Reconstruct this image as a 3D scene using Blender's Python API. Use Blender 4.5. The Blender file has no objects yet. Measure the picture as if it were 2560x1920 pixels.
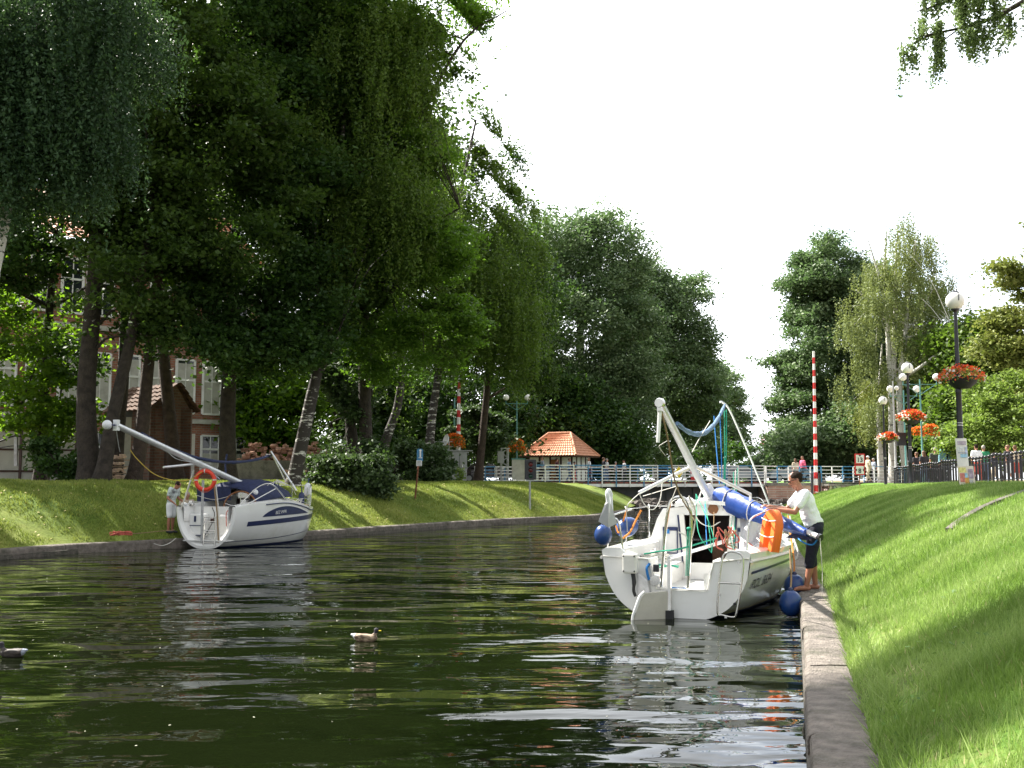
import bpy, bmesh, math, random
import numpy as np
from mathutils import Vector, Matrix

R = math.radians
SC = bpy.context.scene
COL = SC.collection
rnd = random.Random(7)
NR = np.random.default_rng(11)

# ------------------------------------------------------------------ camera
F = 2600.0
PITCH = math.atan(240 / F)
EYE = Vector((0, 0, 1.85))
cd = bpy.data.cameras.new('camera')
cd.sensor_width = 36
cd.lens = 36 * F / 2560
cd.clip_end = 4000
cam = bpy.data.objects.new('camera', cd)
COL.objects.link(cam)
cam.location = EYE
cam.rotation_euler = (math.pi / 2 + PITCH, 0, 0)
SC.camera = cam

# ------------------------------------------------------------------ sun and sky
SUN_EL, SUN_AZ = R(47), R(-54)          # azimuth measured from +Y, negative = to the left
SUN = Vector((math.sin(SUN_AZ) * math.cos(SUN_EL), math.cos(SUN_AZ) * math.cos(SUN_EL), math.sin(SUN_EL)))
sl = bpy.data.lights.new('sun', 'SUN')
sl.energy = 5.0
sl.angle = R(0.55)
sl.color = (1.0, 0.95, 0.86)
so = bpy.data.objects.new('sun', sl)
COL.objects.link(so)
so.rotation_euler = SUN.to_track_quat('Z', 'Y').to_euler()

w = bpy.data.worlds.new('World')
SC.world = w
w.use_nodes = True
nt = w.node_tree
nt.nodes.clear()
N = nt.nodes.new
out = N('ShaderNodeOutputWorld')
sky = N('ShaderNodeTexSky')
sky.sky_type = 'NISHITA'
sky.sun_disc = False
sky.sun_elevation = SUN_EL
sky.sun_rotation = SUN_AZ
sky.air_density = 1.0
sky.dust_density = 2.0
b1 = N('ShaderNodeBackground'); b1.inputs[1].default_value = 0.12
b2 = N('ShaderNodeBackground'); b2.inputs[0].default_value = (0.93, 0.96, 1.0, 1); b2.inputs[1].default_value = 0.58
mx = N('ShaderNodeMixShader')
tc = N('ShaderNodeTexCoord')
mp = N('ShaderNodeMapping'); mp.inputs['Scale'].default_value = (1.6, 1.6, 4.2); mp.inputs['Location'].default_value = (0.95, 0.4, 0.35)
nz = N('ShaderNodeTexNoise'); nz.inputs['Scale'].default_value = 1.5; nz.inputs['Detail'].default_value = 7; nz.inputs['Roughness'].default_value = 0.55
cr = N('ShaderNodeValToRGB')
cr.color_ramp.elements[0].position = 0.30; cr.color_ramp.elements[0].color = (0.78, 0.78, 0.78, 1)
cr.color_ramp.elements[1].position = 0.44; cr.color_ramp.elements[1].color = (1, 1, 1, 1)
L = nt.links.new
L(sky.outputs[0], b1.inputs[0])
# thin bright cloud on the sunny side, duller cloud elsewhere
dq = N('ShaderNodeVectorMath'); dq.operation = 'DOT_PRODUCT'; dq.inputs[1].default_value = Vector((-.05, .90, .42)).normalized()
L(tc.outputs['Generated'], dq.inputs[0])
mq = N('ShaderNodeMapRange'); mq.interpolation_type = 'SMOOTHSTEP'; mq.inputs[1].default_value = .55; mq.inputs[2].default_value = 1.0; mq.inputs[3].default_value = .36; mq.inputs[4].default_value = 1.05
L(dq.outputs['Value'], mq.inputs[0]); L(mq.outputs[0], b2.inputs[1])
L(tc.outputs['Generated'], mp.inputs[0]); L(mp.outputs[0], nz.inputs[0]); L(nz.outputs[0], cr.inputs[0])
# blue openings in the cloud, upper right and low down right
fac = cr.outputs[0]
for dv, lo, hi, am in (((.36, .86, .40), .955, .995, .40), ((.455, .88, .20), .955, .995, .2), ((.20, .96, .15), .965, .997, .12)):
    dvn = Vector(dv).normalized()
    dp = N('ShaderNodeVectorMath'); dp.operation = 'DOT_PRODUCT'; dp.inputs[1].default_value = dvn
    L(tc.outputs['Generated'], dp.inputs[0])
    mr = N('ShaderNodeMapRange'); mr.inputs[1].default_value = lo; mr.inputs[2].default_value = hi; mr.inputs[3].default_value = 0; mr.inputs[4].default_value = am
    L(dp.outputs['Value'], mr.inputs[0])
    mu = N('ShaderNodeMath'); mu.operation = 'MULTIPLY'
    n9 = N('ShaderNodeMapRange'); n9.inputs[1].default_value = .40; n9.inputs[2].default_value = .60; n9.inputs[3].default_value = 1.15; n9.inputs[4].default_value = .35
    L(nz.outputs[0], n9.inputs[0]); L(mr.outputs[0], mu.inputs[0]); L(n9.outputs[0], mu.inputs[1])
    sb_ = N('ShaderNodeMath'); sb_.operation = 'SUBTRACT'; sb_.use_clamp = True
    L(fac, sb_.inputs[0]); L(mu.outputs[0], sb_.inputs[1]); fac = sb_.outputs[0]
L(fac, mx.inputs[0]); L(b1.outputs[0], mx.inputs[1]); L(b2.outputs[0], mx.inputs[2])
L(mx.outputs[0], out.inputs[0])

SC.view_settings.view_transform = 'Standard'
SC.view_settings.look = 'None'
SC.view_settings.gamma = 1
SC.view_settings.exposure = 1.72
SC.cycles.max_bounces = 6
SC.cycles.diffuse_bounces = 2
SC.cycles.glossy_bounces = 3
SC.cycles.transmission_bounces = 3
SC.cycles.transparent_max_bounces = 4
SC.cycles.use_adaptive_sampling = True

# ------------------------------------------------------------------ helpers
def P(px, py, d):
    """world point seen at photo pixel (px, py) at forward distance d"""
    u = (px - 1280) / F
    v = (960 - py) / F
    dy = math.cos(PITCH) - v * math.sin(PITCH)
    dz = math.sin(PITCH) + v * math.cos(PITCH)
    k = d / dy
    return Vector((u * k, d, EYE.z + dz * k))

def G(px, py, z=0.0):
    u = (px - 1280) / F
    v = (960 - py) / F
    dy = math.cos(PITCH) - v * math.sin(PITCH)
    dz = math.sin(PITCH) + v * math.cos(PITCH)
    k = (z - EYE.z) / dz
    return Vector((u * k, dy * k, z))

def tag(o, label=None, cat=None, group=None, kind=None):
    if label: o['label'] = label
    if cat: o['category'] = cat
    if group: o['group'] = group
    if kind: o['kind'] = kind
    return o

def empty(name, loc=(0, 0, 0), rz=0, label=None, cat=None, group=None):
    o = bpy.data.objects.new(name, None)
    COL.objects.link(o)
    o.location = loc
    o.rotation_euler = (0, 0, rz)
    o.empty_display_size = 0.2
    return tag(o, label, cat, group)

def copy_tree(o, parent=None):
    c = o.copy()
    COL.objects.link(c)
    if parent: c.parent = parent
    for ch in list(o.children):
        copy_tree(ch, c)
    return c

def link_mesh(name, me, mat=None, parent=None, smooth=False):
    if mat is not None and len(me.materials) == 0:
        if isinstance(mat, (list, tuple)):
            for m in mat: me.materials.append(m)
        else:
            me.materials.append(mat)
    o = bpy.data.objects.new(name, me)
    COL.objects.link(o)
    if parent: o.parent = parent
    if smooth:
        me.polygons.foreach_set('use_smooth', [True] * len(me.polygons))
    return o

class MB:
    def __init__(s):
        s.v = []; s.f = []; s.m = []; s.cur = 0
    def add(s, vs, fs):
        b = len(s.v)
        s.v += [tuple(v) for v in vs]
        s.f += [tuple(b + i for i in f) for f in fs]
        s.m += [s.cur] * len(fs)
        return s
    def box(s, c, d, rz=0, M=None):
        x, y, z = d[0] / 2, d[1] / 2, d[2] / 2
        vs = [Vector((a * x, b * y, e * z)) for e in (-1, 1) for a, b in ((-1, -1), (1, -1), (1, 1), (-1, 1))]
        if rz:
            rm = Matrix.Rotation(rz, 3, 'Z'); vs = [rm @ v for v in vs]
        if M is not None: vs = [M @ v for v in vs]
        c = Vector(c)
        return s.add([v + c for v in vs], [(3, 2, 1, 0), (4, 5, 6, 7), (0, 1, 5, 4), (1, 2, 6, 5), (2, 3, 7, 6), (3, 0, 4, 7)])
    def bar(s, a, b, w, h=None, up=(0, 0, 1)):
        """rectangular bar from a to b"""
        a = Vector(a); b = Vector(b); h = h or w
        t = (b - a).normalized(); u = Vector(up)
        if abs(t.dot(u)) > 0.98: u = Vector((0, 1, 0))
        sd = t.cross(u).normalized(); u = sd.cross(t)
        vs = []
        for p in (a, b):
            for i, j in ((-1, -1), (1, -1), (1, 1), (-1, 1)):
                vs.append(p + sd * (i * w / 2) + u * (j * h / 2))
        return s.add(vs, [(0, 1, 2, 3), (7, 6, 5, 4), (4, 5, 1, 0), (5, 6, 2, 1), (6, 7, 3, 2), (7, 4, 0, 3)])
    def tube(s, pts, r, n=8, cap=True):
        pts = [Vector(p) for p in pts]
        k = len(pts)
        rs = list(r) if isinstance(r, (list, tuple)) else [r] * k
        vs = []; fs = []
        ref = None
        for i, p in enumerate(pts):
            t = (pts[min(i + 1, k - 1)] - pts[max(i - 1, 0)])
            if t.length < 1e-9: t = Vector((0, 0, 1))
            t.normalize()
            if ref is None:
                ref = Vector((0, 0, 1)) if abs(t.z) < 0.9 else Vector((1, 0, 0))
            sd = t.cross(ref)
            if sd.length < 1e-4: sd = t.cross(Vector((0.3, 1, 0.2)))
            sd.normalize(); ref = sd.cross(t).normalized()
            for j in range(n):
                a = 2 * math.pi * j / n
                vs.append(p + (sd * math.cos(a) + ref * math.sin(a)) * rs[i])
        for i in range(k - 1):
            for j in range(n):
                a, b = i * n + j, i * n + (j + 1) % n
                fs.append((a, b, b + n, a + n))
        if cap:
            fs.append(tuple(range(n - 1, -1, -1)))
            fs.append(tuple(range((k - 1) * n, k * n)))
        return s.add(vs, fs)
    def lathe(s, prof, c=(0, 0, 0), n=16, axis=None):
        """prof: list of (r, z)"""
        c = Vector(c)
        rot = Matrix.Identity(3)
        if axis is not None:
            rot = Vector((0, 0, 1)).rotation_difference(Vector(axis)).to_matrix()
        vs = []; fs = []
        for r_, z in prof:
            for j in range(n):
                a = 2 * math.pi * j / n
                vs.append(c + rot @ Vector((r_ * math.cos(a), r_ * math.sin(a), z)))
        k = len(prof)
        for i in range(k - 1):
            for j in range(n):
                a, b = i * n + j, i * n + (j + 1) % n
                fs.append((a, b, b + n, a + n))
        fs.append(tuple(range(n - 1, -1, -1)))
        fs.append(tuple(range((k - 1) * n, k * n)))
        return s.add(vs, fs)
    def ball(s, c, r, n=14, m=9, M=None):
        r = Vector((r, r, r)) if not hasattr(r, '__len__') else Vector(r)
        vs = []; fs = []
        c = Vector(c)
        for i in range(m + 1):
            th = math.pi * i / m
            for j in range(n):
                a = 2 * math.pi * j / n
                v = Vector((r.x * math.sin(th) * math.cos(a), r.y * math.sin(th) * math.sin(a), r.z * math.cos(th)))
                if M is not None: v = M @ v
                vs.append(c + v)
        for i in range(m):
            for j in range(n):
                a, b = i * n + j, i * n + (j + 1) % n
                fs.append((a + n, b + n, b, a))
        return s.add(vs, fs)
    def grid(s, rows):
        """rows: list of equally long lists of points"""
        n = len(rows[0]); vs = [p for r_ in rows for p in r_]
        fs = [(i * n + j, i * n + j + 1, (i + 1) * n + j + 1, (i + 1) * n + j) for i in range(len(rows) - 1) for j in range(n - 1)]
        return s.add(vs, fs)
    def prism(s, pts, off):
        """closed polygon pts extruded by vector off"""
        n = len(pts); off = Vector(off)
        pts = [Vector(p) for p in pts]
        vs = pts + [p + off for p in pts]
        fs = [tuple(range(n - 1, -1, -1)), tuple(range(n, 2 * n))] + [(i, (i + 1) % n, n + (i + 1) % n, n + i) for i in range(n)]
        return s.add(vs, fs)
    def mesh(s, name):
        me = bpy.data.meshes.new(name)
        me.from_pydata(s.v, [], s.f)
        if any(s.m): me.polygons.foreach_set('material_index', s.m)
        me.update()
        return me
    def build(s, name, mat=None, parent=None, smooth=False, fix=True, bevel=0):
        me = s.mesh(name)
        if fix:
            bm = bmesh.new(); bm.from_mesh(me)
            bmesh.ops.remove_doubles(bm, verts=bm.verts, dist=1e-5)
            bmesh.ops.recalc_face_normals(bm, faces=bm.faces)
            bm.to_mesh(me); bm.free()
        o = link_mesh(name, me, mat, parent, smooth)
        if smooth:
            me.set_sharp_from_angle(angle=R(42))
        if bevel:
            b = o.modifiers.new('bevel', 'BEVEL'); b.width = bevel; b.segments = 2; b.limit_method = 'ANGLE'; b.angle_limit = R(35)
        return o

def curve_pts(pts, n=8):
    """Catmull-Rom through pts"""
    pts = [Vector(p) for p in pts]
    if len(pts) < 3: return pts
    q = [pts[0] * 2 - pts[1]] + pts + [pts[-1] * 2 - pts[-2]]
    o = []
    for i in range(1, len(q) - 2):
        p0, p1, p2, p3 = q[i - 1:i + 3]
        for k in range(n):
            t = k / n
            o.append(0.5 * ((2 * p1) + (p2 - p0) * t + (2 * p0 - 5 * p1 + 4 * p2 - p3) * t * t + (3 * p1 - p0 - 3 * p2 + p3) * t ** 3))
    o.append(pts[-1])
    return o

def sag(a, b, d, n=10):
    a = Vector(a); b = Vector(b)
    return [a.lerp(b, i / n) - Vector((0, 0, d * 4 * (i / n) * (1 - i / n))) for i in range(n + 1)]

# ------------------------------------------------------------------ materials
def newmat(name):
    m = bpy.data.materials.new(name); m.use_nodes = True
    t = m.node_tree; return m, t, t.nodes['Principled BSDF']

def mat(name, col, rough=0.5, var=0.12, scale=6.0, bump=0.0, bscale=40.0, metal=0.0, spec=0.5, dirt=None, dirt_scale=2.0, dirt_amt=0.5, coat=0.0):
    m, t, b = newmat(name)
    n = t.nodes.new; l = t.links.new
    tcn = n('ShaderNodeTexCoord')
    nn = n('ShaderNodeTexNoise'); nn.inputs['Scale'].default_value = scale; nn.inputs['Detail'].default_value = 5
    l(tcn.outputs['Object'], nn.inputs[0])
    rp = n('ShaderNodeValToRGB')
    lo = [max(0, c * (1 - var)) for c in col]; hi = [min(1, c * (1 + var)) for c in col]
    rp.color_ramp.elements[0].position = 0.3; rp.color_ramp.elements[1].position = 0.7
    rp.color_ramp.elements[0].color = (*lo, 1); rp.color_ramp.elements[1].color = (*hi, 1)
    l(nn.outputs[0], rp.inputs[0])
    src = rp.outputs[0]
    if dirt is not None:
        n2 = n('ShaderNodeTexNoise'); n2.inputs['Scale'].default_value = dirt_scale; n2.inputs['Detail'].default_value = 8; n2.inputs['Roughness'].default_value = 0.7
        l(tcn.outputs['Object'], n2.inputs[0])
        r2 = n('ShaderNodeValToRGB'); r2.color_ramp.elements[0].position = 0.48; r2.color_ramp.elements[1].position = 0.66
        r2.color_ramp.elements[1].color = (dirt_amt,) * 3 + (1,)
        l(n2.outputs[0], r2.inputs[0])
        mm = n('ShaderNodeMix'); mm.data_type = 'RGBA'
        l(r2.outputs[0], mm.inputs[0]); l(src, mm.inputs[6]); mm.inputs[7].default_value = (*dirt, 1)
        src = mm.outputs[2]
    l(src, b.inputs['Base Color'])
    b.inputs['Roughness'].default_value = rough
    b.inputs['Metallic'].default_value = metal
    b.inputs['Specular IOR Level'].default_value = spec
    b.inputs['Coat Weight'].default_value = coat
    if bump:
        n3 = n('ShaderNodeTexNoise'); n3.inputs['Scale'].default_value = bscale; n3.inputs['Detail'].default_value = 6
        l(tcn.outputs['Object'], n3.inputs[0])
        bp = n('ShaderNodeBump'); bp.inputs['Strength'].default_value = bump; bp.inputs['Distance'].default_value = 0.05
        l(n3.outputs[0], bp.inputs['Height']); l(bp.outputs[0], b.inputs['Normal'])
    return m

def brickmat(name, c1, c2, mortar, scale=1.0, bw=0.25, bh=0.075, bump=0.5, axis='XZ', rough=0.85, msize=0.012):
    m, t, b = newmat(name)
    n = t.nodes.new; l = t.links.new
    tcn = n('ShaderNodeTexCoord'); sp = n('ShaderNodeSeparateXYZ'); cb = n('ShaderNodeCombineXYZ')
    l(tcn.outputs['Object'], sp.inputs[0])
    ad = n('ShaderNodeMath'); ad.operation = 'ADD'
    l(sp.outputs[0], ad.inputs[0]); l(sp.outputs[1], ad.inputs[1])
    l(ad.outputs[0], cb.inputs[0]); l(sp.outputs[2], cb.inputs[1])
    br = n('ShaderNodeTexBrick')
    br.inputs['Color1'].default_value = (*c1, 1); br.inputs['Color2'].default_value = (*c2, 1); br.inputs['Mortar'].default_value = (*mortar, 1)
    br.inputs['Scale'].default_value = scale; br.inputs['Brick Width'].default_value = bw; br.inputs['Row Height'].default_value = bh
    br.inputs['Mortar Size'].default_value = msize; br.inputs['Bias'].default_value = -0.1
    l(cb.outputs[0], br.inputs[0])
    nn = n('ShaderNodeTexNoise'); nn.inputs['Scale'].default_value = 1.7; nn.inputs['Detail'].default_value = 8
    l(tcn.outputs['Object'], nn.inputs[0])
    mm = n('ShaderNodeMix'); mm.data_type = 'RGBA'; mm.blend_type = 'MULTIPLY'; mm.inputs[0].default_value = 0.6
    rp = n('ShaderNodeValToRGB'); rp.color_ramp.elements[0].position = 0.35; rp.color_ramp.elements[1].position = 0.65
    rp.color_ramp.elements[0].color = (0.55, 0.52, 0.5, 1); rp.color_ramp.elements[1].color = (1.1, 1.08, 1.05, 1)
    l(nn.outputs[0], rp.inputs[0]); l(br.outputs[0], mm.inputs[6]); l(rp.outputs[0], mm.inputs[7])
    l(mm.outputs[2], b.inputs['Base Color'])
    b.inputs['Roughness'].default_value = rough
    bp = n('ShaderNodeBump'); bp.inputs['Strength'].default_value = bump; bp.inputs['Distance'].default_value = 0.02; bp.invert = True
    l(br.outputs['Fac'], bp.inputs['Height']); l(bp.outputs[0], b.inputs['Normal'])
    return m

def leafmat(name, dark, light, trans=0.35, rough=0.5, tw=(0.10, 0.20, 0.02)):
    m = bpy.data.materials.new(name); m.use_nodes = True
    t = m.node_tree; t.nodes.clear(); n = t.nodes.new; l = t.links.new
    o = n('ShaderNodeOutputMaterial')
    at = n('ShaderNodeAttribute'); at.attribute_name = 'tint'
    rp = n('ShaderNodeValToRGB'); rp.color_ramp.elements[0].color = (*dark, 1); rp.color_ramp.elements[1].color = (*light, 1)
    l(at.outputs['Fac'], rp.inputs[0])
    b = n('ShaderNodeBsdfPrincipled'); b.inputs['Roughness'].default_value = rough; b.inputs['Specular IOR Level'].default_value = 0.22
    l(rp.outputs[0], b.inputs['Base Color'])
    tr = n('ShaderNodeBsdfTranslucent')
    mm = n('ShaderNodeMix'); mm.data_type = 'RGBA'; mm.inputs[0].default_value = 0.5
    l(rp.outputs[0], mm.inputs[6]); mm.inputs[7].default_value = (*tw, 1)
    l(mm.outputs[2], tr.inputs[0])
    ms = n('ShaderNodeMixShader'); ms.inputs[0].default_value = trans
    l(b.outputs[0], ms.inputs[1]); l(tr.outputs[0], ms.inputs[2]); l(ms.outputs[0], o.inputs[0])
    return m

M = {}
M['white_paint'] = mat('white_paint', (0.83, 0.83, 0.82), 0.45, 0.05, dirt=(0.45, 0.42, 0.36), dirt_amt=0.35)
M['gelcoat'] = mat('gelcoat', (0.80, 0.80, 0.78), 0.22, 0.03, 2.0, dirt=(0.60, 0.58, 0.50), dirt_scale=1.6, dirt_amt=0.35, coat=0.4)
M['gelcoat2'] = mat('gelcoat_cream', (0.76, 0.75, 0.70), 0.3, 0.04, 3.0, dirt=(0.5, 0.48, 0.4), dirt_scale=3, dirt_amt=0.35)
M['nonslip'] = mat('nonslip_deck', (0.70, 0.70, 0.68), 0.7, 0.05, 20, bump=0.3, bscale=160)
M['blue_paint'] = mat('blue_paint', (0.05, 0.22, 0.42), 0.45, 0.12)
M['navy'] = mat('navy_canvas', (0.012, 0.02, 0.07), 0.75, 0.25, 8, bump=0.4, bscale=14)
M['navy_gloss'] = mat('navy_gloss', (0.015, 0.025, 0.09), 0.3, 0.15)
M['royal'] = mat('royal_blue_cover', (0.006, 0.045, 0.24), 0.42, 0.2, 5, bump=0.35, bscale=6)
M['fender'] = mat('fender_vinyl', (0.008, 0.045, 0.19), 0.3, 0.18, 5, dirt=(0.06, 0.09, 0.16), dirt_scale=4, dirt_amt=0.5)
M['fender_w'] = mat('white_vinyl', (0.72, 0.74, 0.76), 0.35, 0.05, dirt=(0.4, 0.4, 0.4), dirt_amt=0.4)
M['orange'] = mat('orange_foam', (0.85, 0.16, 0.02), 0.5, 0.08, 6, bump=0.15, bscale=60)
M['ring_red'] = mat('lifebuoy_red', (0.70, 0.045, 0.015), 0.42, 0.1, 5)
M['steel'] = mat('stainless', (0.62, 0.61, 0.58), 0.22, 0.08, 12, metal=1.0)
M['alu'] = mat('anodised_alu', (0.66, 0.67, 0.69), 0.38, 0.06, 9, metal=0.55)
M['galv'] = mat('galvanised', (0.42, 0.43, 0.44), 0.5, 0.15, 14, metal=0.4, dirt=(0.2, 0.18, 0.16), dirt_amt=0.4)
M['black'] = mat('black_paint', (0.014, 0.014, 0.02), 0.35, 0.2)
M['rubber'] = mat('black_rubber', (0.02, 0.02, 0.022), 0.7, 0.2)
M['wood_dark'] = mat('dark_wood', (0.045, 0.014, 0.008), 0.45, 0.4, 14)
M['wood'] = mat('varnished_wood', (0.22, 0.09, 0.03), 0.4, 0.3, 14)
M['teak'] = mat('teak', (0.20, 0.12, 0.07), 0.6, 0.25, 20)
M['rope_w'] = mat('white_rope', (0.62, 0.60, 0.55), 0.85, 0.15, 60)
M['rope_g'] = mat('green_rope', (0.02, 0.32, 0.20), 0.85, 0.2, 60)
M['rope_b'] = mat('blue_rope', (0.02, 0.18, 0.50), 0.85, 0.2, 60)
M['rope_o'] = mat('orange_rope', (0.55, 0.20, 0.03), 0.85, 0.2, 60)
M['rope_y'] = mat('yellow_rope', (0.50, 0.36, 0.06), 0.85, 0.2, 60)
M['rope_r'] = mat('red_rope', (0.45, 0.10, 0.07), 0.85, 0.2, 60)
M['rope_t'] = mat('tan_rope', (0.28, 0.19, 0.10), 0.85, 0.2, 60)
M['canvas'] = mat('sailcloth', (0.66, 0.65, 0.66), 0.8, 0.08, 9, bump=0.6, bscale=9)
M['anchor'] = mat('grey_anchor', (0.40, 0.41, 0.42), 0.45, 0.12, 7, dirt=(0.2, 0.18, 0.15), dirt_amt=0.4)
M['concrete'] = mat('concrete', (0.24, 0.225, 0.20), 0.9, 0.2, 5, bump=0.6, bscale=30, dirt=(0.09, 0.085, 0.07), dirt_scale=2.2, dirt_amt=0.8)
M['quay'] = mat('quay_concrete', (0.19, 0.163, 0.14), 0.9, 0.35, 9, bump=0.9, bscale=45, dirt=(0.085, 0.08, 0.055), dirt_scale=2.2, dirt_amt=0.95)
M['quay_side'] = mat('wet_quay_side', (0.10, 0.085, 0.07), 0.7, 0.35, 9, bump=0.8, bscale=30, dirt=(0.03, 0.035, 0.02), dirt_scale=2.5, dirt_amt=0.9)
M['steel_dark'] = mat('dark_girder', (0.055, 0.062, 0.066), 0.55, 0.25, 2, bump=0.1, dirt=(0.10, 0.07, 0.05), dirt_amt=0.5)
M['red'] = mat('signal_red', (0.55, 0.02, 0.02), 0.45, 0.12)
M['redbrown'] = mat('red_brown_plank', (0.20, 0.05, 0.035), 0.75, 0.3, 12)
M['plank'] = mat('deck_plank', (0.30, 0.22, 0.15), 0.8, 0.3, 10)
M['yellow'] = mat('signal_yellow', (0.80, 0.62, 0.02), 0.5, 0.06)
M['rust'] = mat('rusty_pole', (0.20, 0.075, 0.04), 0.85, 0.3, 12)
M['green_metal'] = mat('green_lamp_metal', (0.10, 0.26, 0.25), 0.45, 0.15)
M['grey_panel'] = mat('grey_sheet_metal', (0.27, 0.28, 0.27), 0.6, 0.08, 3, dirt=(0.18, 0.17, 0.15), dirt_amt=0.5)
M['globe'] = mat('opal_globe', (0.85, 0.84, 0.80), 0.18, 0.02)
M['petal_red'] = leafmat('petal_red', (0.60, 0.05, 0.015), (0.95, 0.17, 0.05), 0.3, tw=(0.8, 0.12, 0.03))
M['petal_orange'] = leafmat('petal_orange', (0.70, 0.12, 0.015), (0.98, 0.28, 0.04), 0.3, tw=(0.9, 0.2, 0.03))
M['petal_white'] = leafmat('petal_white', (0.70, 0.70, 0.66), (0.9, 0.9, 0.88), 0.3, tw=(0.7, 0.7, 0.6))
M['asphalt'] = mat('asphalt', (0.07, 0.068, 0.065), 0.9, 0.2, 30)
M['paving'] = mat('paving', (0.30, 0.27, 0.24), 0.9, 0.2, 8, bump=0.3)
M['stone'] = mat('field_stone', (0.33, 0.29, 0.24), 0.9, 0.35, 3.5, bump=0.7, bscale=14)
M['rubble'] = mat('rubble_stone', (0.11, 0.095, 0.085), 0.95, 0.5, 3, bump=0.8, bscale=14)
M['brickbits'] = mat('brick_rubble', (0.42, 0.24, 0.17), 0.95, 0.55, 3, bump=0.6, bscale=12)
M['skin'] = mat('skin', (0.42, 0.21, 0.14), 0.55, 0.1, 12)
M['skin2'] = mat('tanned_skin', (0.36, 0.155, 0.095), 0.5, 0.12, 12)
M['hair'] = mat('dark_hair', (0.022, 0.014, 0.010), 0.9, 0.4, 60, spec=.15, bump=0.6, bscale=90)
M['hair_grey'] = mat('grey_hair', (0.30, 0.28, 0.26), 0.7, 0.3, 60)
M['hair_brown'] = mat('brown_hair', (0.13, 0.06, 0.03), 0.6, 0.4, 60)
M['tyre'] = M['rubber']
M['glass_dark'] = mat('dark_glass', (0.02, 0.025, 0.03), 0.08, 0.1, spec=0.8)
M['bark'] = mat('bark', (0.036, 0.028, 0.022), 0.95, 0.45, 5, bump=1.0, bscale=16)
M['bark_brown'] = mat('bark_brown', (0.055, 0.038, 0.029), 0.95, 0.4, 5, bump=1.0, bscale=16)

def birchmat(lo=.37):
    m, t, b = newmat('birch_bark'); n = t.nodes.new; l = t.links.new
    tcn = n('ShaderNodeTexCoord'); mp_ = n('ShaderNodeMapping'); mp_.inputs['Scale'].default_value = (1.6, 1.6, 7)
    nn = n('ShaderNodeTexNoise'); nn.inputs['Scale'].default_value = 1.0; nn.inputs['Detail'].default_value = 6; nn.inputs['Roughness'].default_value = 0.7
    l(tcn.outputs['Object'], mp_.inputs[0]); l(mp_.outputs[0], nn.inputs[0])
    rp = n('ShaderNodeValToRGB'); e = rp.color_ramp.elements
    e[0].position = lo; e[0].color = (0.035, 0.028, 0.025, 1); e[1].position = lo + .05; e[1].color = (0.62, 0.60, 0.56, 1)
    l(nn.outputs[0], rp.inputs[0]); l(rp.outputs[0], b.inputs['Base Color']); b.inputs['Roughness'].default_value = 0.8
    bp = n('ShaderNodeBump'); bp.inputs['Strength'].default_value = 0.5; l(nn.outputs[0], bp.inputs['Height']); l(bp.outputs[0], b.inputs['Normal'])
    return m
M['birch'] = birchmat()
M['birch_old'] = birchmat(.55)
# ------------------------------------------------------------------ canal edges as functions of Y
RQ = [(-30, -8.05), (-12, -3.19), (5.8, 1.617), (15.3, 4.18), (55, 13.3), (64, 16.6), (71.5, 20.8), (74.5, 20.9), (77, 18.5), (100, 25.5), (150, 39.5), (300, 76.0), (900, 216)]
LQ = [(-30, -44), (0, -27.0), (20, -14.3)]
for px, py in ((0, 1374), (200, 1358), (400, 1350), (770, 1329), (1000, 1313), (1160, 1302), (1300, 1295), (1490, 1287)):
    g = G(px, py, 0.24)
    LQ.append((g.y, g.x))
LQ += [(58, 6.6), (72, 9.4), (100, 17.5), (150, 34.5), (300, 70.0), (900, 196)]
RQ = np.array(RQ); LQ = np.array(LQ)
def XR(y): return np.interp(y, RQ[:, 0], RQ[:, 1])
def XL(y): return np.interp(y, LQ[:, 0], LQ[:, 1])
def sstep(a, b, x):
    t = np.clip((x - a) / (b - a), 0, 1); return t * t * (3 - 2 * t)
def plateauR(y): return np.interp(y, [0, 30, 58, 72, 80, 200], [1.80, 1.72, 1.46, 1.62, 1.62, 1.6])
def plateauL(y): return np.interp(y, [0, 30, 60, 72, 80, 200], [1.78, 1.80, 1.68, 1.62, 1.62, 1.6])
def zR(x, y):
    s = (x - XR(y)) * 0.972 - 0.42
    t = np.clip(s / 4.4, 0, 1)
    prof = 1.12 * t + 0.14 * np.sin(t * math.pi) - 0.12 * t ** 3
    prof = np.where(t >= 1, 1.0, prof)
    b = 0.255 + (plateauR(y) - 0.255) * prof
    return b + 0.02 * np.sin(x * 2.1 + y * 1.3) * np.clip(s, 0, 1) + 0.012 * np.sin(x * 5.3 - y * 4.1) * np.clip(s, 0, 1)
def slopeL(y): return np.interp(y, [0, 24, 36, 52, 60], [5.2, 4.8, 4.3, 4.6, 4.2])
def zL(x, y):
    s = (XL(y) - x) * np.interp(y, [0, 20, 45, 55, 70], [0.85, 0.85, 0.84, 0.85, 0.95]) - 0.35
    t = np.clip(s / slopeL(y), 0, 1)
    prof = 1.12 * t + 0.14 * np.sin(t * math.pi) - 0.12 * t ** 3
    prof = np.where(t >= 1, 1.0, prof)
    b = 0.235 + (plateauL(y) - 0.235) * prof
    return b + 0.03 * np.sin(x * 1.7 + y * 0.9) * np.clip(s, 0, 1) + 0.02 * np.sin(x * 4.3 - y * 3.1) * np.clip(s, 0, 1)

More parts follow.
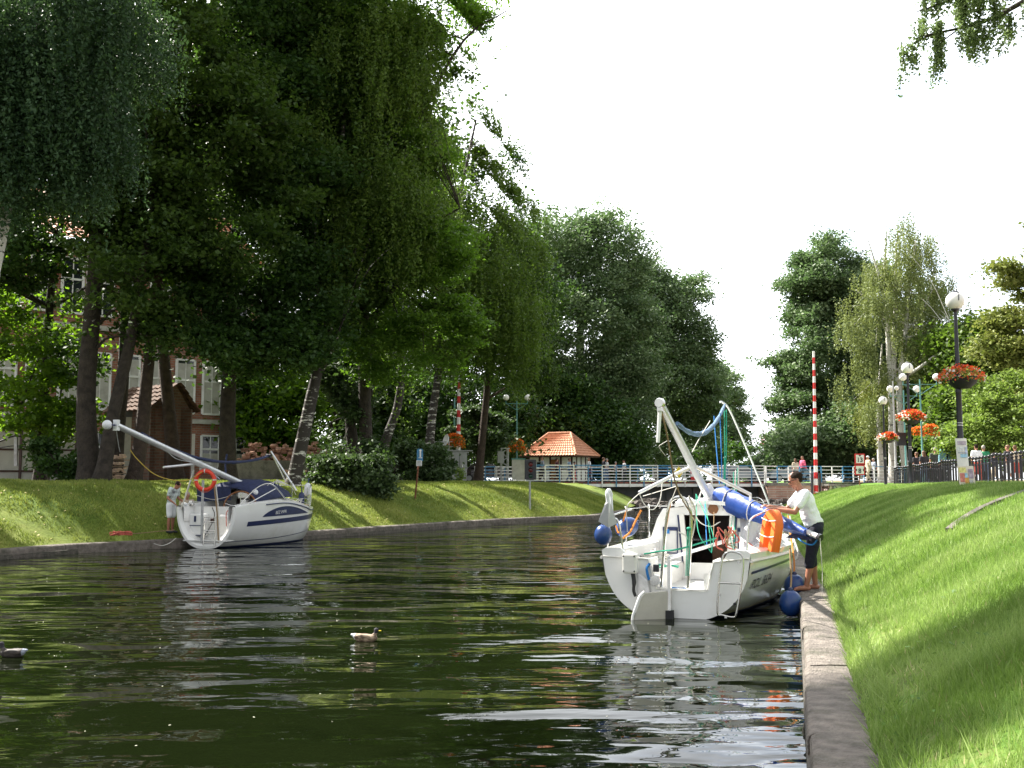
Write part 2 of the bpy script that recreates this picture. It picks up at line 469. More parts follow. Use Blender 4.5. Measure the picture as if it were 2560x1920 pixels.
def groundmat(name, g1, g2, g3, earth, big=0.35):
    m, t, b = newmat(name); n = t.nodes.new; l = t.links.new
    tcn = n('ShaderNodeTexCoord')
    n1 = n('ShaderNodeTexNoise'); n1.inputs['Scale'].default_value = big; n1.inputs['Detail'].default_value = 8; n1.inputs['Roughness'].default_value = 0.65
    l(tcn.outputs['Object'], n1.inputs[0])
    r1 = n('ShaderNodeValToRGB'); e = r1.color_ramp.elements
    e[0].position = 0.33; e[0].color = (*g1, 1); e[1].position = 0.68; e[1].color = (*g3, 1)
    e2 = e.new(0.5); e2.color = (*g2, 1)
    l(n1.outputs[0], r1.inputs[0])
    n2 = n('ShaderNodeTexNoise'); n2.inputs['Scale'].default_value = 9; n2.inputs['Detail'].default_value = 8; n2.inputs['Roughness'].default_value = 0.75
    l(tcn.outputs['Object'], n2.inputs[0])
    r2 = n('ShaderNodeValToRGB'); r2.color_ramp.elements[0].position = 0.3; r2.color_ramp.elements[1].position = 0.7
    r2.color_ramp.elements[0].color = (0.6, 0.6, 0.55, 1); r2.color_ramp.elements[1].color = (1.2, 1.2, 1.1, 1)
    l(n2.outputs[0], r2.inputs[0])
    mm = n('ShaderNodeMix'); mm.data_type = 'RGBA'; mm.blend_type = 'MULTIPLY'; mm.inputs[0].default_value = 1
    l(r1.outputs[0], mm.inputs[6]); l(r2.outputs[0], mm.inputs[7])
    at = n('ShaderNodeAttribute'); at.attribute_name = 'dirt'
    ad = n('ShaderNodeMath'); ad.operation = 'MULTIPLY_ADD'; ad.inputs[1].default_value = 1.6
    sb = n('ShaderNodeMath'); sb.operation = 'MULTIPLY_ADD'; sb.inputs[1].default_value = 2.2; sb.inputs[2].default_value = -1.45
    l(n2.outputs[0], sb.inputs[0]); l(at.outputs['Fac'], ad.inputs[0]); l(sb.outputs[0], ad.inputs[2]); ad.use_clamp = True
    m2 = n('ShaderNodeMix'); m2.data_type = 'RGBA'
    l(ad.outputs[0], m2.inputs[0]); l(mm.outputs[2], m2.inputs[6]); m2.inputs[7].default_value = (*earth, 1)
    l(m2.outputs[2], b.inputs['Base Color']); b.inputs['Roughness'].default_value = 0.9; b.inputs['Specular IOR Level'].default_value = 0.2
    bp = n('ShaderNodeBump'); bp.inputs['Strength'].default_value = 0.8; bp.inputs['Distance'].default_value = 0.04
    l(n2.outputs[0], bp.inputs['Height']); l(bp.outputs[0], b.inputs['Normal'])
    return m
M['lawnR'] = groundmat('lawn_right', (0.07, 0.15, 0.022), (0.10, 0.20, 0.03), (0.17, 0.25, 0.05), (0.18, 0.13, 0.07))
M['lawnL'] = groundmat('lawn_left', (0.10, 0.16, 0.025), (0.16, 0.21, 0.04), (0.23, 0.24, 0.06), (0.075, 0.055, 0.035))

def ramp_ys():
    ys = list(np.arange(-8, 16, 0.35)) + list(np.arange(16, 60, 0.8)) + list(np.arange(60, 90, 1.5)) + [95, 105, 120, 150, 200, 300, 450, 700, 900]
    return ys
def sheet(name, xf, zf, side, offs, matl, dirtf):
    ys = ramp_ys(); vs = []; dirt = []
    for y in ys:
        for o in offs:
            x = float(xf(y)) + side * o
            vs.append((x, y, float(zf(x, y)))); dirt.append(dirtf(o, x, y))
    n = len(offs)
    fs = []
    for i in range(len(ys) - 1):
        for j in range(n - 1):
            q = (i * n + j, i * n + j + 1, (i + 1) * n + j + 1, (i + 1) * n + j)
            fs.append(q if side > 0 else q[::-1])
    me = bpy.data.meshes.new(name); me.from_pydata(vs, [], fs); me.update()
    a = me.attributes.new('dirt', 'FLOAT', 'POINT'); a.data.foreach_set('value', np.array(dirt, dtype=np.float32))
    o = link_mesh(name, me, matl, smooth=True)
    return o
offR = [0.40] + list(np.arange(0.6, 6.4, 0.28)) + [7, 8, 10, 12, 15, 20, 30, 50, 90, 160, 300, 600]
offL = [0.40] + list(np.arange(0.6, 8, 0.35)) + [9, 10, 12, 14, 17, 20, 26, 35, 50, 90, 160, 300, 700]
def dirtR(o, x, y):
    d = 0.36 if (0.3 < o < 0.9) else .04
    if o > 6.5: d = 0.9
    return d
def dirtL(o, x, y):
    d = 0.0
    k = slopeL(y) + 0.6
    if o > k + 1.0: d = 0.55
    if o > k + 3: d = 0.95
    if y > 44: d *= 0.6
    return float(d)
gR = sheet('ground', XR, zR, 1, offR, M['lawnR'], dirtR); tag(gR, 'sunlit grass bank rising from the right quay', kind='structure')
gL = sheet('ground', XL, zL, -1, offL, M['lawnL'], dirtL); tag(gL, 'grass bank with tree shadows along the left quay', kind='structure')

# ------------------------------------------------------------------ water
def watermat():
    m, t, b = newmat('canal_water'); n = t.nodes.new; l = t.links.new
    b.inputs['Base Color'].default_value = (0.0045, 0.007, 0.002, 1)
    b.inputs['Roughness'].default_value = 0.015
    b.inputs['IOR'].default_value = 1.33
    b.inputs['Specular IOR Level'].default_value = 0.5
    tcn = n('ShaderNodeTexCoord')
    def wave(sx, sy, rot, detail, dist, strength, prev=None, rough=0.5, patch=0):
        mp_ = n('ShaderNodeMapping'); mp_.inputs['Scale'].default_value = (sx, sy, 1); mp_.inputs['Rotation'].default_value = (0, 0, rot)
        nn = n('ShaderNodeTexNoise'); nn.inputs['Scale'].default_value = 1; nn.inputs['Detail'].default_value = detail; nn.inputs['Roughness'].default_value = rough
        nn.inputs['Distortion'].default_value = 0.25
        l(tcn.outputs['Object'], mp_.inputs[0]); l(mp_.outputs[0], nn.inputs[0])
        bp = n('ShaderNodeBump'); bp.inputs['Strength'].default_value = strength; bp.inputs['Distance'].default_value = dist
        l(nn.outputs[0], bp.inputs['Height'])
        if patch:
            m3 = n('ShaderNodeMapping'); m3.inputs['Scale'].default_value = (patch, patch * 2.2, 1); l(tcn.outputs['Object'], m3.inputs[0])
            n3 = n('ShaderNodeTexNoise'); n3.inputs['Scale'].default_value = 1; n3.inputs['Detail'].default_value = 3; l(m3.outputs[0], n3.inputs[0])
            r3 = n('ShaderNodeMapRange'); r3.inputs[1].default_value = .38; r3.inputs[2].default_value = .62; r3.inputs[3].default_value = .12; r3.inputs[4].default_value = 1.0
            l(n3.outputs[0], r3.inputs[0]); l(r3.outputs[0], bp.inputs['Strength'])
        if prev: l(prev.outputs[0], bp.inputs['Normal'])
        return bp
    a0 = wave(0.22, 0.40, -0.5, 1, 0.16, 1.0)
    a = wave(0.50, 1.05, 0.30, 1, 0.10, 1.0, a0)
    c = wave(1.5, 3.8, -0.22, 1, 0.040, 1.0, a, .4, patch=.18)
    d = wave(5.5, 11.0, 0.35, 1, 0.0040, 1.0, c, .5, patch=.35)
    l(d.outputs[0], b.inputs['Normal'])
    return m
wb = MB(); wb.grid([[(x, y, 0) for x in (-500, -60, 60, 500)] for y in (-60, 0, 60, 200, 900)])
M['water'] = watermat()
wo = wb.build('water', M['water']); tag(wo, 'dark green rippled canal water', kind='structure')
gb = MB(); gb.grid([[(x, y, 1.5 if y > 895 else 1.5) for x in (-2500, 2500)] for y in (890, 3500)])
tag(gb.build('ground', M['lawnL']), 'far flat land beyond the trees', kind='structure')
gb = MB(); gb.grid([[(x, y, -0.6) for x in (-3000, 3000)] for y in (-900, 3500)])
tag(gb.build('terrain', M['lawnL']), 'low land under everything', kind='structure')

# ------------------------------------------------------------------ quay walls
def quay(name, xf, side, z, wdt, y0, y1, step, label, batter=0.05):
    root = empty(name, (float(xf(y0)), y0, 0), 0, label, 'quay wall')
    o = Vector(root.location)
    ys = list(np.arange(y0, y1, step)) + [y1]
    cap = MB(); face = MB()
    for i in range(len(ys) - 1):
        ya, yb = ys[i] + 0.006, ys[i + 1] - 0.006
        xa, xb = float(xf(ya)), float(xf(yb))
        dz = rnd.uniform(-0.008, 0.008); jx = rnd.uniform(-0.012, 0.012)
        pts = []
        for (x, y) in ((xa, ya), (xb, yb)):
            pts.append([Vector((x + side * q + jx, y, zz + dz)) - o for q, zz in ((0.0, -0.5), (0.0, z - 0.05), (0.012, z - 0.018), (0.045, z), (wdt * 0.5, z + 0.004), (wdt, z), (wdt, -0.5))])
        a_, b_ = pts
        n = len(a_)
        vs = a_ + b_
        fs = [(k, k + 1, n + k + 1, n + k) for k in range(n - 1)] + [tuple(range(n)), tuple(range(2 * n - 1, n - 1, -1))]
        # subdivide along for surface bump interest is left to the material
        cap.add(vs, fs)
    for y in (0,):
        rows = []
        for yy in np.linspace(y0, y1, max(3, int((y1 - y0) / 2))):
            x = float(xf(yy))
            rows.append([Vector((x - side * 0.035, yy, -0.6)) - o, Vector((x - side * 0.012, yy, z * 0.42)) - o, Vector((x + side * 0.02, yy, z * 0.45)) - o])
        face.grid(rows)
    cap.build('coping', M['quay'], root)
    face.build('wet_face', M['quay_side'], root)
    return root
quay('quay_wall', XR, 1, 0.25, 0.42, -10, 60, 2.4, 'worn concrete quay edge the man in white stands on')
quay('quay_wall', XL, -1, 0.24, 0.40, -10, 60, 2.8, 'dark concrete quay edge along the far left bank')

# curb running up the right bank, its shadow line put into the dark colour
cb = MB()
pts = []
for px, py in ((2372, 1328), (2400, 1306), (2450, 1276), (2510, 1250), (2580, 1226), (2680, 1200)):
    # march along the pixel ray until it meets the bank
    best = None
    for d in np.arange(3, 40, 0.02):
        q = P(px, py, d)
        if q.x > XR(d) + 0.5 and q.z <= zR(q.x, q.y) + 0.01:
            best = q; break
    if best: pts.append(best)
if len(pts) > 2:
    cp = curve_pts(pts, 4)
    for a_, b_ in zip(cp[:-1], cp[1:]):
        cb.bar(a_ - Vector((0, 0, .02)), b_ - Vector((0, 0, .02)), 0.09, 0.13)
    tag(cb.build('kerb', M['rubble']), 'low concrete kerb crossing the right grass bank, coloured dark for its shadow line', 'kerb')
# ------------------------------------------------------------------ foliage
# patches of ground that the photograph shows in sunlight: crowns leave gaps along the sun's way to them
LIT = []      # (x, y, rx, ry, z, keep-probability)
def ray_keep(p):
    keep = np.ones(len(p), bool)
    s = np.array(SUN)
    for (cx, cy, rx, ry, z, k, thr) in LIT:
        t = (p[:, 2] - z) / s[2]
        gx = p[:, 0] - s[0] * t; gy = p[:, 1] - s[1] * t
        rr = ((gx - cx) / rx) ** 2 + ((gy - cy) / ry) ** 2
        inn = (rr < 1) & (t > 2.5) & (p[:, 0] < 7)
        st = np.sin(gx * .9 + gy * .55 + np.sin(gy * .8) * 1.2) + .6 * np.sin(gx * 2.1 - gy * 1.3)
        kk = np.where(st > thr, 1.0, k + (1 - k) * rr ** 3)
        keep &= ~(inn & (NR.random(len(p)) > kk))
    return keep

def leaf_mesh(name, p, size, matl, parent=None, asp=0.62, up=0.5, var=0.35, cull=True, droop=0.0, tint=None):
    p = np.asarray(p, dtype=np.float64)
    if cull and LIT:
        k = ray_keep(p + (np.array(parent.location) if parent is not None else 0))
        p = p[k]
        if tint is not None: tint = tint[k]
    n = len(p)
    nrm = NR.normal(size=(n, 3)); nrm[:, 2] = np.abs(nrm[:, 2]) + up
    nrm /= np.linalg.norm(nrm, axis=1)[:, None]
    a = NR.normal(size=(n, 3)); a[:, 2] -= droop
    a -= nrm * np.sum(a * nrm, axis=1)[:, None]; a /= np.linalg.norm(a, axis=1)[:, None]
    b = np.cross(nrm, a)
    s = size * (1 + var * NR.uniform(-1, 1, n))[:, None]
    v = np.empty((n, 4, 3))
    v[:, 0] = p - a * s; v[:, 1] = p + b * s * asp - a * s * 0.15; v[:, 2] = p + a * s; v[:, 3] = p - b * s * asp - a * s * 0.15
    me = bpy.data.meshes.new(name)
    me.vertices.add(4 * n); me.vertices.foreach_set('co', v.reshape(-1).astype(np.float32))
    me.loops.add(4 * n); me.loops.foreach_set('vertex_index', np.arange(4 * n, dtype=np.int32))
    me.polygons.add(n); me.polygons.foreach_set('loop_start', np.arange(0, 4 * n, 4, dtype=np.int32))
    me.polygons.foreach_set('loop_total', np.full(n, 4, dtype=np.int32))
    me.update(calc_edges=True)
    at = me.attributes.new('tint', 'FLOAT', 'FACE')
    tv = NR.random(n) if tint is None else np.clip(tint + NR.uniform(-0.2, 0.2, n), 0, 1)
    at.data.foreach_set('value', tv.astype(np.float32))
    return link_mesh(name, me, matl, parent)

def ell(px, py, d, rpx, rpy=None, rd=None):
    """ellipsoid from a pixel disc at depth d"""
    c = P(px, py, d); k = d / F
    rpy = rpy or rpx
    return (np.array(c), np.array([rpx * k, rd if rd else 0.8 * rpx * k, rpy * k]))

def clumps(ells, n, shell=0.55):
    """points in ellipsoids, biased to the shell, with lobed outline"""
    vol = np.array([e[1].prod() ** 0.8 for e in ells]); vol /= vol.sum()
    if n > 150:
        nb = max(12, n // 16)
        c0 = clumps(ells, min(nb, 150), shell) if nb <= 150 else np.concatenate([clumps(ells, 150, shell) for _ in range(nb // 150 + 1)])
        pick = NR.choice(len(c0), n)
        rm = float(np.mean([e[1].mean() for e in ells]))
        return c0[pick] + NR.normal(size=(n, 3)) * np.array([.16, .16, .085]) * rm
    idx = NR.choice(len(ells), n, p=vol)
    d = NR.normal(size=(n, 3)); d /= np.linalg.norm(d, axis=1)[:, None]
    r = NR.random(n) ** (1 / 3) * (1 - shell) + shell * NR.random(n) ** 0.15
    lob = 1 + 0.13 * np.sin(d[:, 0] * 7 + idx) * np.cos(d[:, 2] * 6 + idx * 2) + 0.08 * np.sin(d[:, 1] * 13 + d[:, 2] * 11)
    c = np.array([ells[i][0] for i in idx]); q = np.array([ells[i][1] for i in idx])
    return c + d * (r * lob)[:, None] * q

def crown_leafy(ells, nc, per, cr, flat=0.55, shell=0.55):
    c = clumps(ells, nc, shell)
    rr = cr * NR.uniform(0.6, 1.4, nc)
    t = NR.random(nc)
    pts = np.repeat(c, per, 0) + NR.normal(size=(nc * per, 3)) * np.repeat(rr, per)[:, None] * np.array([1, 1, flat]) * 0.6
    return c, pts, np.repeat(t, per)

def crown_weeping(ells, ns, per, lmin, lmax, shell=0.7, jit=0.07, sway=0.25):
    c = clumps(ells, ns, shell)
    ln = NR.uniform(lmin, lmax, ns)
    k = np.linspace(0, 1, per)
    sw = NR.normal(size=(ns, 2)) * sway
    pts = np.empty((ns, per, 3))
    pts[:, :, 2] = c[:, None, 2] + 0.3 * ln[:, None] - ln[:, None] * k[None]
    for a in (0, 1):
        pts[:, :, a] = c[:, None, a] + sw[:, None, a] * (k ** 1.5)[None] * ln[:, None] * 0.5
    pts = pts.reshape(-1, 3) + NR.normal(size=(ns * per, 3)) * jit
    return c, pts, np.repeat(NR.random(ns), per)

def wob(a, b, n, amp):
    a = Vector(a); b = Vector(b)
    o = []
    ph = rnd.uniform(0, 6); pj = rnd.uniform(0, 6)
    for i in range(n + 1):
        t = i / n; k = math.sin(t * math.pi) * amp
        o.append(a.lerp(b, t) + Vector((math.sin(t * 5 + ph) * k, math.cos(t * 4 + pj) * k, 0)))
    return o

def tree(name, label, trunks, crowns, barkm, nlimb=14, limb_r=0.35, group=None, base=None, cat='tree', lim_up=0.2):
    """trunks: list of ([world pts], [radii]); crowns: list of (part name, centres, pts, tint, leaf size, material, kwargs)"""
    b0 = Vector(trunks[0][0][0]) if base is None else Vector(base)
    root = empty(name, b0, 0, label, cat, group)
    tb = MB()
    for pts, rs in trunks:
        pts = [Vector(p) for p in pts]
        cp = curve_pts(pts, 4)
        xs = np.linspace(0, len(rs) - 1, len(cp))
        rr = list(np.interp(xs, range(len(rs)), rs))
        rr[0] *= 1.35
        tb.tube([p - b0 for p in cp], rr, 10)
        allc = np.concatenate([c[1] for c in crowns]) if crowns else np.zeros((0, 3))
        if len(allc) and nlimb:
            for k in range(nlimb):
                t = NR.choice(len(allc)); tgt = Vector(allc[t])
                # leave the trunk somewhere below the target
                cand = [i for i, p in enumerate(cp) if i > len(cp) * 0.3]
                i = min(cand, key=lambda q: abs((cp[q].z) - (tgt.z - lim_up * (tgt - cp[q]).length * 1.2)) + 0.15 * (cp[q] - tgt).length)
                s = cp[i]
                if (tgt - s).length > 14: continue
                mid = s.lerp(tgt, 0.5) + Vector((rnd.uniform(-.3, .3), rnd.uniform(-.3, .3), 0.12 * (tgt - s).length))
                r0 = min(rr[i] * 0.6, 0.03 + 0.018 * (tgt - s).length)
                pp = curve_pts([s, s.lerp(mid, 0.5) + Vector((0, 0, 0.05)), mid, tgt], 3)
                tb.tube([p - b0 for p in pp], list(np.linspace(r0, 0.012, len(pp))), 6, cap=False)
    tb.build('trunk', barkm, root, smooth=True, fix=False)
    for nm, cc, pts, tint, size, matl, kw in crowns:
        leaf_mesh(nm, pts - np.array(b0), size, matl, root, tint=tint, **kw)
    return root

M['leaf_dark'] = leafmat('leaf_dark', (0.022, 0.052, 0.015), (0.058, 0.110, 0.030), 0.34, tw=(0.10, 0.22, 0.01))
M['leaf_olive'] = leafmat('leaf_olive', (0.028, 0.058, 0.014), (0.072, 0.118, 0.028), 0.34, tw=(0.11, 0.22, 0.01))
M['leaf_blue'] = leafmat('leaf_bluegreen', (0.024, 0.056, 0.026), (0.058, 0.108, 0.048), 0.30, tw=(0.08, 0.15, 0.03))
M['leaf_maple'] = leafmat('leaf_maple', (0.04, 0.09, 0.012), (0.09, 0.16, 0.025), 0.55, tw=(0.28, 0.52, 0.01))
M['leaf_locust'] = leafmat('leaf_locust', (0.055, 0.11, 0.018), (0.11, 0.19, 0.03), 0.45, tw=(0.20, 0.42, 0.015))
M['leaf_weep'] = leafmat('leaf_weeping', (0.048, 0.092, 0.018), (0.12, 0.18, 0.035), 0.40, tw=(0.19, 0.34, 0.02))
M['leaf_poplar'] = leafmat('leaf_poplar', (0.065, 0.11, 0.05), (0.23, 0.30, 0.16), 0.3, tw=(0.12, 0.26, 0.04))
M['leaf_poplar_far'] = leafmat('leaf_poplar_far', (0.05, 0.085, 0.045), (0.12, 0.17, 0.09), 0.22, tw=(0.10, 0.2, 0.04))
M['leaf_birch'] = leafmat('leaf_birch', (0.11, 0.15, 0.05), (0.27, 0.33, 0.13), 0.35, tw=(0.25, 0.28, 0.05))
M['leaf_light'] = leafmat('leaf_light', (0.10, 0.16, 0.03), (0.24, 0.32, 0.08), 0.4, tw=(0.25, 0.40, 0.04))
M['leaf_yellow'] = leafmat('leaf_yellowgreen', (0.11, 0.15, 0.03), (0.32, 0.34, 0.11), 0.3, tw=(0.22, 0.28, 0.03))
M['leaf_branch'] = leafmat('leaf_branch', (.07, .11, .04), (.22, .28, .13), .4, tw=(.22, .34, .08))
M['leaf_bush'] = leafmat('leaf_bush', (0.03, 0.06, 0.018), (0.09, 0.13, 0.06), 0.25, tw=(0.10, 0.20, 0.02))

# lit patches (world x, y, rx, ry, height, share of leaves kept)
def lit(px, py, z, rx, ry, k=0.06):
    g = G(px, py, z) if abs(py - 1200) > 25 else None
    LIT.append((g.x, g.y, rx, ry, z, k, 9))
g1 = G(900, 1300, 0.5); 
LIT.append((g1.x - 0.5, g1.y + 1, 4.2, 2.6, 1.0, 0.01, 1.0))
for y_, x_ in ((33, 0.6), (37, 0.5), (41, 0.5), (45, 0.5), (49, 0.6)):
    LIT.append((float(XL(y_)) - 2.2, y_, 3.6, 3.0, 1.0, 0.01, .9))
LIT.append((float(XL(26)) - 5.4, 27.5, 6.0, 1.5, 1.6, 0.02, .9))
LIT.append((float(XL(27)) - 0.8, 26.6, 3.4, 1.0, 0.4, 0.05, 1.1))
LIT.append((-8.2, 28.8, 1.3, 1.3, 0.9, 0.05, 9))
LIT.append((3.4, 16, 3.0, 5.5, 0.9, 0.0, 9))
LIT.append((3.0, 11, 3.6, 2.8, 0.5, 0.0, .9))
LIT.append((9.5, 19, 2.6, 5.0, 1.2, 0.0, .1))
LIT.append((4.5, 82.5, 4, 4, 3.5, 0.0, 9))
LIT.append((-16, 36, 4, 3, 7, .1, .2))
LIT.append((14, 42, 7.0, 18.0, 1.3, 0.0, .9))
LIT.append((9, 72, 11.0, 5.0, 2.0, 0.1, 9))

def add_tree_pts(*a): pass
DENS = 1.55
def T(name, label, trunks, bark, crowns, **kw):
    return tree(name, label, trunks, crowns, M[bark], **kw)
def leafy(ells, nc, per, cr, size, m, nm='crown', shell=0.55, flat=0.55, **kw):
    c, p, t = crown_leafy(ells, int(nc * DENS), per, cr, flat, shell)
    return (nm, c, p, t, size, M[m], kw)
def weepy(ells, ns, per, l0, l1, size, m, nm='crown', shell=0.7, jit=0.07, sway=0.25, **kw):
    c, p, t = crown_weeping(ells, int(ns * DENS), per, l0, l1, shell, jit, sway)
    kw.setdefault('asp', 0.5); kw.setdefault('droop', 1.0); kw.setdefault('up', 0.0)
    return (nm, c, p, t, size, M[m], kw)

def gz(px, d):
    """ground height left bank at pixel column / depth"""
    x = (px - 1280) / F * d * 1.0
    return x, float(zL(x, d))
def base(px, d):
    # x follows the pitched camera closely enough at ground level
    x = (px - 1280) / F * d * 1.004
    z = float(zL(x, d)) if x < 0.5 * (XL(d) + XR(d)) else float(zR(x, d))
    return Vector((x, d, z - 0.1))

# A  drooping blue-green birch, upper left (stands left of the frame)
T('birch_tree', 'drooping blue-green birch filling the top left corner', [([base(-60, 25), P(-40, 800, 25), P(60, 300, 25.3), P(100, -100, 25.5)], [0.24, 0.2, 0.14, 0.06])], 'birch',
  [weepy([ell(120, 150, 25, 230, 300, 2.2), ell(-40, 250, 24.5, 190, 300, 2.2), ell(300, 60, 25.5, 130, 150, 1.6), ell(210, 330, 25, 110, 120, 1.2), (np.array((-12.3, 18.3, 21.)), np.array((3.2, 1.1, 2.8)))], 2300, 42, 0.9, 2.3, 0.056, 'leaf_blue', jit=0.06, sway=0.12)], nlimb=16)  # last ellipsoid is an unseen leaf clump, added to shade the near right bank
# B1 big dark lime with forked trunk
T('lime_tree', 'big dark lime with forked trunk rising left of the left boat', [([base(235, 33), P(215, 1000, 33), P(232, 760, 33), P(250, 400, 33), P(300, 60, 33)], [0.36, 0.29, 0.25, 0.17, 0.07]),
   ([base(262, 32.6), P(285, 1030, 32.8), P(330, 830, 33), P(380, 520, 33)], [0.25, 0.20, 0.17, 0.07])], 'bark',
  [leafy([ell(420, -350, 34, 260, 220, 4), ell(280, 760, 32.3, 90, 90, 1.3), ell(350, 650, 32.5, 120, 90, 1.6), ell(400, 800, 33, 90, 70, 1.2), ell(420, 250, 33, 210, 260, 2.5), ell(330, 500, 33.5, 170, 120, 2.0), ell(560, 420, 34, 200, 260, 2.5), ell(250, 250, 34, 160, 200, 2)], 1900, 42, 0.55, 0.09, 'leaf_olive', flat=0.4)], nlimb=22)
# B2 dark lime further right with low hanging branches
T('lime_tree', 'dark lime whose low branches hang behind the left mast', [([base(575, 39), P(570, 1000, 39), P(585, 700, 39), P(600, 200, 39)], [0.34, 0.28, 0.2, 0.08])], 'bark',
  [leafy([ell(650, -400, 36, 300, 230, 5), ell(540, 880, 36.5, 120, 90, 1.6), ell(690, 880, 37, 120, 90, 1.6), ell(640, 180, 38, 190, 250, 2.6), ell(720, 420, 38, 170, 300, 2.5), ell(560, 760, 37, 220, 150, 2.2), ell(760, 740, 38, 130, 200, 2.0), ell(470, 620, 36, 170, 130, 2)], 2500, 42, 0.55, 0.095, 'leaf_dark', flat=0.4)], nlimb=24)
# B3 upright mid-dark lime
T('lime_tree', 'tall olive-green lime in the middle of the left tree row', [([base(450, 41), P(420, 1000, 41), P(400, 700, 41), P(430, 200, 41)], [0.30, 0.24, 0.2, 0.08])], 'bark_brown',
  [leafy([ell(800, -300, 38, 240, 220, 4), ell(1020, 150, 41, 110, 130, 2), ell(820, 200, 40, 170, 260, 2.6), ell(700, 40, 40, 220, 160, 2.6), ell(900, 480, 41, 120, 200, 2.0), ell(870, 700, 41, 110, 150, 1.6)], 2100, 42, 0.55, 0.10, 'leaf_olive', flat=0.4)], nlimb=6)
# C backlit maple at far left
T('maple_tree', 'bright backlit maple with slim trunk at the left edge', [([base(108, 37), P(110, 1000, 37), P(130, 700, 37), P(165, 480, 37), P(190, 250, 37)], [0.2, 0.16, 0.13, 0.1, 0.05])], 'bark',
  [leafy([(np.array((-20., 34.5, 14.)), np.array((4.5, 3.5, 6.))), ell(60, 780, 37, 160, 190, 2.0), ell(110, 1000, 36, 110, 110, 1.5), ell(170, 640, 37, 130, 120, 1.6), ell(20, 560, 37, 130, 130, 1.6), ell(240, 830, 36.5, 80, 100, 1.2), ell(60, 900, 35, 130, 130, 1.5), ell(200, 950, 35.5, 60, 60, 1), ell(350, 800, 36.5, 80, 70, 1), ell(450, 700, 37, 90, 80, 1)], 1600, 30, 0.45, 0.10, 'leaf_maple', flat=0.45)], nlimb=16)  # first ellipsoid, mostly out of view, is added to shade the left lawn
# bare-ish trunks under the canopy
T('lime_tree', 'mottled trunk standing behind the masthead ball', [([base(340, 35), P(352, 1100, 35), P(372, 900, 35), P(400, 640, 35), P(420, 350, 35)], [0.27, 0.23, 0.19, 0.15, 0.06])], 'bark_brown',
  [leafy([ell(380, 790, 35, 90, 100, 1.0), ell(480, 880, 34.5, 100, 80, 1.0), ell(250, 900, 34.6, 60, 60, .8), ell(330, 620, 35.5, 120, 110, 1.4)], 760, 30, 0.45, 0.085, 'leaf_dark', flat=0.4)], nlimb=8)
T('lime_tree', 'dark trunk between the forked lime and the mottled trunk', [([base(295, 37), P(292, 1100, 37), P(310, 900, 37), P(320, 600, 37), P(330, 300, 37)], [0.30, 0.26, 0.2, 0.16, 0.06])], 'bark',
  [leafy([ell(270, 700, 37, 100, 80, 1.2), ell(420, 930, 36.5, 70, 50, 0.8), ell(250, 480, 38, 150, 130, 1.4), ell(90, 545, 34, 160, 80, 1.6), ell(60, 640, 34, 110, 70, 1.2), ell(190, 870, 36, 60, 70, 1)], 560, 30, 0.45, 0.085, 'leaf_dark', flat=0.4)], nlimb=8)
# leaning birch
T('birch_tree', 'leaning birch with white streaked trunk above the left boat bow', [([base(735, 38.5), P(752, 1120, 38.5), P(782, 980, 38.4), P(800, 905, 38.4)], [0.27, 0.25, 0.22, 0.17]),
   ([P(797, 915, 38.4), P(812, 850, 38.4), P(822, 760, 38.5), P(850, 400, 38.6), P(880, 100, 38.6)], [0.2, 0.16, 0.13, 0.09, 0.05]),
   ([P(800, 925, 38.4), P(822, 890, 38.3), P(850, 820, 38.2)], [0.13, 0.11, 0.05])], 'birch_old',
  [weepy([ell(900, 300, 38.6, 190, 300, 2.2), ell(980, 560, 38.5, 130, 140, 1.8), ell(850, 560, 38.5, 80, 200, 1.2), ell(1000, 120, 38.6, 130, 150, 1.8)], 1700, 32, 0.8, 2.2, 0.066, 'leaf_weep', sway=0.15)], nlimb=3)
# D locust with light green fronds reaching right
T('locust_tree', 'light green locust with long bare boughs over the canal', [([base(925, 43), P(912, 1000, 43), P(915, 700, 42), P(960, 480, 41), P(1050, 290, 40), P(1160, 100, 39), P(1265, 28, 38.8)], [0.30, 0.26, 0.2, 0.15, 0.09, 0.05, 0.02]),
   ([P(915, 720, 42), P(990, 640, 41), P(1080, 560, 40), P(1150, 520, 39.5)], [0.16, 0.12, 0.07, 0.03]),
   ([P(930, 800, 42), P(1010, 700, 41), P(1090, 760, 40)], [0.12, 0.08, 0.03])], 'bark',
  [leafy([ell(1020, 70, 40, 200, 110, 2.4), ell(1195, 25, 39, 85, 34, 1.0), ell(900, 130, 40, 170, 150, 2), ell(1060, 620, 40, 150, 95, 1.8), ell(1010, 380, 40.5, 130, 120, 1.8), ell(1110, 830, 40, 80, 120, 1.3), ell(960, 860, 41, 90, 110, 1.3)], 2000, 34, 0.42, 0.075, 'leaf_locust', flat=0.3)], nlimb=16)
# E weeping birch between
T('birch_tree', 'weeping birch with yellow-green curtains beside the ivy thicket', [([base(945, 47), P(965, 1100, 47), P(1000, 980, 47), P(1010, 700, 47), P(1040, 300, 47)], [0.26, 0.22, 0.18, 0.13, 0.05])], 'birch_old',
  [weepy([ell(960, 620, 46, 90, 260, 1.6), ell(1060, 420, 47, 110, 260, 1.8), ell(1000, 900, 46, 60, 130, 1.0), ell(920, 860, 46, 40, 120, 0.8)], 1300, 34, 1.0, 3.0, 0.07, 'leaf_weep', sway=0.1)], nlimb=6)
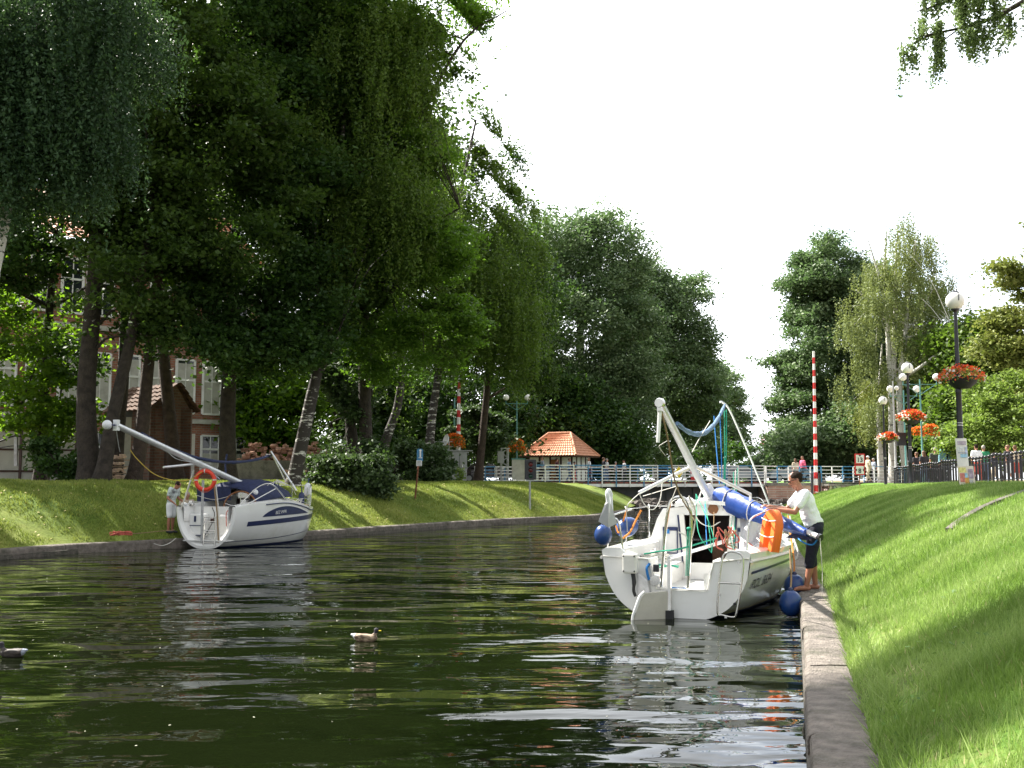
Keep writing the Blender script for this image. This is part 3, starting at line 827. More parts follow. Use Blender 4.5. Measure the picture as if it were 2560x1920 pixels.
# F1, F2 weeping birches nearer the bridge
T('birch_tree', 'tall weeping birch whose top stands out against the sky', [([base(1072, 58), P(1078, 1060, 58), P(1100, 900, 58), P(1130, 600, 58), P(1190, 300, 58)], [0.30, 0.25, 0.2, 0.14, 0.06])], 'birch_old',
  [leafy([ell(1200, 300, 58, 55, 60, 1.3), ell(1215, 420, 58, 60, 90, 1.6), ell(1140, 330, 58, 60, 150, 2), ell(1270, 430, 58.5, 45, 60, 1.2)], 420, 30, .5, .09, 'leaf_weep'), weepy([ell(1120, 230, 58, 60, 150, 1.6), ell(1205, 400, 58, 60, 140, 1.6), ell(1180, 620, 58, 130, 180, 3.0), ell(1300, 570, 59, 80, 120, 1.8), ell(1290, 800, 58, 90, 120, 2.0), ell(1150, 790, 57, 110, 100, 2.0)], 2100, 34, 1.2, 3.2, 0.09, 'leaf_weep', sway=0.1)], nlimb=8)
T('birch_tree', 'olive weeping birch leaning over the left striped pole', [([base(1195, 66), P(1215, 1000, 66), P(1230, 800, 66), P(1240, 560, 66)], [0.28, 0.22, 0.16, 0.06])], 'bark_brown',
  [weepy([ell(1290, 700, 65, 95, 210, 2.4), ell(1200, 810, 64, 110, 120, 2.4), ell(1345, 860, 65, 50, 100, 1.6), ell(1240, 480, 65, 80, 110, 2)], 1300, 30, 1.0, 2.6, 0.10, 'leaf_olive', sway=0.1),
   leafy([ell(1275, 400, 66, 38, 42, 1.2)], 60, 34, 0.6, 0.10, 'leaf_dark')], nlimb=14)
# small tree by the railing
T('small_tree', 'small rough-leaved tree standing behind the grey cabinet', [([base(1203, 68), P(1200, 1120, 68), P(1195, 1060, 68)], [0.28, 0.24, 0.12])], 'bark_brown',
  [leafy([ell(1180, 1075, 67.5, 62, 60, 1.4), ell(1225, 1080, 68, 45, 65, 1.2), ell(1150, 1100, 67, 30, 35, 0.8)], 260, 30, 0.45, 0.12, 'leaf_bush')], nlimb=9)
# ivy thicket trees behind bush 1
T('ivy_tree', 'ivy-covered tree above the dark bush', [([base(880, 44), P(880, 1100, 44), P(862, 950, 44)], [0.3, 0.26, 0.15]), ([base(915, 45), P(917, 1000, 45), P(925, 800, 45)], [0.3, 0.26, 0.2])], 'bark',
  [leafy([ell(850, 1040, 43.5, 75, 110, 1.4), ell(905, 960, 44, 60, 60, 1.0), ell(820, 930, 44, 55, 70, 1.2)], 560, 30, 0.4, 0.085, 'leaf_bush')], nlimb=8)

def bush(name, label, px, d, ells, nc, per, cr, size, m, nst=9):
    b0 = base(px, d)
    root = empty(name, b0, 0, label, 'bush')
    c, p, t = crown_leafy(ells, nc, per, cr, 0.8, 0.6)
    gzv = np.array([float(zL(a, b)) if a < 0.5 * (XL(b) + XR(b)) else float(zR(a, b)) for a, b in p[:, :2]])
    ok = p[:, 2] > gzv + 0.02
    leaf_mesh('foliage', p[ok] - np.array(b0), size, M[m], root, tint=t[ok], up=0.3)
    sb = MB()
    for k in range(nst):
        tg = Vector(c[rnd.randrange(len(c))]) - b0
        sb.tube(curve_pts([Vector((rnd.uniform(-.15, .15), rnd.uniform(-.15, .15), 0)), tg * 0.5 + Vector((0, 0, 0.2)), tg], 3), [0.03, 0.028, 0.024, 0.02, 0.015, 0.01, 0.008][:7], 5, cap=False)
    sb.build('stems', M['bark'], root, fix=False)
    return root
bush('bush', 'big dark glossy bush on the left bank below the ivy tree', 880, 41.5, [ell(885, 1162, 41, 80, 64, 1.4), ell(835, 1140, 41.5, 56, 52, 1.0), ell(930, 1195, 40.5, 45, 40, 0.9), ell(820, 1190, 41, 28, 22, .6)], 1300, 28, 0.3, 0.08, 'leaf_bush')
bush('bush', 'rounded green bush behind the blue and white sign', 1065, 50, [ell(1065, 1175, 50, 56, 62, 1.2), ell(1035, 1145, 50, 36, 34, .8), ell(1090, 1195, 49.5, 34, 36, .8)], 900, 28, 0.28, 0.085, 'leaf_bush')
bush('bush', 'small leafy sapling in the grass beside the grey cabinet', 1152, 55, [ell(1155, 1222, 55, 20, 20, .4), ell(1148, 1188, 55, 9, 22, .2), ell(1168, 1240, 54.5, 14, 12, .3)], 70, 22, 0.16, 0.075, 'leaf_light', 5)
bush('bush', 'low dark undergrowth at the foot of the forked lime', 170, 34, [ell(170, 1170, 34, 80, 34, 1.0), ell(230, 1140, 33.8, 26, 30, .6), ell(110, 1150, 34.5, 30, 50, .8)], 230, 26, 0.26, 0.075, 'leaf_dark')

# background thickets so no horizon shows between trunks
def thicket(name, label, ells, nc, per, cr, size, m, px, d, bark='bark', nt=1, **kw):
    tr = []
    for k in range(nt):
        q = px + (k - (nt - 1) / 2) * 40
        tr.append(([base(q, d), P(q + rnd.uniform(-8, 8), 1100, d), Vector(ells[min(k, len(ells) - 1)][0])], [0.3, 0.25, 0.12]))
    return T(name, label, tr, bark, [leafy(ells, int(nc * 1.7), per, cr, size, m)], nlimb=6, **kw)
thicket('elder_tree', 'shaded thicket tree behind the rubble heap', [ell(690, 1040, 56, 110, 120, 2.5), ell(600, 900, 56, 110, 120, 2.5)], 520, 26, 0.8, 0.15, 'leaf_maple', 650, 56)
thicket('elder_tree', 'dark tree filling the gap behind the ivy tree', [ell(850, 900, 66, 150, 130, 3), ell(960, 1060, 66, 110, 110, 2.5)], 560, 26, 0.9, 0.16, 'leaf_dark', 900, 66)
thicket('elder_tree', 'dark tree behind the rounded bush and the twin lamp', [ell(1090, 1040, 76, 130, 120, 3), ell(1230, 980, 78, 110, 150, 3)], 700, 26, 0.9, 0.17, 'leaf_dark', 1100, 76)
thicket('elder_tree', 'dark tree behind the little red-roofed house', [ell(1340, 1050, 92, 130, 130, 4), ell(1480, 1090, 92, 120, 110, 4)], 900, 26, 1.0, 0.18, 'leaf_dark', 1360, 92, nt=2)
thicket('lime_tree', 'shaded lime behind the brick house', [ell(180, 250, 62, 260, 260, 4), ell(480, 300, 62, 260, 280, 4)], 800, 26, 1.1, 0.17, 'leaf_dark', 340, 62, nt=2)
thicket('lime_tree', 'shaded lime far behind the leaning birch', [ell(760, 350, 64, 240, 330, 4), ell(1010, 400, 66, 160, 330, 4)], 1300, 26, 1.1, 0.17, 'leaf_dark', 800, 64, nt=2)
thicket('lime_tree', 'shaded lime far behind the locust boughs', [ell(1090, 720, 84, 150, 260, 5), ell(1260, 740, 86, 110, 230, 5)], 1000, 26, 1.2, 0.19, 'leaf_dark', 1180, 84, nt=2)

# G poplars beyond the bridge, left side
T('poplar_tree', 'tall broad poplar left of the canal beyond the bridge', [([base(1450, 102), P(1450, 900, 102), P(1450, 600, 102)], [0.6, 0.45, 0.15])], 'bark',
  [leafy([ell(1400, 640, 100, 125, 130, 5), ell(1490, 660, 100, 125, 150, 5), ell(1450, 840, 99, 190, 200, 7), ell(1400, 1000, 99, 130, 130, 5), ell(1560, 930, 100, 80, 180, 5), ell(1520, 1080, 99, 110, 100, 5)], 3300, 28, 0.85, 0.15, 'leaf_poplar', shell=0.65)], nlimb=16)
T('poplar_tree', 'second poplar stepping down towards the canal', [([base(1650, 118), P(1650, 900, 118), P(1640, 760, 118)], [0.6, 0.45, 0.15])], 'bark',
  [leafy([ell(1590, 740, 116, 60, 90, 5), ell(1600, 900, 116, 80, 140, 5), ell(1740, 1000, 115, 60, 120, 5), ell(1640, 780, 116, 95, 120, 5), ell(1700, 800, 116, 75, 120, 5), ell(1690, 950, 115, 90, 140, 6), ell(1740, 850, 115, 45, 70, 3), ell(1620, 1060, 115, 100, 110, 5)], 3000, 28, 0.9, 0.16, 'leaf_poplar', shell=0.65)], nlimb=14)
T('poplar_tree', 'low poplar at the far end of the left tree row', [([base(1790, 150), P(1790, 1060, 150), P(1790, 960, 150)], [0.6, 0.45, 0.15])], 'bark',
  [leafy([ell(1790, 980, 150, 62, 80, 5), ell(1765, 1080, 149, 85, 85, 6), ell(1835, 1050, 150, 32, 45, 3), ell(1830, 1115, 149, 40, 40, 3)], 1300, 26, 1.0, 0.19, 'leaf_poplar', shell=0.65)], nlimb=8)
# far trees at the canal's end
for (px, py, rp, lb) in ((1872, 1150, 22, 'hazy small tree left of the pylon foot'), (1900, 1142, 20, 'hazy small tree right in front of the pylon'), (1932, 1150, 22, 'hazy small tree right of the pylon foot'), (1960, 1140, 24, 'hazy small tree behind the tall right poplar edge')):
    T('distant_tree', lb, [([base(px, 300), P(px, 1160, 300)], [0.5, 0.3])], 'bark', [leafy([ell(px, py, 300, rp, 34, 4), ell(px + 6, py + 25, 300, rp, 26, 4)], 150, 22, 1.4, 0.34, 'leaf_poplar_far')], nlimb=4, group='far trees at the end of the canal')
# I right poplar
T('poplar_tree', 'grey-green poplar wall right of the canal beyond the bridge', [([base(2040, 104), P(2040, 900, 104), P(2060, 660, 104)], [0.55, 0.4, 0.15]), ([base(2110, 104), P(2125, 1000, 104), P(2130, 760, 104)], [0.25, 0.2, 0.1])], 'birch',
  [leafy([ell(2175, 760, 102, 60, 110, 4), ell(2190, 920, 102, 60, 120, 4), ell(2290, 800, 103, 60, 100, 4), ell(2110, 740, 101, 60, 100, 4), ell(2075, 680, 102, 72, 95, 4), ell(2000, 700, 102, 40, 80, 3), ell(2030, 720, 102, 58, 100, 4), ell(2030, 880, 101, 68, 140, 5), ell(2010, 1020, 101, 75, 110, 5), ell(1975, 900, 101, 22, 30, 2), ell(1940, 895, 101, 16, 14, 1.5), ell(2000, 1110, 100, 70, 70, 4), ell(2120, 860, 102, 70, 180, 5), ell(2110, 1050, 101, 80, 110, 5)], 4300, 28, 0.75, 0.15, 'leaf_poplar', shell=0.65)], nlimb=14)
# J birch on the right
T('birch_tree', 'open-crowned birch with several white stems behind the lamps', [([base(2225, 84), P(2228, 1000, 84), P(2222, 880, 84), P(2212, 700, 84), P(2216, 580, 84)], [0.33, 0.26, 0.2, 0.12, 0.05]),
   ([base(2258, 83.5), P(2248, 1000, 83.5), P(2262, 850, 83.5), P(2275, 700, 83.5), P(2290, 600, 83.5)], [0.28, 0.24, 0.18, 0.11, 0.05]),
   ([P(2232, 950, 84), P(2238, 800, 84), P(2240, 650, 84), P(2245, 570, 84)], [0.24, 0.18, 0.1, 0.04]),
   ([P(2215, 800, 84), P(2180, 760, 84), P(2140, 725, 83)], [0.15, 0.10, 0.04]),
   ([P(2213, 740, 84), P(2195, 680, 84), P(2170, 600, 84)], [0.13, 0.10, 0.04]),
   ([P(2260, 830, 83.5), P(2300, 790, 83), P(2330, 725, 82)], [0.13, 0.09, 0.04]),
   ([P(2240, 950, 83.5), P(2290, 925, 82), P(2345, 885, 80), P(2400, 860, 79)], [0.16, 0.13, 0.10, 0.06]),
   ([P(2265, 845, 83.5), P(2330, 825, 82), P(2380, 812, 80)], [0.09, 0.07, 0.03])], 'birch',
  [weepy([ell(2240, 640, 84, 85, 85, 3.4), ell(2180, 780, 84, 75, 110, 3.4), ell(2280, 780, 84, 70, 120, 3.4), ell(2330, 650, 84, 26, 50, 1.5), ell(2370, 740, 83, 36, 50, 2.0), ell(2160, 960, 84, 60, 120, 3.0), ell(2260, 560, 84, 40, 25, 2), ell(2340, 900, 83, 60, 80, 2.4)], 1550, 22, 1.2, 3.0, 0.09, 'leaf_birch', shell=0.5, sway=0.1)], nlimb=5)
T('birch_tree', 'slim birch stem beside the thick white trunks', [([base(2196, 86), P(2198, 1080, 86), P(2200, 960, 86), P(2205, 860, 86)], [0.26, 0.22, 0.16, 0.05])], 'birch',
  [weepy([ell(2190, 1010, 86, 45, 90, 2.4)], 220, 22, 1.0, 2.4, 0.10, 'leaf_yellow', sway=0.1)], nlimb=6)
# K darker trees behind the right side
thicket('elm_tree', 'dark green elm behind the round lamp heads', [ell(2300, 1000, 98, 120, 150, 5), ell(2400, 1010, 98, 90, 140, 5)], 900, 26, 1.0, 0.19, 'leaf_dark', 2330, 98, nt=2)
thicket('elm_tree', 'bushy elm right of the tall lamp', [ell(2420, 900, 80, 90, 100, 4), ell(2490, 960, 78, 90, 120, 4), ell(2410, 1060, 76, 80, 90, 3)], 900, 26, 0.9, 0.17, 'leaf_weep', 2440, 80, nt=2)
# behind the left part of the right bank
thicket('elm_tree', 'leafy tree behind the bridge foot on the right', [ell(2150, 1090, 94, 90, 80, 4), ell(2050, 1120, 94, 90, 60, 4)], 700, 26, 0.9, 0.17, 'leaf_poplar', 2150, 94, nt=2)
# L right edge tree
T('maple_tree', 'yellow-green maple reaching in from the right edge', [([base(2720, 50), P(2700, 1000, 50), P(2670, 600, 50)], [0.4, 0.3, 0.12])], 'bark',
  [leafy([ell(2580, 640, 48, 75, 90, 2.0), ell(2600, 800, 48, 110, 100, 2.4), ell(2500, 665, 48, 34, 16, 0.7), ell(2530, 790, 48, 50, 50, 1.4), ell(2620, 950, 48, 120, 110, 2.4), ell(2510, 860, 48, 50, 45, 1.4), ell(2525, 730, 48, 30, 30, .8)], 1000, 30, 0.45, 0.095, 'leaf_yellow', flat=0.4)], nlimb=14)
# M bright young tree by the fence
T('young_tree', 'bright leafy young tree hanging over the black fence', [([base(2496, 44), P(2500, 1130, 44), P(2505, 1000, 44)], [0.07, 0.055, 0.03])], 'bark_brown',
  [leafy([ell(2480, 1060, 44, 75, 90, 1.7), ell(2545, 1020, 44, 70, 120, 1.7), ell(2420, 1100, 45, 45, 60, 1.2), ell(2450, 980, 45, 50, 40, 1.2), ell(2550, 1120, 43, 60, 50, 1.2)], 900, 28, 0.35, 0.07, 'leaf_light')], nlimb=14)

def hedge(label, px0, px1, d, py, h, n, m, s):
    es = [ell(px, py + rnd.uniform(-6, 6), d + rnd.uniform(-1, 1), (px1 - px0) / n * .75, h * rnd.uniform(.8, 1.25), 2.0) for px in np.linspace(px0, px1, n)]
    b0 = base((px0 + px1) / 2, d); root = empty('hedge', b0, 0, label, 'hedge')
    c, p, t = crown_leafy(es, int((px1 - px0) * d / F * 26), 26, .8, .8, .4)
    leaf_mesh('foliage', p[p[:, 2] > 1.2] - np.array(b0), s, M[m], root, tint=t[p[:, 2] > 1.2])
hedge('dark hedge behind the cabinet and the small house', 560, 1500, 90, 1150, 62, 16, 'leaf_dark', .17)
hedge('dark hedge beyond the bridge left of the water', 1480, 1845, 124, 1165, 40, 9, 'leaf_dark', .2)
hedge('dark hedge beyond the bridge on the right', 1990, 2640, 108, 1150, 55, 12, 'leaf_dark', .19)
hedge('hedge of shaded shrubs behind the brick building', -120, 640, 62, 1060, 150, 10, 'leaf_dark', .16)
# N overhanging birch branch, top right
T('birch_tree', 'birch branch hanging into the top right corner', [([Vector((9.2, 13, 1.6)), Vector((9.0, 12.6, 6)), P(2760, -250, 12.3)], [0.2, 0.16, 0.10]),
    ([P(2760, -250, 12.3), P(2640, -60, 12), P(2530, 20, 12), P(2440, 60, 12), P(2330, 85, 12), P(2290, 95, 12)], [0.06, 0.04, 0.03, 0.02, 0.012, 0.005]),
    ([P(2330, 85, 12), P(2270, 120, 12), P(2254, 170, 12), P(2250, 235, 12)], [0.012, 0.008, 0.005, 0.003]), ([P(2400, 70, 12), P(2350, 110, 12), P(2336, 150, 12), P(2333, 190, 12)], [0.010, 0.007, 0.005, 0.003]),
    ([P(2640, -60, 12), P(2470, -40, 11.8), P(2350, 10, 11.8), P(2290, 30, 11.8)], [0.03, 0.022, 0.014, 0.005])], 'bark',
  [weepy([ell(2270, 120, 12, 22, 26, .12), ell(2252, 165, 12, 14, 24, .1), ell(2258, 215, 12, 8, 20, .08), ell(2345, 110, 12, 22, 40, .12), ell(2400, 70, 12, 55, 30, .2), ell(2500, 40, 12, 60, 40, .25), ell(2330, 10, 11.8, 36, 22, .15), ell(2450, -20, 11.8, 120, 40, .3)], 280, 20, 0.18, 0.5, 0.022, 'leaf_branch', 'crown', 0.2, 0.022, 0.1, asp=0.6), weepy([ell(2252, 190, 12, 9, 44, .06), ell(2262, 130, 12, 18, 22, .1), ell(2335, 165, 12, 12, 34, .08), ell(2300, 80, 12, 40, 16, .12), ell(2450, 95, 12, 70, 26, .2)], 95, 16, 0.15, 0.38, 0.020, 'leaf_branch', 'leaf_sprays', 0.1, 0.02, 0.1, asp=0.6)], nlimb=0, base=(9.2, 13, 1.6))
# ------------------------------------------------------------------ bridge
BA, BB = Vector((0.25, 69.6, 0)), Vector((17.75, 73.6, 0))
bu = (BB - BA).normalized(); bn = Vector((-bu.y, bu.x, 0))      # bn points away from the camera
def bp_(s, off, z): return BA + bu * s + bn * off + Vector((0, 0, z))
BL = (BB - BA).length
bridge = empty('footbridge', BA, 0, 'low white and blue swing bridge crossing the canal', 'bridge')
def loc_(b, o): return b - o
BO = Vector(BA)
m = MB(); m.prism([bp_(0, 0.9, 1.39) - BO, bp_(0, 0.9, 0.42) - BO, bp_(BL, 0.9, 0.30) - BO, bp_(BL, 0.9, 1.39) - BO], bn * 0.12)
m.bar(bp_(0, 0.80, 0.42) - BO, bp_(BL, 0.80, 0.32) - BO, 0.34, 0.05); m.bar(bp_(0, 0.80, 1.34) - BO, bp_(BL, 0.80, 1.34) - BO, 0.34, 0.05)
for k in range(9):
    s = BL * (k + .5) / 9
    m.bar(bp_(s, 0.84, 0.42) - BO, bp_(s, 0.84, 1.34) - BO, 0.04, 0.10)
m.prism([bp_(0, 5.2, 1.39) - BO, bp_(0, 5.2, 0.42) - BO, bp_(BL, 5.2, 0.30) - BO, bp_(BL, 5.2, 1.39) - BO], bn * 0.12)
m.build('girder', M['steel_dark'], bridge)
m = MB(); m.prism([bp_(0, -0.02, 1.60) - BO, bp_(BL, -0.02, 1.60) - BO, bp_(BL, 6.2, 1.60) - BO, bp_(0, 6.2, 1.60) - BO], (0, 0, 0.12)); m.build('deck', M['asphalt'], bridge)
m = MB(); m.bar(bp_(0, -0.06, 1.49) - BO, bp_(BL, -0.06, 1.49) - BO, 0.10, 0.20); m.build('edge_beam', M['white_paint'], bridge)
m = MB()
for k in range(38):
    s = BL * (k + 0.5) / 38
    m.box(bp_(s, 0.02, 1.655) - BO, (0.36, 0.16, 0.10), math.atan2(bu.y, bu.x))
m.build('deck_plank', M['redbrown'], bridge)
m = MB()
for s in (4.6,):
    for q in (0, 0.5, 1.0, 1.5):
        m.lathe([(0.02, -.06), (0.2, -.05), (0.2, .05), (0.02, .06)], bp_(s + q, 0.6, 0.72) - BO, 14, axis=bn)
    m.bar(bp_(s - .3, 0.62, 0.95) - BO, bp_(s + 1.9, 0.62, 0.95) - BO, 0.1, 0.12)
m.build('drive_gear', M['galv'], bridge)
def railing(name, label, pts, z0, z1, n, rails, blue=(), group='white and blue bridge railings', low=None, pw=0.07):
    a, b = Vector(pts[0]), Vector(pts[1])
    root = empty(name, (a.x, a.y, z0), 0, label, 'railing', group)
    o = Vector((a.x, a.y, z0))
    d = (b - a)
    for k in range(n + 1):
        p = a + d * (k / n)
        mm = MB(); zz = low if low is not None else z0 - 0.02
        mm.bar(Vector((p.x, p.y, zz)) - o, Vector((p.x, p.y, z1)) - o, pw, pw)
        mm.build('post', M['blue_paint'] if k % 2 else M['white_paint'], root)
    for r in range(rails):
        z = z0 + 0.10 + (z1 - z0 - 0.12) * r / (rails - 1)
        mm = MB()
        for k in range(n):
            mm.cur = 1 if (k in blue or (r == rails - 1 and k % 3 == 1)) else 0
            p = a + d * (k / n); q = a + d * ((k + 1) / n)
            e = 0.046 if r < rails - 1 else 0.06
            mm.bar(Vector((p.x, p.y, z)) - o, Vector((q.x, q.y, z)) - o, e, e)
        mm.build('rail', [M['white_paint'], M['blue_paint']], root)
    return root
railing('bridge_railing', 'near railing along the swing bridge above the dark girder', (bp_(0, -0.15, 0), bp_(BL, -0.15, 0)), 1.74, 2.86, 18, 6, blue=(5, 10), low=1.36)
railing('bridge_railing', 'far railing along the back of the swing bridge', (bp_(0, 6.1, 0), bp_(BL, 6.1, 0)), 1.70, 2.82, 15, 5, blue=(2, 3, 8, 9))
railing('bridge_railing', 'left approach railing between grey cabinet and bridge', (P(1187, 1200, 65) * Vector((1, 1, 0)) if False else Vector((P(1187, 1200, 66).x, 66, 0)), Vector((0.15, 69.3, 0))), 1.72, 2.72, 4, 5, blue=(1,))
railing('bridge_railing', 'right approach railing on the brick and stone quay', (Vector((17.9, 73.5, 0)), Vector((P(2238, 1200, 77).x, 77, 0))), 1.70, 2.84, 12, 5, blue=(3, 4, 7))
railing('bridge_railing', 'short white railing turning away beside the black fence', (Vector((P(2242, 1200, 76).x, 76, 0)), Vector((P(2262, 1200, 69).x, 69, 0))), 1.50, 2.70, 3, 5)
# abutments
M['brick_ab'] = brickmat('abutment_brick', (0.46, 0.25, 0.19), (0.52, 0.36, 0.28), (0.52, 0.45, 0.38), 1.0, 0.95, 0.16, 0.4, msize=0.03)
def stonewallmat():
    m, t, b = newmat('field_stone_wall'); n = t.nodes.new; l = t.links.new
    tcn = n('ShaderNodeTexCoord'); v = n('ShaderNodeTexVoronoi'); v.feature = 'DISTANCE_TO_EDGE'; v.inputs['Scale'].default_value = 2.3
    v2 = n('ShaderNodeTexVoronoi'); v2.inputs['Scale'].default_value = 2.3
    l(tcn.outputs['Object'], v.inputs[0]); l(tcn.outputs['Object'], v2.inputs[0])
    rp = n('ShaderNodeValToRGB'); rp.color_ramp.elements[0].position = 0.0; rp.color_ramp.elements[0].color = (0.13, 0.11, 0.09, 1)
    rp.color_ramp.elements[1].position = 0.09; rp.color_ramp.elements[1].color = (1, 1, 1, 1)
    l(v.outputs[0], rp.inputs[0])
    hs = n('ShaderNodeMix'); hs.data_type = 'RGBA'; hs.inputs[0].default_value = 0.25; hs.inputs[6].default_value = (0.42, 0.36, 0.28, 1)
    l(v2.outputs['Color'], hs.inputs[7])
    mm = n('ShaderNodeMix'); mm.data_type = 'RGBA'; mm.blend_type = 'MULTIPLY'; mm.inputs[0].default_value = 1
    l(hs.outputs[2], mm.inputs[6]); l(rp.outputs[0], mm.inputs[7]); l(mm.outputs[2], b.inputs['Base Color']); b.inputs['Roughness'].default_value = 0.9
    bp = n('ShaderNodeBump'); bp.inputs['Strength'].default_value = 0.9; bp.inputs['Distance'].default_value = 0.08; l(rp.outputs[0], bp.inputs['Height']); l(bp.outputs[0], b.inputs['Normal'])
    return m
M['stonewall'] = stonewallmat()
ab = empty('abutment', (17.9, 73, 0), 0, 'red brick abutment under the right end of the bridge', 'bridge abutment')
def wallpart(root, name, x0, y0, x1, y1, z0, z1, th, m_):
    o = Vector(root.location)
    mm = MB(); a = Vector((x0, y0, z0)) - o; b = Vector((x1, y1, z0)) - o
    dn = Vector((-(y1 - y0), x1 - x0, 0)).normalized() * th
    mm.prism([a, b, b + dn, a + dn], (0, 0, z1 - z0)); return mm.build(name, m_, root)
wallpart(ab, 'brick_face', 17.85, 72.9, 21.75, 73.4, -0.5, 1.47, 5.5, M['brick_ab'])
wallpart(ab, 'coping', 17.80, 72.8, 21.8, 73.3, 1.47, 1.64, 5.6, M['concrete'])
wallpart(ab, 'footing', 17.7, 72.5, 21.7, 73.0, -0.5, 0.30, 0.5, M['stone'])
ab2 = empty('retaining_wall', (21.9, 73.6, 0), 0, 'field stone wall stepping up right of the brick abutment', 'wall')
wallpart(ab2, 'stone_face', 22.3, 73.5, 27.4, 76.3, -0.3, 1.44, 1.0, M['stonewall'])
wallpart(ab2, 'coping', 22.25, 73.4, 27.45, 76.2, 1.44, 1.58, 1.1, M['concrete'])
ab3 = empty('abutment', (9.2, 71.8, 0), 0, 'dark stone pier under the left half of the bridge', 'bridge abutment')
wallpart(ab3, 'stone_face', 1.0, 71.6, 10.2, 73.6, -0.5, 1.36, 3.0, M['stonewall'])
wallpart(ab3, 'pier', 10.22, 73.0, 11.3, 73.25, -0.5, 0.8, 2.0, M['concrete'])
# road behind / around the bridge ends
m = MB(); m.grid([[(x, y, 1.655) for x in (-14, -4, 0.3)] for y in (70.2, 73, 76)]); tag(m.build('road', M['asphalt']), 'road at the left end of the bridge', kind='structure')
m = MB(); m.grid([[(x, y + 0.1 * (x - 18), 1.655) for x in (17.9, 24, 34, 60)] for y in (74.2, 76, 79.5)]); tag(m.build('road', M['asphalt']), 'road at the right end of the bridge', kind='structure')
def prom():
    rows = []
    for y in np.arange(24, 76, 2):
        rows.append([(float(XR(y)) + o, y, float(zR(XR(y) + o, y)) + 0.03) for o in (7.2, 9.5, 12, 16)])
    mm = MB(); mm.grid(rows); tag(mm.build('path', M['paving']), 'paved promenade behind the lamp posts', kind='structure')
prom()
# cobbled slope near the abutment
rows = []
for y in np.arange(60.3, 73.3, 0.8):
    rows.append([(float(XR(y)) + o, y, float(zR(XR(y) + o, y)) + 0.05) for o in np.arange(0.0, 5.7 if y > 66 else 3.6 + (y - 60) * 0.3, 0.5)][:8])
mm = MB(); mm.grid(rows); tag(mm.build('path', M['stonewall']), 'pale cobbled slope below the stone wall', kind='structure')

def stones(name, label, cat, centres, spread, n, size, m_, kind=None, flat=0.6):
    mm = MB()
    for k in range(n):
        c = Vector(centres[rnd.randrange(len(centres))])
        h = abs(rnd.gauss(0, 1))
        p = c + Vector((rnd.gauss(0, spread[0]), rnd.gauss(0, spread[1]), 0))
        fall = math.exp(-((p.x - c.x) / spread[0]) ** 2 * 0.5 - ((p.y - c.y) / spread[1]) ** 2 * 0.5)
        p.z = c.z + rnd.random() * spread[2] * fall
        s = size * rnd.uniform(0.5, 1.5)
        rot = Matrix.Rotation(rnd.uniform(0, 6), 3, 'Z') @ Matrix.Rotation(rnd.uniform(-.6, .6), 3, 'X')
        mm.box(p, (s * rnd.uniform(.8, 1.6), s, s * flat), 0, rot)
    o = mm.build(name, m_); 
    for p_ in o.data.vertices: p_.co += Vector((rnd.uniform(-1, 1), rnd.uniform(-1, 1), rnd.uniform(-1, 1))) * size * 0.14
    tag(o, label, cat, kind=kind); return o
stones('rubble', 'dark broken stones at the water under the right bridge end', None, [(17.0, 71.8, 0.1), (18.6, 71.8, 0.15), (20, 72, 0.15)], (0.9, 0.5, 0.45), 160, 0.28, M['rubble'], 'stuff')
stones('rubble', 'broken stones at the water under the left half of the bridge', None, [(8.2, 66, 0.15), (9.0, 69, 0.2), (9.4, 71, 0.2)], (0.9, 1.2, 0.4), 150, 0.26, M['rubble'], 'stuff')

# ------------------------------------------------------------------ little house on the far bank
M['tile'] = None
def tilemat():
    m, t, b = newmat('clay_tiles'); n = t.nodes.new; l = t.links.new
    tcn = n('ShaderNodeTexCoord'); nn = n('ShaderNodeTexNoise'); nn.inputs['Scale'].default_value = 5; nn.inputs['Detail'].default_value = 6
    l(tcn.outputs['Object'], nn.inputs[0]); rp = n('ShaderNodeValToRGB')
    rp.color_ramp.elements[0].position = 0.3; rp.color_ramp.elements[1].position = 0.7
    rp.color_ramp.elements[0].color = (0.46, 0.19, 0.105, 1); rp.color_ramp.elements[1].color = (0.66, 0.33, 0.19, 1)
    l(nn.outputs[0], rp.inputs[0]); l(rp.outputs[0], b.inputs['Base Color']); b.inputs['Roughness'].default_value = 0.6
    return m
M['tile'] = tilemat()
def tiled(mm, A, B, C, D, nrow, ncol):
    """tiled slope: A-B eave left to right, D-C ridge left to right; real stepped courses with rolls"""
    A, B, C, D = map(Vector, (A, B, C, D))
    nrm = (B - A).cross(D - A).normalized()
    if nrm.z < 0: nrm = -nrm
    for r in range(nrow):
        t0 = r / nrow; t1 = (r + 1.12) / nrow; t1 = min(t1, 1)
        rows = []
        for t, lift in ((t0, 0.055), (t1, 0.0)):
            a = A.lerp(D, t); b = B.lerp(C, t); row = []
            for c in range(ncol * 4 + 1):
                q = c / (ncol * 4)
                row.append(a.lerp(b, q) + nrm * (lift + 0.028 * math.cos(2 * math.pi * c / 4)))
            rows.append(row)
        mm.grid(rows)
        a0 = A.lerp(D, t0); b0 = B.lerp(C, t0)
        row0 = [p - nrm * 0.055 for p in rows[0]]
        mm.grid([row0, rows[0]])
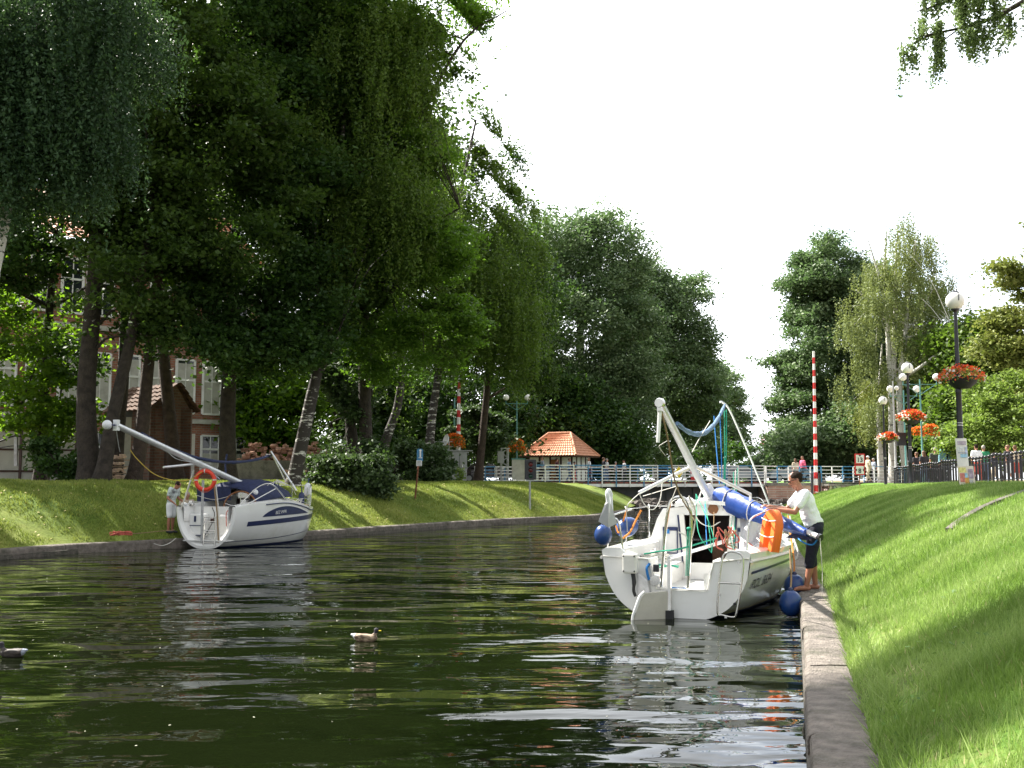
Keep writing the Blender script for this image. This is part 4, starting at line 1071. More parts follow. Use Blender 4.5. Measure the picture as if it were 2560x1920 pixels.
def house():
    d = 82
    near = P(1430, 1200, d); near.z = 1.62
    ang = R(-27)
    root = empty('house', near, ang, 'small half-timbered house with orange tiled hip roof behind the bridge', 'house')
    # local axes: front runs along -x from the near corner, side along +y
    Wf, Ws, H = 3.75, 3.6, 2.2
    ov = 0.62
    mm = MB(); mm.box((-Wf / 2, Ws / 2, H / 2), (Wf, Ws, H)); mm.build('wall', M['white_paint'], root)
    tb = MB()
    for x in np.linspace(0, -Wf, 5): tb.box((x, -0.01, H / 2), (0.13, 0.06, H))
    for y in np.linspace(0, Ws, 5): tb.box((0.01, y, H / 2), (0.06, 0.13, H))
    for z in (0.08, 1.12, H - 0.07):
        tb.box((-Wf / 2, -0.016, z), (Wf, 0.06, 0.12)); tb.box((0.016, Ws / 2, z), (0.06, Ws, 0.12))
    tb.bar((0.03, 0.2, 0.1), (0.03, 0.85, 1.1), 0.1, 0.05); tb.build('timber_frame', M['wood_dark'], root)
    zE, zR_ = H - 0.05, H + 1.78
    e0, e1, e2, e3 = (-Wf - ov, -ov, zE), (ov, -ov, zE), (ov, Ws + ov, zE), (-Wf - ov, Ws + ov, zE)
    r0, r1 = (-Wf - ov + 1.5, Ws / 2, zR_), (ov - 1.5, Ws / 2, zR_)
    rm = MB()
    tiled(rm, e0, e1, r1, r0, 9, 20)
    tiled(rm, e1, e2, r1, r1, 9, 16)
    tiled(rm, e2, e3, r0, r1, 9, 20)
    tiled(rm, e3, e0, r0, r0, 9, 16)
    rf = rm.build('roof', M['tile'], root, fix=False)
    rg = MB()
    for a, b in ((e0, r0), (e1, r1), (e2, r1), (e3, r0), (r0, r1)):
        a = Vector(a); b = Vector(b); n = 12
        for k in range(n):
            p = a.lerp(b, k / n); q = a.lerp(b, (k + 1.1) / n); rg.tube([p + Vector((0, 0, 0.05)), q + Vector((0, 0, 0.05))], [0.10, 0.085], 8)
    rg.build('ridge_tiles', M['tile'], rf)
    fa = MB()
    for a, b in ((e0, e1), (e1, e2)):
        fa.bar(Vector(a) - Vector((0, 0, .07)), Vector(b) - Vector((0, 0, .07)), 0.05, 0.12)
    fa.build('fascia', M['wood_dark'], root)
    so_ = MB(); so_.box((-Wf / 2, Ws / 2, zE - 0.06), (Wf + 2 * ov - .1, Ws + 2 * ov - .1, 0.03)); so_.build('soffit', M['wood_dark'], root)
    dr = MB(); dr.box((-1.45, -0.03, 0.95), (0.7, 0.05, 1.8)); dr.build('door', M['wood'], root)
    w_ = MB(); w_.box((-2.8, -0.03, 1.45), (0.55, 0.05, 0.5)); wf = w_.build('window', M['white_paint'], root)
    g_ = MB(); g_.box((-2.8, -0.06, 1.45), (0.45, 0.02, 0.4)); g_.build('pane', M['glass_dark'], wf)
house()

# ------------------------------------------------------------------ brick building behind the left trees
M['brick_red'] = brickmat('red_brick', (0.30, 0.105, 0.065), (0.38, 0.15, 0.09), (0.30, 0.24, 0.20), 1.0, 0.36, 0.12, 0.4, msize=0.018)
M['brick_old'] = brickmat('old_brick', (0.13, 0.065, 0.045), (0.20, 0.10, 0.07), (0.15, 0.12, 0.10), 1.0, 0.34, 0.115, 0.5, msize=0.02)
M['plaster'] = mat('grey_plaster', (0.50, 0.49, 0.45), 0.9, 0.08, 3, dirt=(0.28, 0.26, 0.22), dirt_amt=0.5)
def facade_frame(root, A, B):
    u = (B - A); u.z = 0; Lf = u.length; u.normalize(); n = Vector((u.y, -u.x, 0))     # n towards camera side
    return u, n, Lf
def big_building():
    A = Vector((P(-260, 1200, 44).x, 44, 1.7)); B = Vector((P(640, 1200, 55).x, 55, 1.7))
    root = empty('brick_building', A, 0, 'red brick building with tall white windows behind the left trees', 'building')
    u, n, Lf = facade_frame(root, A, B); H = 11.5
    mm = MB(); mm.prism([Vector((0, 0, -1)), u * Lf + Vector((0, 0, -1)), u * Lf - n * 9 + Vector((0, 0, -1)), -n * 9 + Vector((0, 0, -1))], (0, 0, H + 1)); mm.build('wall', M['brick_red'], root)
    for zc, hh in ((1.9, 0), (6.6, 0)):
        pass
    band = MB()
    for z in (3.1, 7.4, H - 0.15): band.bar(n * 0.05 + Vector((0, 0, z)), u * Lf + n * 0.05 + Vector((0, 0, z)), 0.14, 0.22)
    band.build('cornice', M['plaster'], root)
    rf = MB(); a0 = n * 0.5 + Vector((0, 0, H)); tiled(rf, a0, u * Lf + a0, u * Lf - n * 4.5 + Vector((0, 0, H + 3.6)), -n * 4.5 + Vector((0, 0, H + 3.6)), 16, 60); rf.build('roof', M['tile'], root, fix=False)
    for row, (z0, z1) in enumerate(((3.5, 6.2), (8.0, 10.6), (0.6, 2.4))):
        for k in range(11):
            s = 1.2 + k * (Lf - 2.4) / 10
            wdt = 0.95
            c = u * s + n * 0.03
            fr = MB()
            for q in (-1, 1): fr.bar(c + u * (q * wdt / 2) + Vector((0, 0, z0)), c + u * (q * wdt / 2) + Vector((0, 0, z1)), 0.12, 0.1)
            for z in (z0, z1, z0 + (z1 - z0) * 0.62): fr.bar(c - u * (wdt / 2) + Vector((0, 0, z)), c + u * (wdt / 2) + Vector((0, 0, z)), 0.09, 0.1)
            fr.bar(c + Vector((0, 0, z0)), c + Vector((0, 0, z1)), 0.05, 0.06)
            fo = fr.build('window', M['white_paint'], root)
            pn = MB(); zz = z0 + (z1 - z0) * (.93 if row == 0 else .5)
            pn.prism([c - u * (wdt / 2) - n * .0 + Vector((0, 0, z0)), c + u * (wdt / 2) + Vector((0, 0, z0)), c + u * (wdt / 2) + Vector((0, 0, z1)), c - u * (wdt / 2) + Vector((0, 0, z1))], n * 0.01)
            pn.build('pane', M['glass_dark'], fo)
            if row != 1:
                bl = MB(); bl.prism([c - u * (wdt / 2 - .06) + Vector((0, 0, z0 + .05)) + n * .012, c + u * (wdt / 2 - .06) + Vector((0, 0, z0 + .05)) + n * .012, c + u * (wdt / 2 - .06) + Vector((0, 0, zz)) + n * .012, c - u * (wdt / 2 - .06) + Vector((0, 0, zz)) + n * .012], n * 0.01)
                bl.build('blind', M['plaster'], fo)
    return root
big_building()
def annex():
    A = Vector((P(-60, 1200, 40).x, 40.5, 1.7)); B = Vector((P(212, 1200, 42.5).x, 42.5, 1.7))
    root = empty('annex', A, 0, 'low pale plastered annex with dark timber lines at the left edge', 'building')
    u, n, Lf = facade_frame(root, A, B); H = 2.35
    mm = MB(); mm.prism([Vector((0, 0, -1)), u * Lf + Vector((0, 0, -1)), u * Lf - n * 2.5 + Vector((0, 0, -1)), -n * 2.5 + Vector((0, 0, -1))], (0, 0, H + 1)); mm.build('wall', M['plaster'], root)
    tb = MB()
    for s in (0.1, 1.3, 2.35, 3.35, Lf - .08): tb.bar(u * s + n * .02 + Vector((0, 0, 0)), u * s + n * .02 + Vector((0, 0, H)), 0.09, 0.06)
    for z in (0.5, 1.35, 2.1): tb.bar(n * .025 + Vector((0, 0, z)), u * Lf + n * .025 + Vector((0, 0, z)), 0.06, 0.07)
    tb.build('timber_frame', M['wood_dark'], root)
    rf = MB(); rf.prism([n * .3 + Vector((0, 0, H)), u * Lf + n * .3 + Vector((0, 0, H)), u * Lf - n * 2.7 + Vector((0, 0, H + .35)), -n * 2.7 + Vector((0, 0, H + .35))], (0, 0, 0.10)); rf.build('roof', M['galv'], root)
annex()
def bay():
    A = P(285, 1200, 41.6); B = P(352, 1200, 42.0); A.z = B.z = 1.7
    root = empty('bay', A, 0, 'pale grey plaster bay with curved dark top between the lime trunks', 'building')
    u, n, Lf = facade_frame(root, A, B); H = 2.75
    pts = [Vector((0, 0, -.3)), u * Lf + Vector((0, 0, -.3)), u * (Lf + .04) + Vector((0, 0, H)), u * Lf * .5 + Vector((0, 0, H + .16)), Vector((0, 0, H))]
    mm = MB(); mm.prism(pts, -n * 1.6); mm.build('wall', M['plaster'], root)
    mm = MB(); mm.prism([p + Vector((0, 0, .12)) * 1 + n * .06 for p in (Vector((-.06, 0, H - .2)), u * (Lf + .1) + Vector((0, 0, H - .2)), u * (Lf + .1) + Vector((0, 0, H)), u * Lf * .5 + Vector((0, 0, H + .2)), Vector((-.06, 0, H)))], -n * 1.7); mm.build('roof', M['steel_dark'], root)
bay()
def outhouse():
    A = P(372, 1200, 41); B = P(470, 1200, 42.4); A.z = B.z = 1.7
    root = empty('outhouse', A, 0, 'dark brick outhouse with mossy tiled gable behind the left mast', 'building')
    u, n, Lf = facade_frame(root, A, B); H = 3.0
    mm = MB(); mm.prism([Vector((0, 0, -.5)), u * Lf + Vector((0, 0, -.5)), u * (Lf) - n * 3 + Vector((0, 0, -.5)), -n * 3 + Vector((0, 0, -.5))], (0, 0, H + .5)); 
    mm.prism([Vector((0, 0, H)), u * Lf + Vector((0, 0, H)), u * Lf * .62 + Vector((0, 0, H + .98))], -n * 2.9)
    mm.build('wall', M['brick_old'], root)
    rf = MB(); pk = u * Lf * .62 + n * .3 + Vector((0, 0, H + 1.05)); e0 = -u * .25 + n * .3 + Vector((0, 0, H - .1)); e1 = u * (Lf + .25) + n * .3 + Vector((0, 0, H - .1))
    tiled(rf, e0, e0 - n * 3.4, pk - n * 3.4, pk, 6, 10); tiled(rf, e1, e1 - n * 3.4, pk - n * 3.4, pk, 5, 10)
    rf.build('roof', mat('mossy_tiles', (0.13, 0.075, 0.05), 0.85, 0.5, 5), root, fix=False)
    pl = MB(); pl.bar(u * .35 + n * .08, u * .35 + n * .08 + Vector((0, 0, H)), .5, .16); pl.bar(u * (Lf - .25) + n * .08, u * (Lf - .25) + n * .08 + Vector((0, 0, H)), .5, .16); pl.build('pillar', M['brick_old'], root)
outhouse()
# white door slab between trunks
dd = P(472, 1180, 43.0); rr_ = empty('door', (dd.x, 43.0, 1.75), R(25), 'narrow white door beside the brick outhouse', 'door')
m = MB(); m.box((0, 0, 1.0), (0.42, 0.08, 2.0)); m.build('leaf', M['white_paint'], rr_); m = MB(); m.box((.14, -.06, 1.0), (.03, .05, .12)); m.build('handle', M['steel'], rr_)

# low wall with rubble
A = P(585, 1197, 42.0); B = P(832, 1200, 45.5)
lw = empty('garden_wall', (A.x, 42, 1.7), 0, 'low stained concrete wall behind the left boat mast', 'wall')
wallpart(lw, 'wall_face', A.x, 42, B.x, 45.5, 1.2, 2.58, 0.3, M['concrete'])
wallpart(lw, 'coping', A.x, 41.95, B.x + .02, 45.45, 2.58, 2.66, 0.4, M['concrete'])
q = [P(700, 1140, 45), P(760, 1132, 45.6), P(790, 1140, 46), P(640, 1143, 44.4)]
stones('rubble', 'heap of broken brick and pale stone above the low wall', None, [(a.x, a.y, 2.2) for a in q], (0.55, 0.5, 1.35), 620, 0.17, M['brickbits'], 'stuff')
A = P(958, 1200, 50); B = P(1012, 1200, 50.5)
sw = empty('stone_wall', (A.x, 50, 1.6), 0, 'short rounded boulder wall between the two bushes', 'wall')
mm = MB()
for k in range(34):
    s = rnd.random(); p = Vector((A.x, 50, 1.55)).lerp(Vector((B.x, 50.5, 1.55)), s)
    mm.ball(p - Vector(sw.location) + Vector((0, rnd.uniform(-.1, .2), rnd.uniform(0, 0.95))), (rnd.uniform(.14, .24), .2, rnd.uniform(.11, .18)), 8, 6)
mm.build('boulders', M['rubble'], sw, smooth=True)

# grey cabinet with dish and mesh
def cabinet():
    c = P(1129, 1200, 60); c.z = 1.55
    root = empty('switch_cabinet', c, R(18), 'large grey sheet metal cabinet beside the bridge approach', 'cabinet')
    mm = MB(); mm.box((0.46, 0.6, 0.98), (0.92, 1.2, 1.95)); mm.build('body', M['grey_panel'], root, bevel=0.02)
    mm = MB(); mm.box((-0.52, 0.62, 0.94), (1.0, 1.15, 1.87)); mm.build('side_body', M['grey_panel'], root, bevel=0.02)
    mm = MB(); mm.box((0.1, 0.6, 1.99), (2.3, 1.35, 0.06)); mm.build('roof', M['grey_panel'], root)
    mm = MB(); mm.box((0.46, -0.012, 0.95), (0.014, 0.02, 1.8)); mm.box((0.46, -0.012, 1.0), (0.86, 0.02, 0.015)); mm.box((-.5, .03, .95), (0.9, .02, .015)); mm.build('door_seam', M['black'], root)
    mm = MB(); mm.box((.62, -.03, 1.1), (.03, .04, .16)); mm.build('handle', M['steel'], root)
    d_ = P(1119, 1110, 60)
    ds = empty('satellite_dish', (d_.x, 60.4, 3.6), 0, 'small pale satellite dish on top of the grey cabinet', 'dish')
    mm = MB(); mm.lathe([(0.02, 0.0), (0.16, 0.03), (0.28, 0.09), (0.36, 0.16), (0.35, 0.17), (0.27, 0.11), (0.02, 0.03)], (0, 0, 0.52), 20, axis=(-0.9, -0.5, 0.25)); mm.build('dish', M['white_paint'], ds, smooth=True)
    mm = MB(); mm.tube([(0.05, 0, 0), (0.05, 0, 0.5)], 0.03, 6); mm.tube([(0, 0, .5), (-.4, -.2, .4)], 0.012, 5); mm.build('bracket', M['galv'], ds)
    cg = empty('metal_crate', (P(1092, 1120, 60).x, 60.5, 3.57), 0, 'small galvanised rack left of the dish', 'rack')
    mm = MB()
    for x in (0, .25, .5, .75): mm.bar((x - .4, 0, 0), (x - .4, 0, .5), .03)
    for z in (0.02, .22, .5): mm.bar((-.4, 0, z), (.9, 0, z), .03)
    mm.build('frame', M['galv'], cg)
cabinet()
# lattice mast
def lattice():
    c = P(1261, 1200, 67.5); c.z = 1.62
    root = empty('lattice_mast', c, R(12), 'short galvanised lattice mast behind the left railing', 'mast')
    mm = MB(); w2 = .22; H = 2.25
    for a, b in ((-1, -1), (1, -1), (1, 1), (-1, 1)): mm.bar((a * w2, b * w2, 0), (a * w2, b * w2, H), .045)
    n = 8
    for k in range(n):
        z0, z1 = H * k / n, H * (k + 1) / n; s_ = 1 if k % 2 else -1
        for y in (-w2, w2): mm.bar((-s_ * w2, y, z0), (s_ * w2, y, z1), .022)
        for x in (-w2, w2): mm.bar((x, -s_ * w2, z0), (x, s_ * w2, z1), .022)
    mm.build('lattice', M['galv'], root)
    mm = MB(); mm.box((-.3, -.26, 1.7), (.42, .12, .75)); mm.build('box', M['grey_panel'], root); mm = MB(); mm.box((0, 0, H + .02), (.6, .55, .04)); mm.build('cap', M['galv'], root)
lattice()

# striped barrier poles
def striped(name, label, base_, top, n, r, box=True):
    root = empty(name, base_, 0, label, 'barrier pole')
    b = Vector(base_); t = Vector(top)
    mw = MB(); mr = MB()
    for k in range(n):
        p = (t - b) * (k / n); q = (t - b) * ((k + 1) / n)
        r0 = r * (1 - 0.45 * k / n); r1 = r * (1 - 0.45 * (k + 1) / n)
        (mr if k % 2 == 0 else mw).tube([p, q], [r0, r1], 10)
    mw.build('white_bands', M['white_paint'], root); mr.build('red_bands', M['red'], root)
    if box:
        m_ = MB(); m_.box((0.0, 0.05, 0.35), (0.44, 0.4, 0.9)); m_.build('counterweight', M['red'], root, bevel=.02)
        m_ = MB(); m_.box((-.26, 0, .9), (.09, .3, 2.4)); m_.box((.27, 0, .9), (.09, .3, 2.4)); m_.build('stand', M['black'], root)
pb = P(2041, 1262, 69.5)
striped('barrier_pole', 'tall raised red and white pole above the right bridge end', pb, P(2034, 878, 70), 24, 0.14)
pb = P(1145, 1185, 63)
striped('barrier_pole', 'raised red and white pole behind the grey cabinet', pb, P(1148, 938, 63), 14, 0.15, False)
# ------------------------------------------------------------------ boats
def interp(p, u): return float(np.interp(u, [a for a, b in p], [b for a, b in p]))
def smoothp(p):
    """densify control points smoothly"""
    xs = [a for a, b in p]; pts = curve_pts([Vector((a, b, 0)) for a, b in p], 6)
    return [(q.x, q.y) for q in pts]
class Hull:
    def __init__(s, Lh, beam, sheer, keel, rake=0.5, px=0.85, pz=1.0):
        s.L = Lh; s.b = smoothp(beam); s.s = smoothp(sheer); s.k = smoothp(keel); s.rake = rake; s.px = px; s.pz = pz
    def pt(s, u, w_, side=1, off=0.0):
        """u 0 stern..1 bow, w 0 keel..1 sheer"""
        b = interp(s.b, u); zs = interp(s.s, u); zk = interp(s.k, u)
        a = w_ * math.pi / 2
        x = b * math.sin(a) ** s.px; z = zk + (zs - zk) * (1 - math.cos(a)) ** s.pz
        y = u * s.L + s.rake * max(0, (u - .6) / .4) ** 2 * (z / max(zs, .1) - 1)
        if off:
            e = 1e-3
            p0 = s.pt(u, w_, side); pu = s.pt(min(u + e, 1), w_, side) - s.pt(max(u - e, 0), w_, side); pw = s.pt(u, min(w_ + e, 1), side) - s.pt(u, max(w_ - e, 0), side)
            n = pu.cross(pw)
            if n.length > 0: n.normalize()
            if n.x * side < 0: n = -n
            return p0 + n * off
        return Vector((side * x, y, z))
    def wz(s, u, z):
        """w of height z at station u"""
        zs = interp(s.s, u); zk = interp(s.k, u)
        f = min(max((z - zk) / (zs - zk), 0), 1) ** (1 / s.pz)
        return math.acos(1 - f) / (math.pi / 2)
    def shell(s, nu=40, nw=16):
        m = MB()
        rows = []
        for i in range(nu + 1):
            u = i / nu
            rows.append([s.pt(u, 1 - j / nw, -1) for j in range(nw)] + [s.pt(u, j / nw, 1) for j in range(nw + 1)])
        m.grid(rows); return m
    def patch(s, u0, u1, zlo, zhi, side, off=0.006, nu=30, nz=2):
        """thin sheet on the hull between heights zlo(u) and zhi(u)"""
        rows = []
        for i in range(nu + 1):
            u = u0 + (u1 - u0) * i / nu; row = []
            for j in range(nz + 1):
                z = zlo(u) + (zhi(u) - zlo(u)) * j / nz
                row.append(s.pt(u, s.wz(u, z), side, off))
            rows.append(row)
        m = MB(); m.grid(rows); return m
def text_mesh(txt, size, shear=0.0, ext=0.0, bold=0.0):
    c = bpy.data.curves.new('txt', 'FONT'); c.body = txt; c.size = size; c.shear = shear; c.extrude = ext; c.offset = bold; c.resolution_u = 3
    o = bpy.data.objects.new('txt', c); COL.objects.link(o)
    bpy.context.view_layer.update()
    dg = bpy.context.evaluated_depsgraph_get()
    me = bpy.data.meshes.new_from_object(o.evaluated_get(dg))
    bpy.data.objects.remove(o); bpy.data.curves.remove(c); me.materials.clear()
    return me

def hull_text(h, txt, size, u0, z0, side, slope=0.0, off=0.012, sx=1.0, **kw):
    me = text_mesh(txt, size, **kw)
    bm = bmesh.new(); bm.from_mesh(me)
    bmesh.ops.triangulate(bm, faces=bm.faces)
    bmesh.ops.subdivide_edges(bm, edges=[e for e in bm.edges if e.calc_length() > size * .4], cuts=2)
    for v in bm.verts:
        u = u0 + (v.co.x * sx) / h.L * side; z = z0 + v.co.y + v.co.x * slope
        v.co = h.pt(u, h.wz(u, z), side, off)
    bm.to_mesh(me); bm.free(); return me

M['scum'] = mat('waterline_scum', (.46, .42, .28), .6, .3, 12)
def build_right_boat():
    W0 = G(1688, 1545, 0); hd = R(21.5)
    root = empty('sailboat', W0, -hd, 'white sailboat with lowered mast and blue boom cover beside the man', 'sailboat')
    bpy.context.view_layer.update()
    inv = Matrix.Translation(W0) @ Matrix.Rotation(-hd, 4, 'Z'); inv.invert()
    q = lambda px, py, d: inv @ P(px, py, d)
    h = Hull(6.4, [(0, 1.02), (.2, 1.15), (.42, 1.24), (.65, 1.08), (.85, .62), (.95, .25), (1, .03)],
             [(0, .88), (.3, .86), (.6, .88), (1, 1.0)], [(0, -.04), (.2, -.18), (.5, -.3), (.8, -.2), (.95, -.02), (1, .3)], .5, .78, 1.05)
    m = h.shell(100, 24)
    # transom with the walk-through cut
    xs = np.linspace(-1, 1, 41)
    def top(x):
        if -.24 < x < .46: return .37
        if -.34 <= x <= -.24: return .37 + (-.24 - x) / .10 * .42
        if .46 <= x <= .52: return .37 + (x - .46) / .06 * .40
        return interp([(-1.02, .88), (-.97, .915), (-.74, .92), (-.66, .80), (-.3, .78), (.5, .76), (.66, .79), (.74, .92), (.97, .915), (1.02, .88)], x)
    rows = []
    for s_ in xs:
        b0 = h.pt(0, 1, 1).x; x = s_ * b0
        f = (abs(x) / b0) ** (1 / h.px); zb = h.pt(0, math.asin(min(1, f)) / (math.pi / 2), 1).z
        t = max(top(x), zb)
        rows.append([Vector((x, 0, zb + (t - zb) * k / 6)) for k in range(7)])
    m.grid(rows)
    # re-entrant thickness of transom
    rows2 = [[r_[-1], r_[-1] + Vector((0, .07, 0))] for r_ in rows]; m.grid(rows2)
    hull = m.build('hull', M['gelcoat'], root, smooth=True)
    hull.data.set_sharp_from_angle(angle=R(35))
    for sd in (-1, 1):
        h.patch(0.0, .97, lambda u: -.03, lambda u: .06 + .02 * u, sd).build('boot_stripe', M['navy_gloss'], hull, fix=False)
        h.patch(0.02, .98, lambda u: .60 + .07 * u, lambda u: .635 + .07 * u, sd).build('stripe', M['navy_gloss'], hull, fix=False)
        rr = MB(); pts = [h.pt(u, h.wz(u, interp(h.s, u) - .10), sd, .012) for u in np.linspace(0, .99, 30)]; rr.tube(pts, .022, 6); rr.build('rubbing_strake', M['gelcoat2'], hull, smooth=True)
    for sd in (-1, 1): h.patch(0.0, .96, lambda u: .055 + .02 * u, lambda u: .10 + .02 * u + .012 * math.sin(u * 31), sd).build('scum_line', M['scum'], hull, fix=False)
    tm = hull_text(h, 'POL 5634', .19, .04, .39, 1, slope=.03, shear=.2, sx=1.35, off=.016)
    link_mesh('registration', tm, M['black'], hull)
    # deck
    m = MB()
    def deckz(x, u): 
        b = max(interp(h.b, u), .02); return interp(h.s, u) + .05 * (1 - min(1, abs(x) / b) ** 2)
    rows = []
    for u in np.linspace(.37, 1, 24):
        b = interp(h.b, u); rows.append([Vector((s_ * b, h.pt(u, 1).y, deckz(s_ * b, u))) for s_ in np.linspace(-1, 1, 13)])
    m.grid(rows)
    for sd in (-1, 1):
        rows = []
        for u in np.linspace(0, .37, 12):
            b = interp(h.b, u); z = interp(h.s, u); y = u * h.L
            rows.append([Vector((sd * b, y, z)), Vector((sd * (b - .05), y, z + .035)), Vector((sd * .80, y, z + .04)), Vector((sd * .76, y, z + .02)), Vector((sd * .74, y, .60))])
        m.grid(rows)
    m.build('deck', M['gelcoat'], root, smooth=True)
    m = MB()
    for sd in (-1, 1):
        xi = .38
        m.grid([[Vector((sd * .74, y, .60)), Vector((sd * (xi + .02), y, .58)), Vector((sd * xi, y, .55)), Vector((sd * xi, y, .30)), Vector((0, y, .29))] for y in np.linspace(0.07, 2.42, 8)])
    # quarter boxes behind the seats
    for x_ in (-.355, .525): m.box((x_, .25, .53), (.02, .48, .50))
    m.grid([[(.38, .075, .29), (.75, .075, .29)], [(.38, .075, .60), (.75, .075, .60)]]); m.grid([[(-.38, .075, .29), (-.75, .075, .29)], [(-.38, .075, .60), (-.75, .075, .60)]])
    m.build('cockpit', M['nonslip'], root)
    m = MB()
    m.prism([(-.93, .08, .79), (-.36, .08, .76), (-.36, .45, .68), (-.93, .5, .80)], (0, 0, -.16)); m.build('aft_locker', M['gelcoat'], root, bevel=.02)
    m = MB(); m.prism([(.53, .08, .75), (.93, .08, .79), (.93, .6, .81), (.62, .55, .72)], (0, 0, -.16)); m.build('aft_locker', M['gelcoat'], root, bevel=.02)
    # cabin trunk
    def trunk(y): 
        t = (y - 2.35) / 3.0; return (.80 - .28 * t ** 1.4, 1.50 - .42 * max(0, t) ** 1.8)
    m = MB(); rows = []
    for y in np.linspace(2.35, 5.35, 12):
        hw, zt = trunk(y); u = y / h.L; zb = .84
        rows.append([Vector((-hw - .14, y, zb)), Vector((-hw, y, zt - .26)), Vector((-hw + .10, y, zt - .10)), Vector((-hw * .5, y, zt - .02)), Vector((0, y, zt)), Vector((hw * .5, y, zt - .02)), Vector((hw - .10, y, zt - .10)), Vector((hw, y, zt - .26)), Vector((hw + .14, y, zb))])
    m.grid(rows); e = rows[-1]; m.add(e, [tuple(range(len(e)))])
    cab = m.build('cabin', M['gelcoat'], root, smooth=True)
    # aft bulkhead with opening
    hw, zt = trunk(2.35); y = 2.35
    ow0, ow1, oz0, oz1 = .30, .37, .56, 1.30
    m = MB()
    for sd in (-1, 1):
        m.prism([(sd * ow0, y, oz0), (sd * .74, y, .58), (sd * (hw + .13), y, .86), (sd * hw, y, zt - .26), (sd * (hw - .1), y, zt - .1), (sd * ow1, y, zt - .07), (sd * ow1, y, oz1)], (0, .03, 0))
    m.prism([(-ow1, y, oz1), (ow1, y, oz1), (ow1, y, zt - .06), (0, y, zt), (-ow1, y, zt - .06)], (0, .03, 0))
    m.prism([(-.30, y, .30), (.30, y, .30), (.30, y, oz0), (-.30, y, oz0)], (0, .03, 0))
    m.prism([(-.74, y, .29), (-.30, y, .29), (-.30, y, .58), (-.74, y, .58)], (0, .03, 0)); m.prism([(.74, y, .29), (.30, y, .29), (.30, y, .58), (.74, y, .58)], (0, .03, 0))
    bk = m.build('bulkhead', M['gelcoat'], root)
    m = MB(); m.grid([[(-.5, y + .04, .3), (-.5, y + 1.4, .3), (.5, y + 1.4, .3), (.5, y + .04, .3)], [(-.5, y + .04, 1.34), (-.5, y + 1.4, 1.34), (.5, y + 1.4, 1.34), (.5, y + .04, 1.34)]]); m.grid([[(-.5, y + .04, 1.34), (.5, y + .04, 1.34)], [(-.5, y + 1.4, 1.34), (.5, y + 1.4, 1.34)]]); m.grid([[(-.5, y + .04, .3), (.5, y + .04, .3)], [(-.5, y + 1.4, .3), (.5, y + 1.4, .3)]])
    m.build('companionway', M['wood_dark'], root)
    m = MB(); m.grid([[(-.3, y + .5, .45), (.28, y + .5, .45)], [(-.3, y + .9, .45), (.28, y + .9, .45)]]); m.box((.1, y + .8, .55), (.3, .3, .5)); m.build('cabin_step', M['wood'], root)
    for sd in (-1, 1):
        m = MB(); m.bar((sd * (ow0 + .03), y - .03, oz0 - .02), (sd * (ow1 + .03), y - .03, oz1 + .02), .075, .05); m.build('doorframe', M['gelcoat2'], root)
        m = MB(); m.bar((sd * (ow0 + .085), y - .012, oz0 - .02), (sd * (ow1 + .085), y - .012, oz1), .035, .02); m.build('seal', M['navy_gloss'], root)
        m = MB(); c = sd * .585
        for a, b in (((c - .11, .70), (c + .11, .70)), ((c - .11, 1.10), (c + .11, 1.10)), ((c - .11, .70), (c - .11, 1.10)), ((c + .11, .70), (c + .11, 1.10))): m.bar((a[0], y - .012, a[1]), (b[0], y - .012, b[1]), .014, .02)
        m.build('panel_edge', M['navy_gloss'], root)
        m = MB(); m.box((c, y - .016, 1.08), (.24, .012, .055)); m.build('stripe', M['navy_gloss'], root)
    m = MB(); m.box((-.635, y - .02, 1.04), (.07, .012, .07)); m.build('sticker', M['rope_b'], root)
    m = MB(); m.lathe([(.0, -.01), (.085, -.008), (.085, .008), (.0, .01)], (0.10, y - .02, zt - .10), 8, axis=(0, 1, 0)); m.build('compass_cover', M['wood'], root)
    m = MB(); rows = []
    for yy in (2.28, 3.1): rows.append([Vector((x, yy, 1.53 - .05 * (x / .5) ** 2)) for x in np.linspace(-.5, .5, 9)])
    m.grid(rows); m.grid([[p - Vector((0, 0, .06)) for p in rows[0]], rows[0]]); m.build('hatch', M['gelcoat'], root, smooth=True)
    for k in range(4):
        m = MB(); x = -.62 + .11 * k; m.lathe([(.035, 0), (.04, .03), (.028, .05), (.028, .08), (.038, .10), (0.01, .11)], (x, 2.5, 1.37 + .03 * k), 10); m.build('winch', M['steel'], root, smooth=True)
    m = MB(); m.box((-.66, 2.42, 1.36), (.17, .10, .14)); m.build('clutch', M['black'], root)
    for k, (x, y_, z_, mt_) in enumerate(((-.45, 3.0, 1.50, 'canvas'), (-.2, 3.3, 1.50, 'fender_w'), (.35, 2.9, 1.50, 'canvas'), (.1, 3.5, 1.47, 'navy'))):
        m = MB(); m.ball((x, y_, z_), (.16, .13, .06), 12, 8); o_ = m.build('bag', M[mt_], root, smooth=True)
        for v in o_.data.vertices: v.co += Vector((math.sin(v.co.y * 31 + k), math.sin(v.co.x * 27), math.sin(v.co.x * 40 + v.co.y * 33))) * .012
    # side windows
    for sd in (-1, 1):
        m = MB(); rows = []
        for yy in np.linspace(2.9, 4.3, 6):
            hw_, zt_ = trunk(yy); o_ = Vector((sd * .012, 0, 0))
            rows.append([Vector((sd * (hw_ + .09), yy, .93)) + o_, Vector((sd * (hw_ + .02), yy, zt_ - .30)) + o_])
        m.grid(rows); m.build('window', M['glass_dark'], root, fix=False)
    # mast (lowered, tip aft above the camera side)
    foot = q(1775, 1250, 17.1); tip = q(1650, 1008, 11.9)
    m = MB(); m.tube([foot, foot.lerp(tip, .5), tip], [.060, .054, .036], 12); ms = m.build('mast', M['alu'], root, smooth=True)
    ax = (tip - foot).normalized()
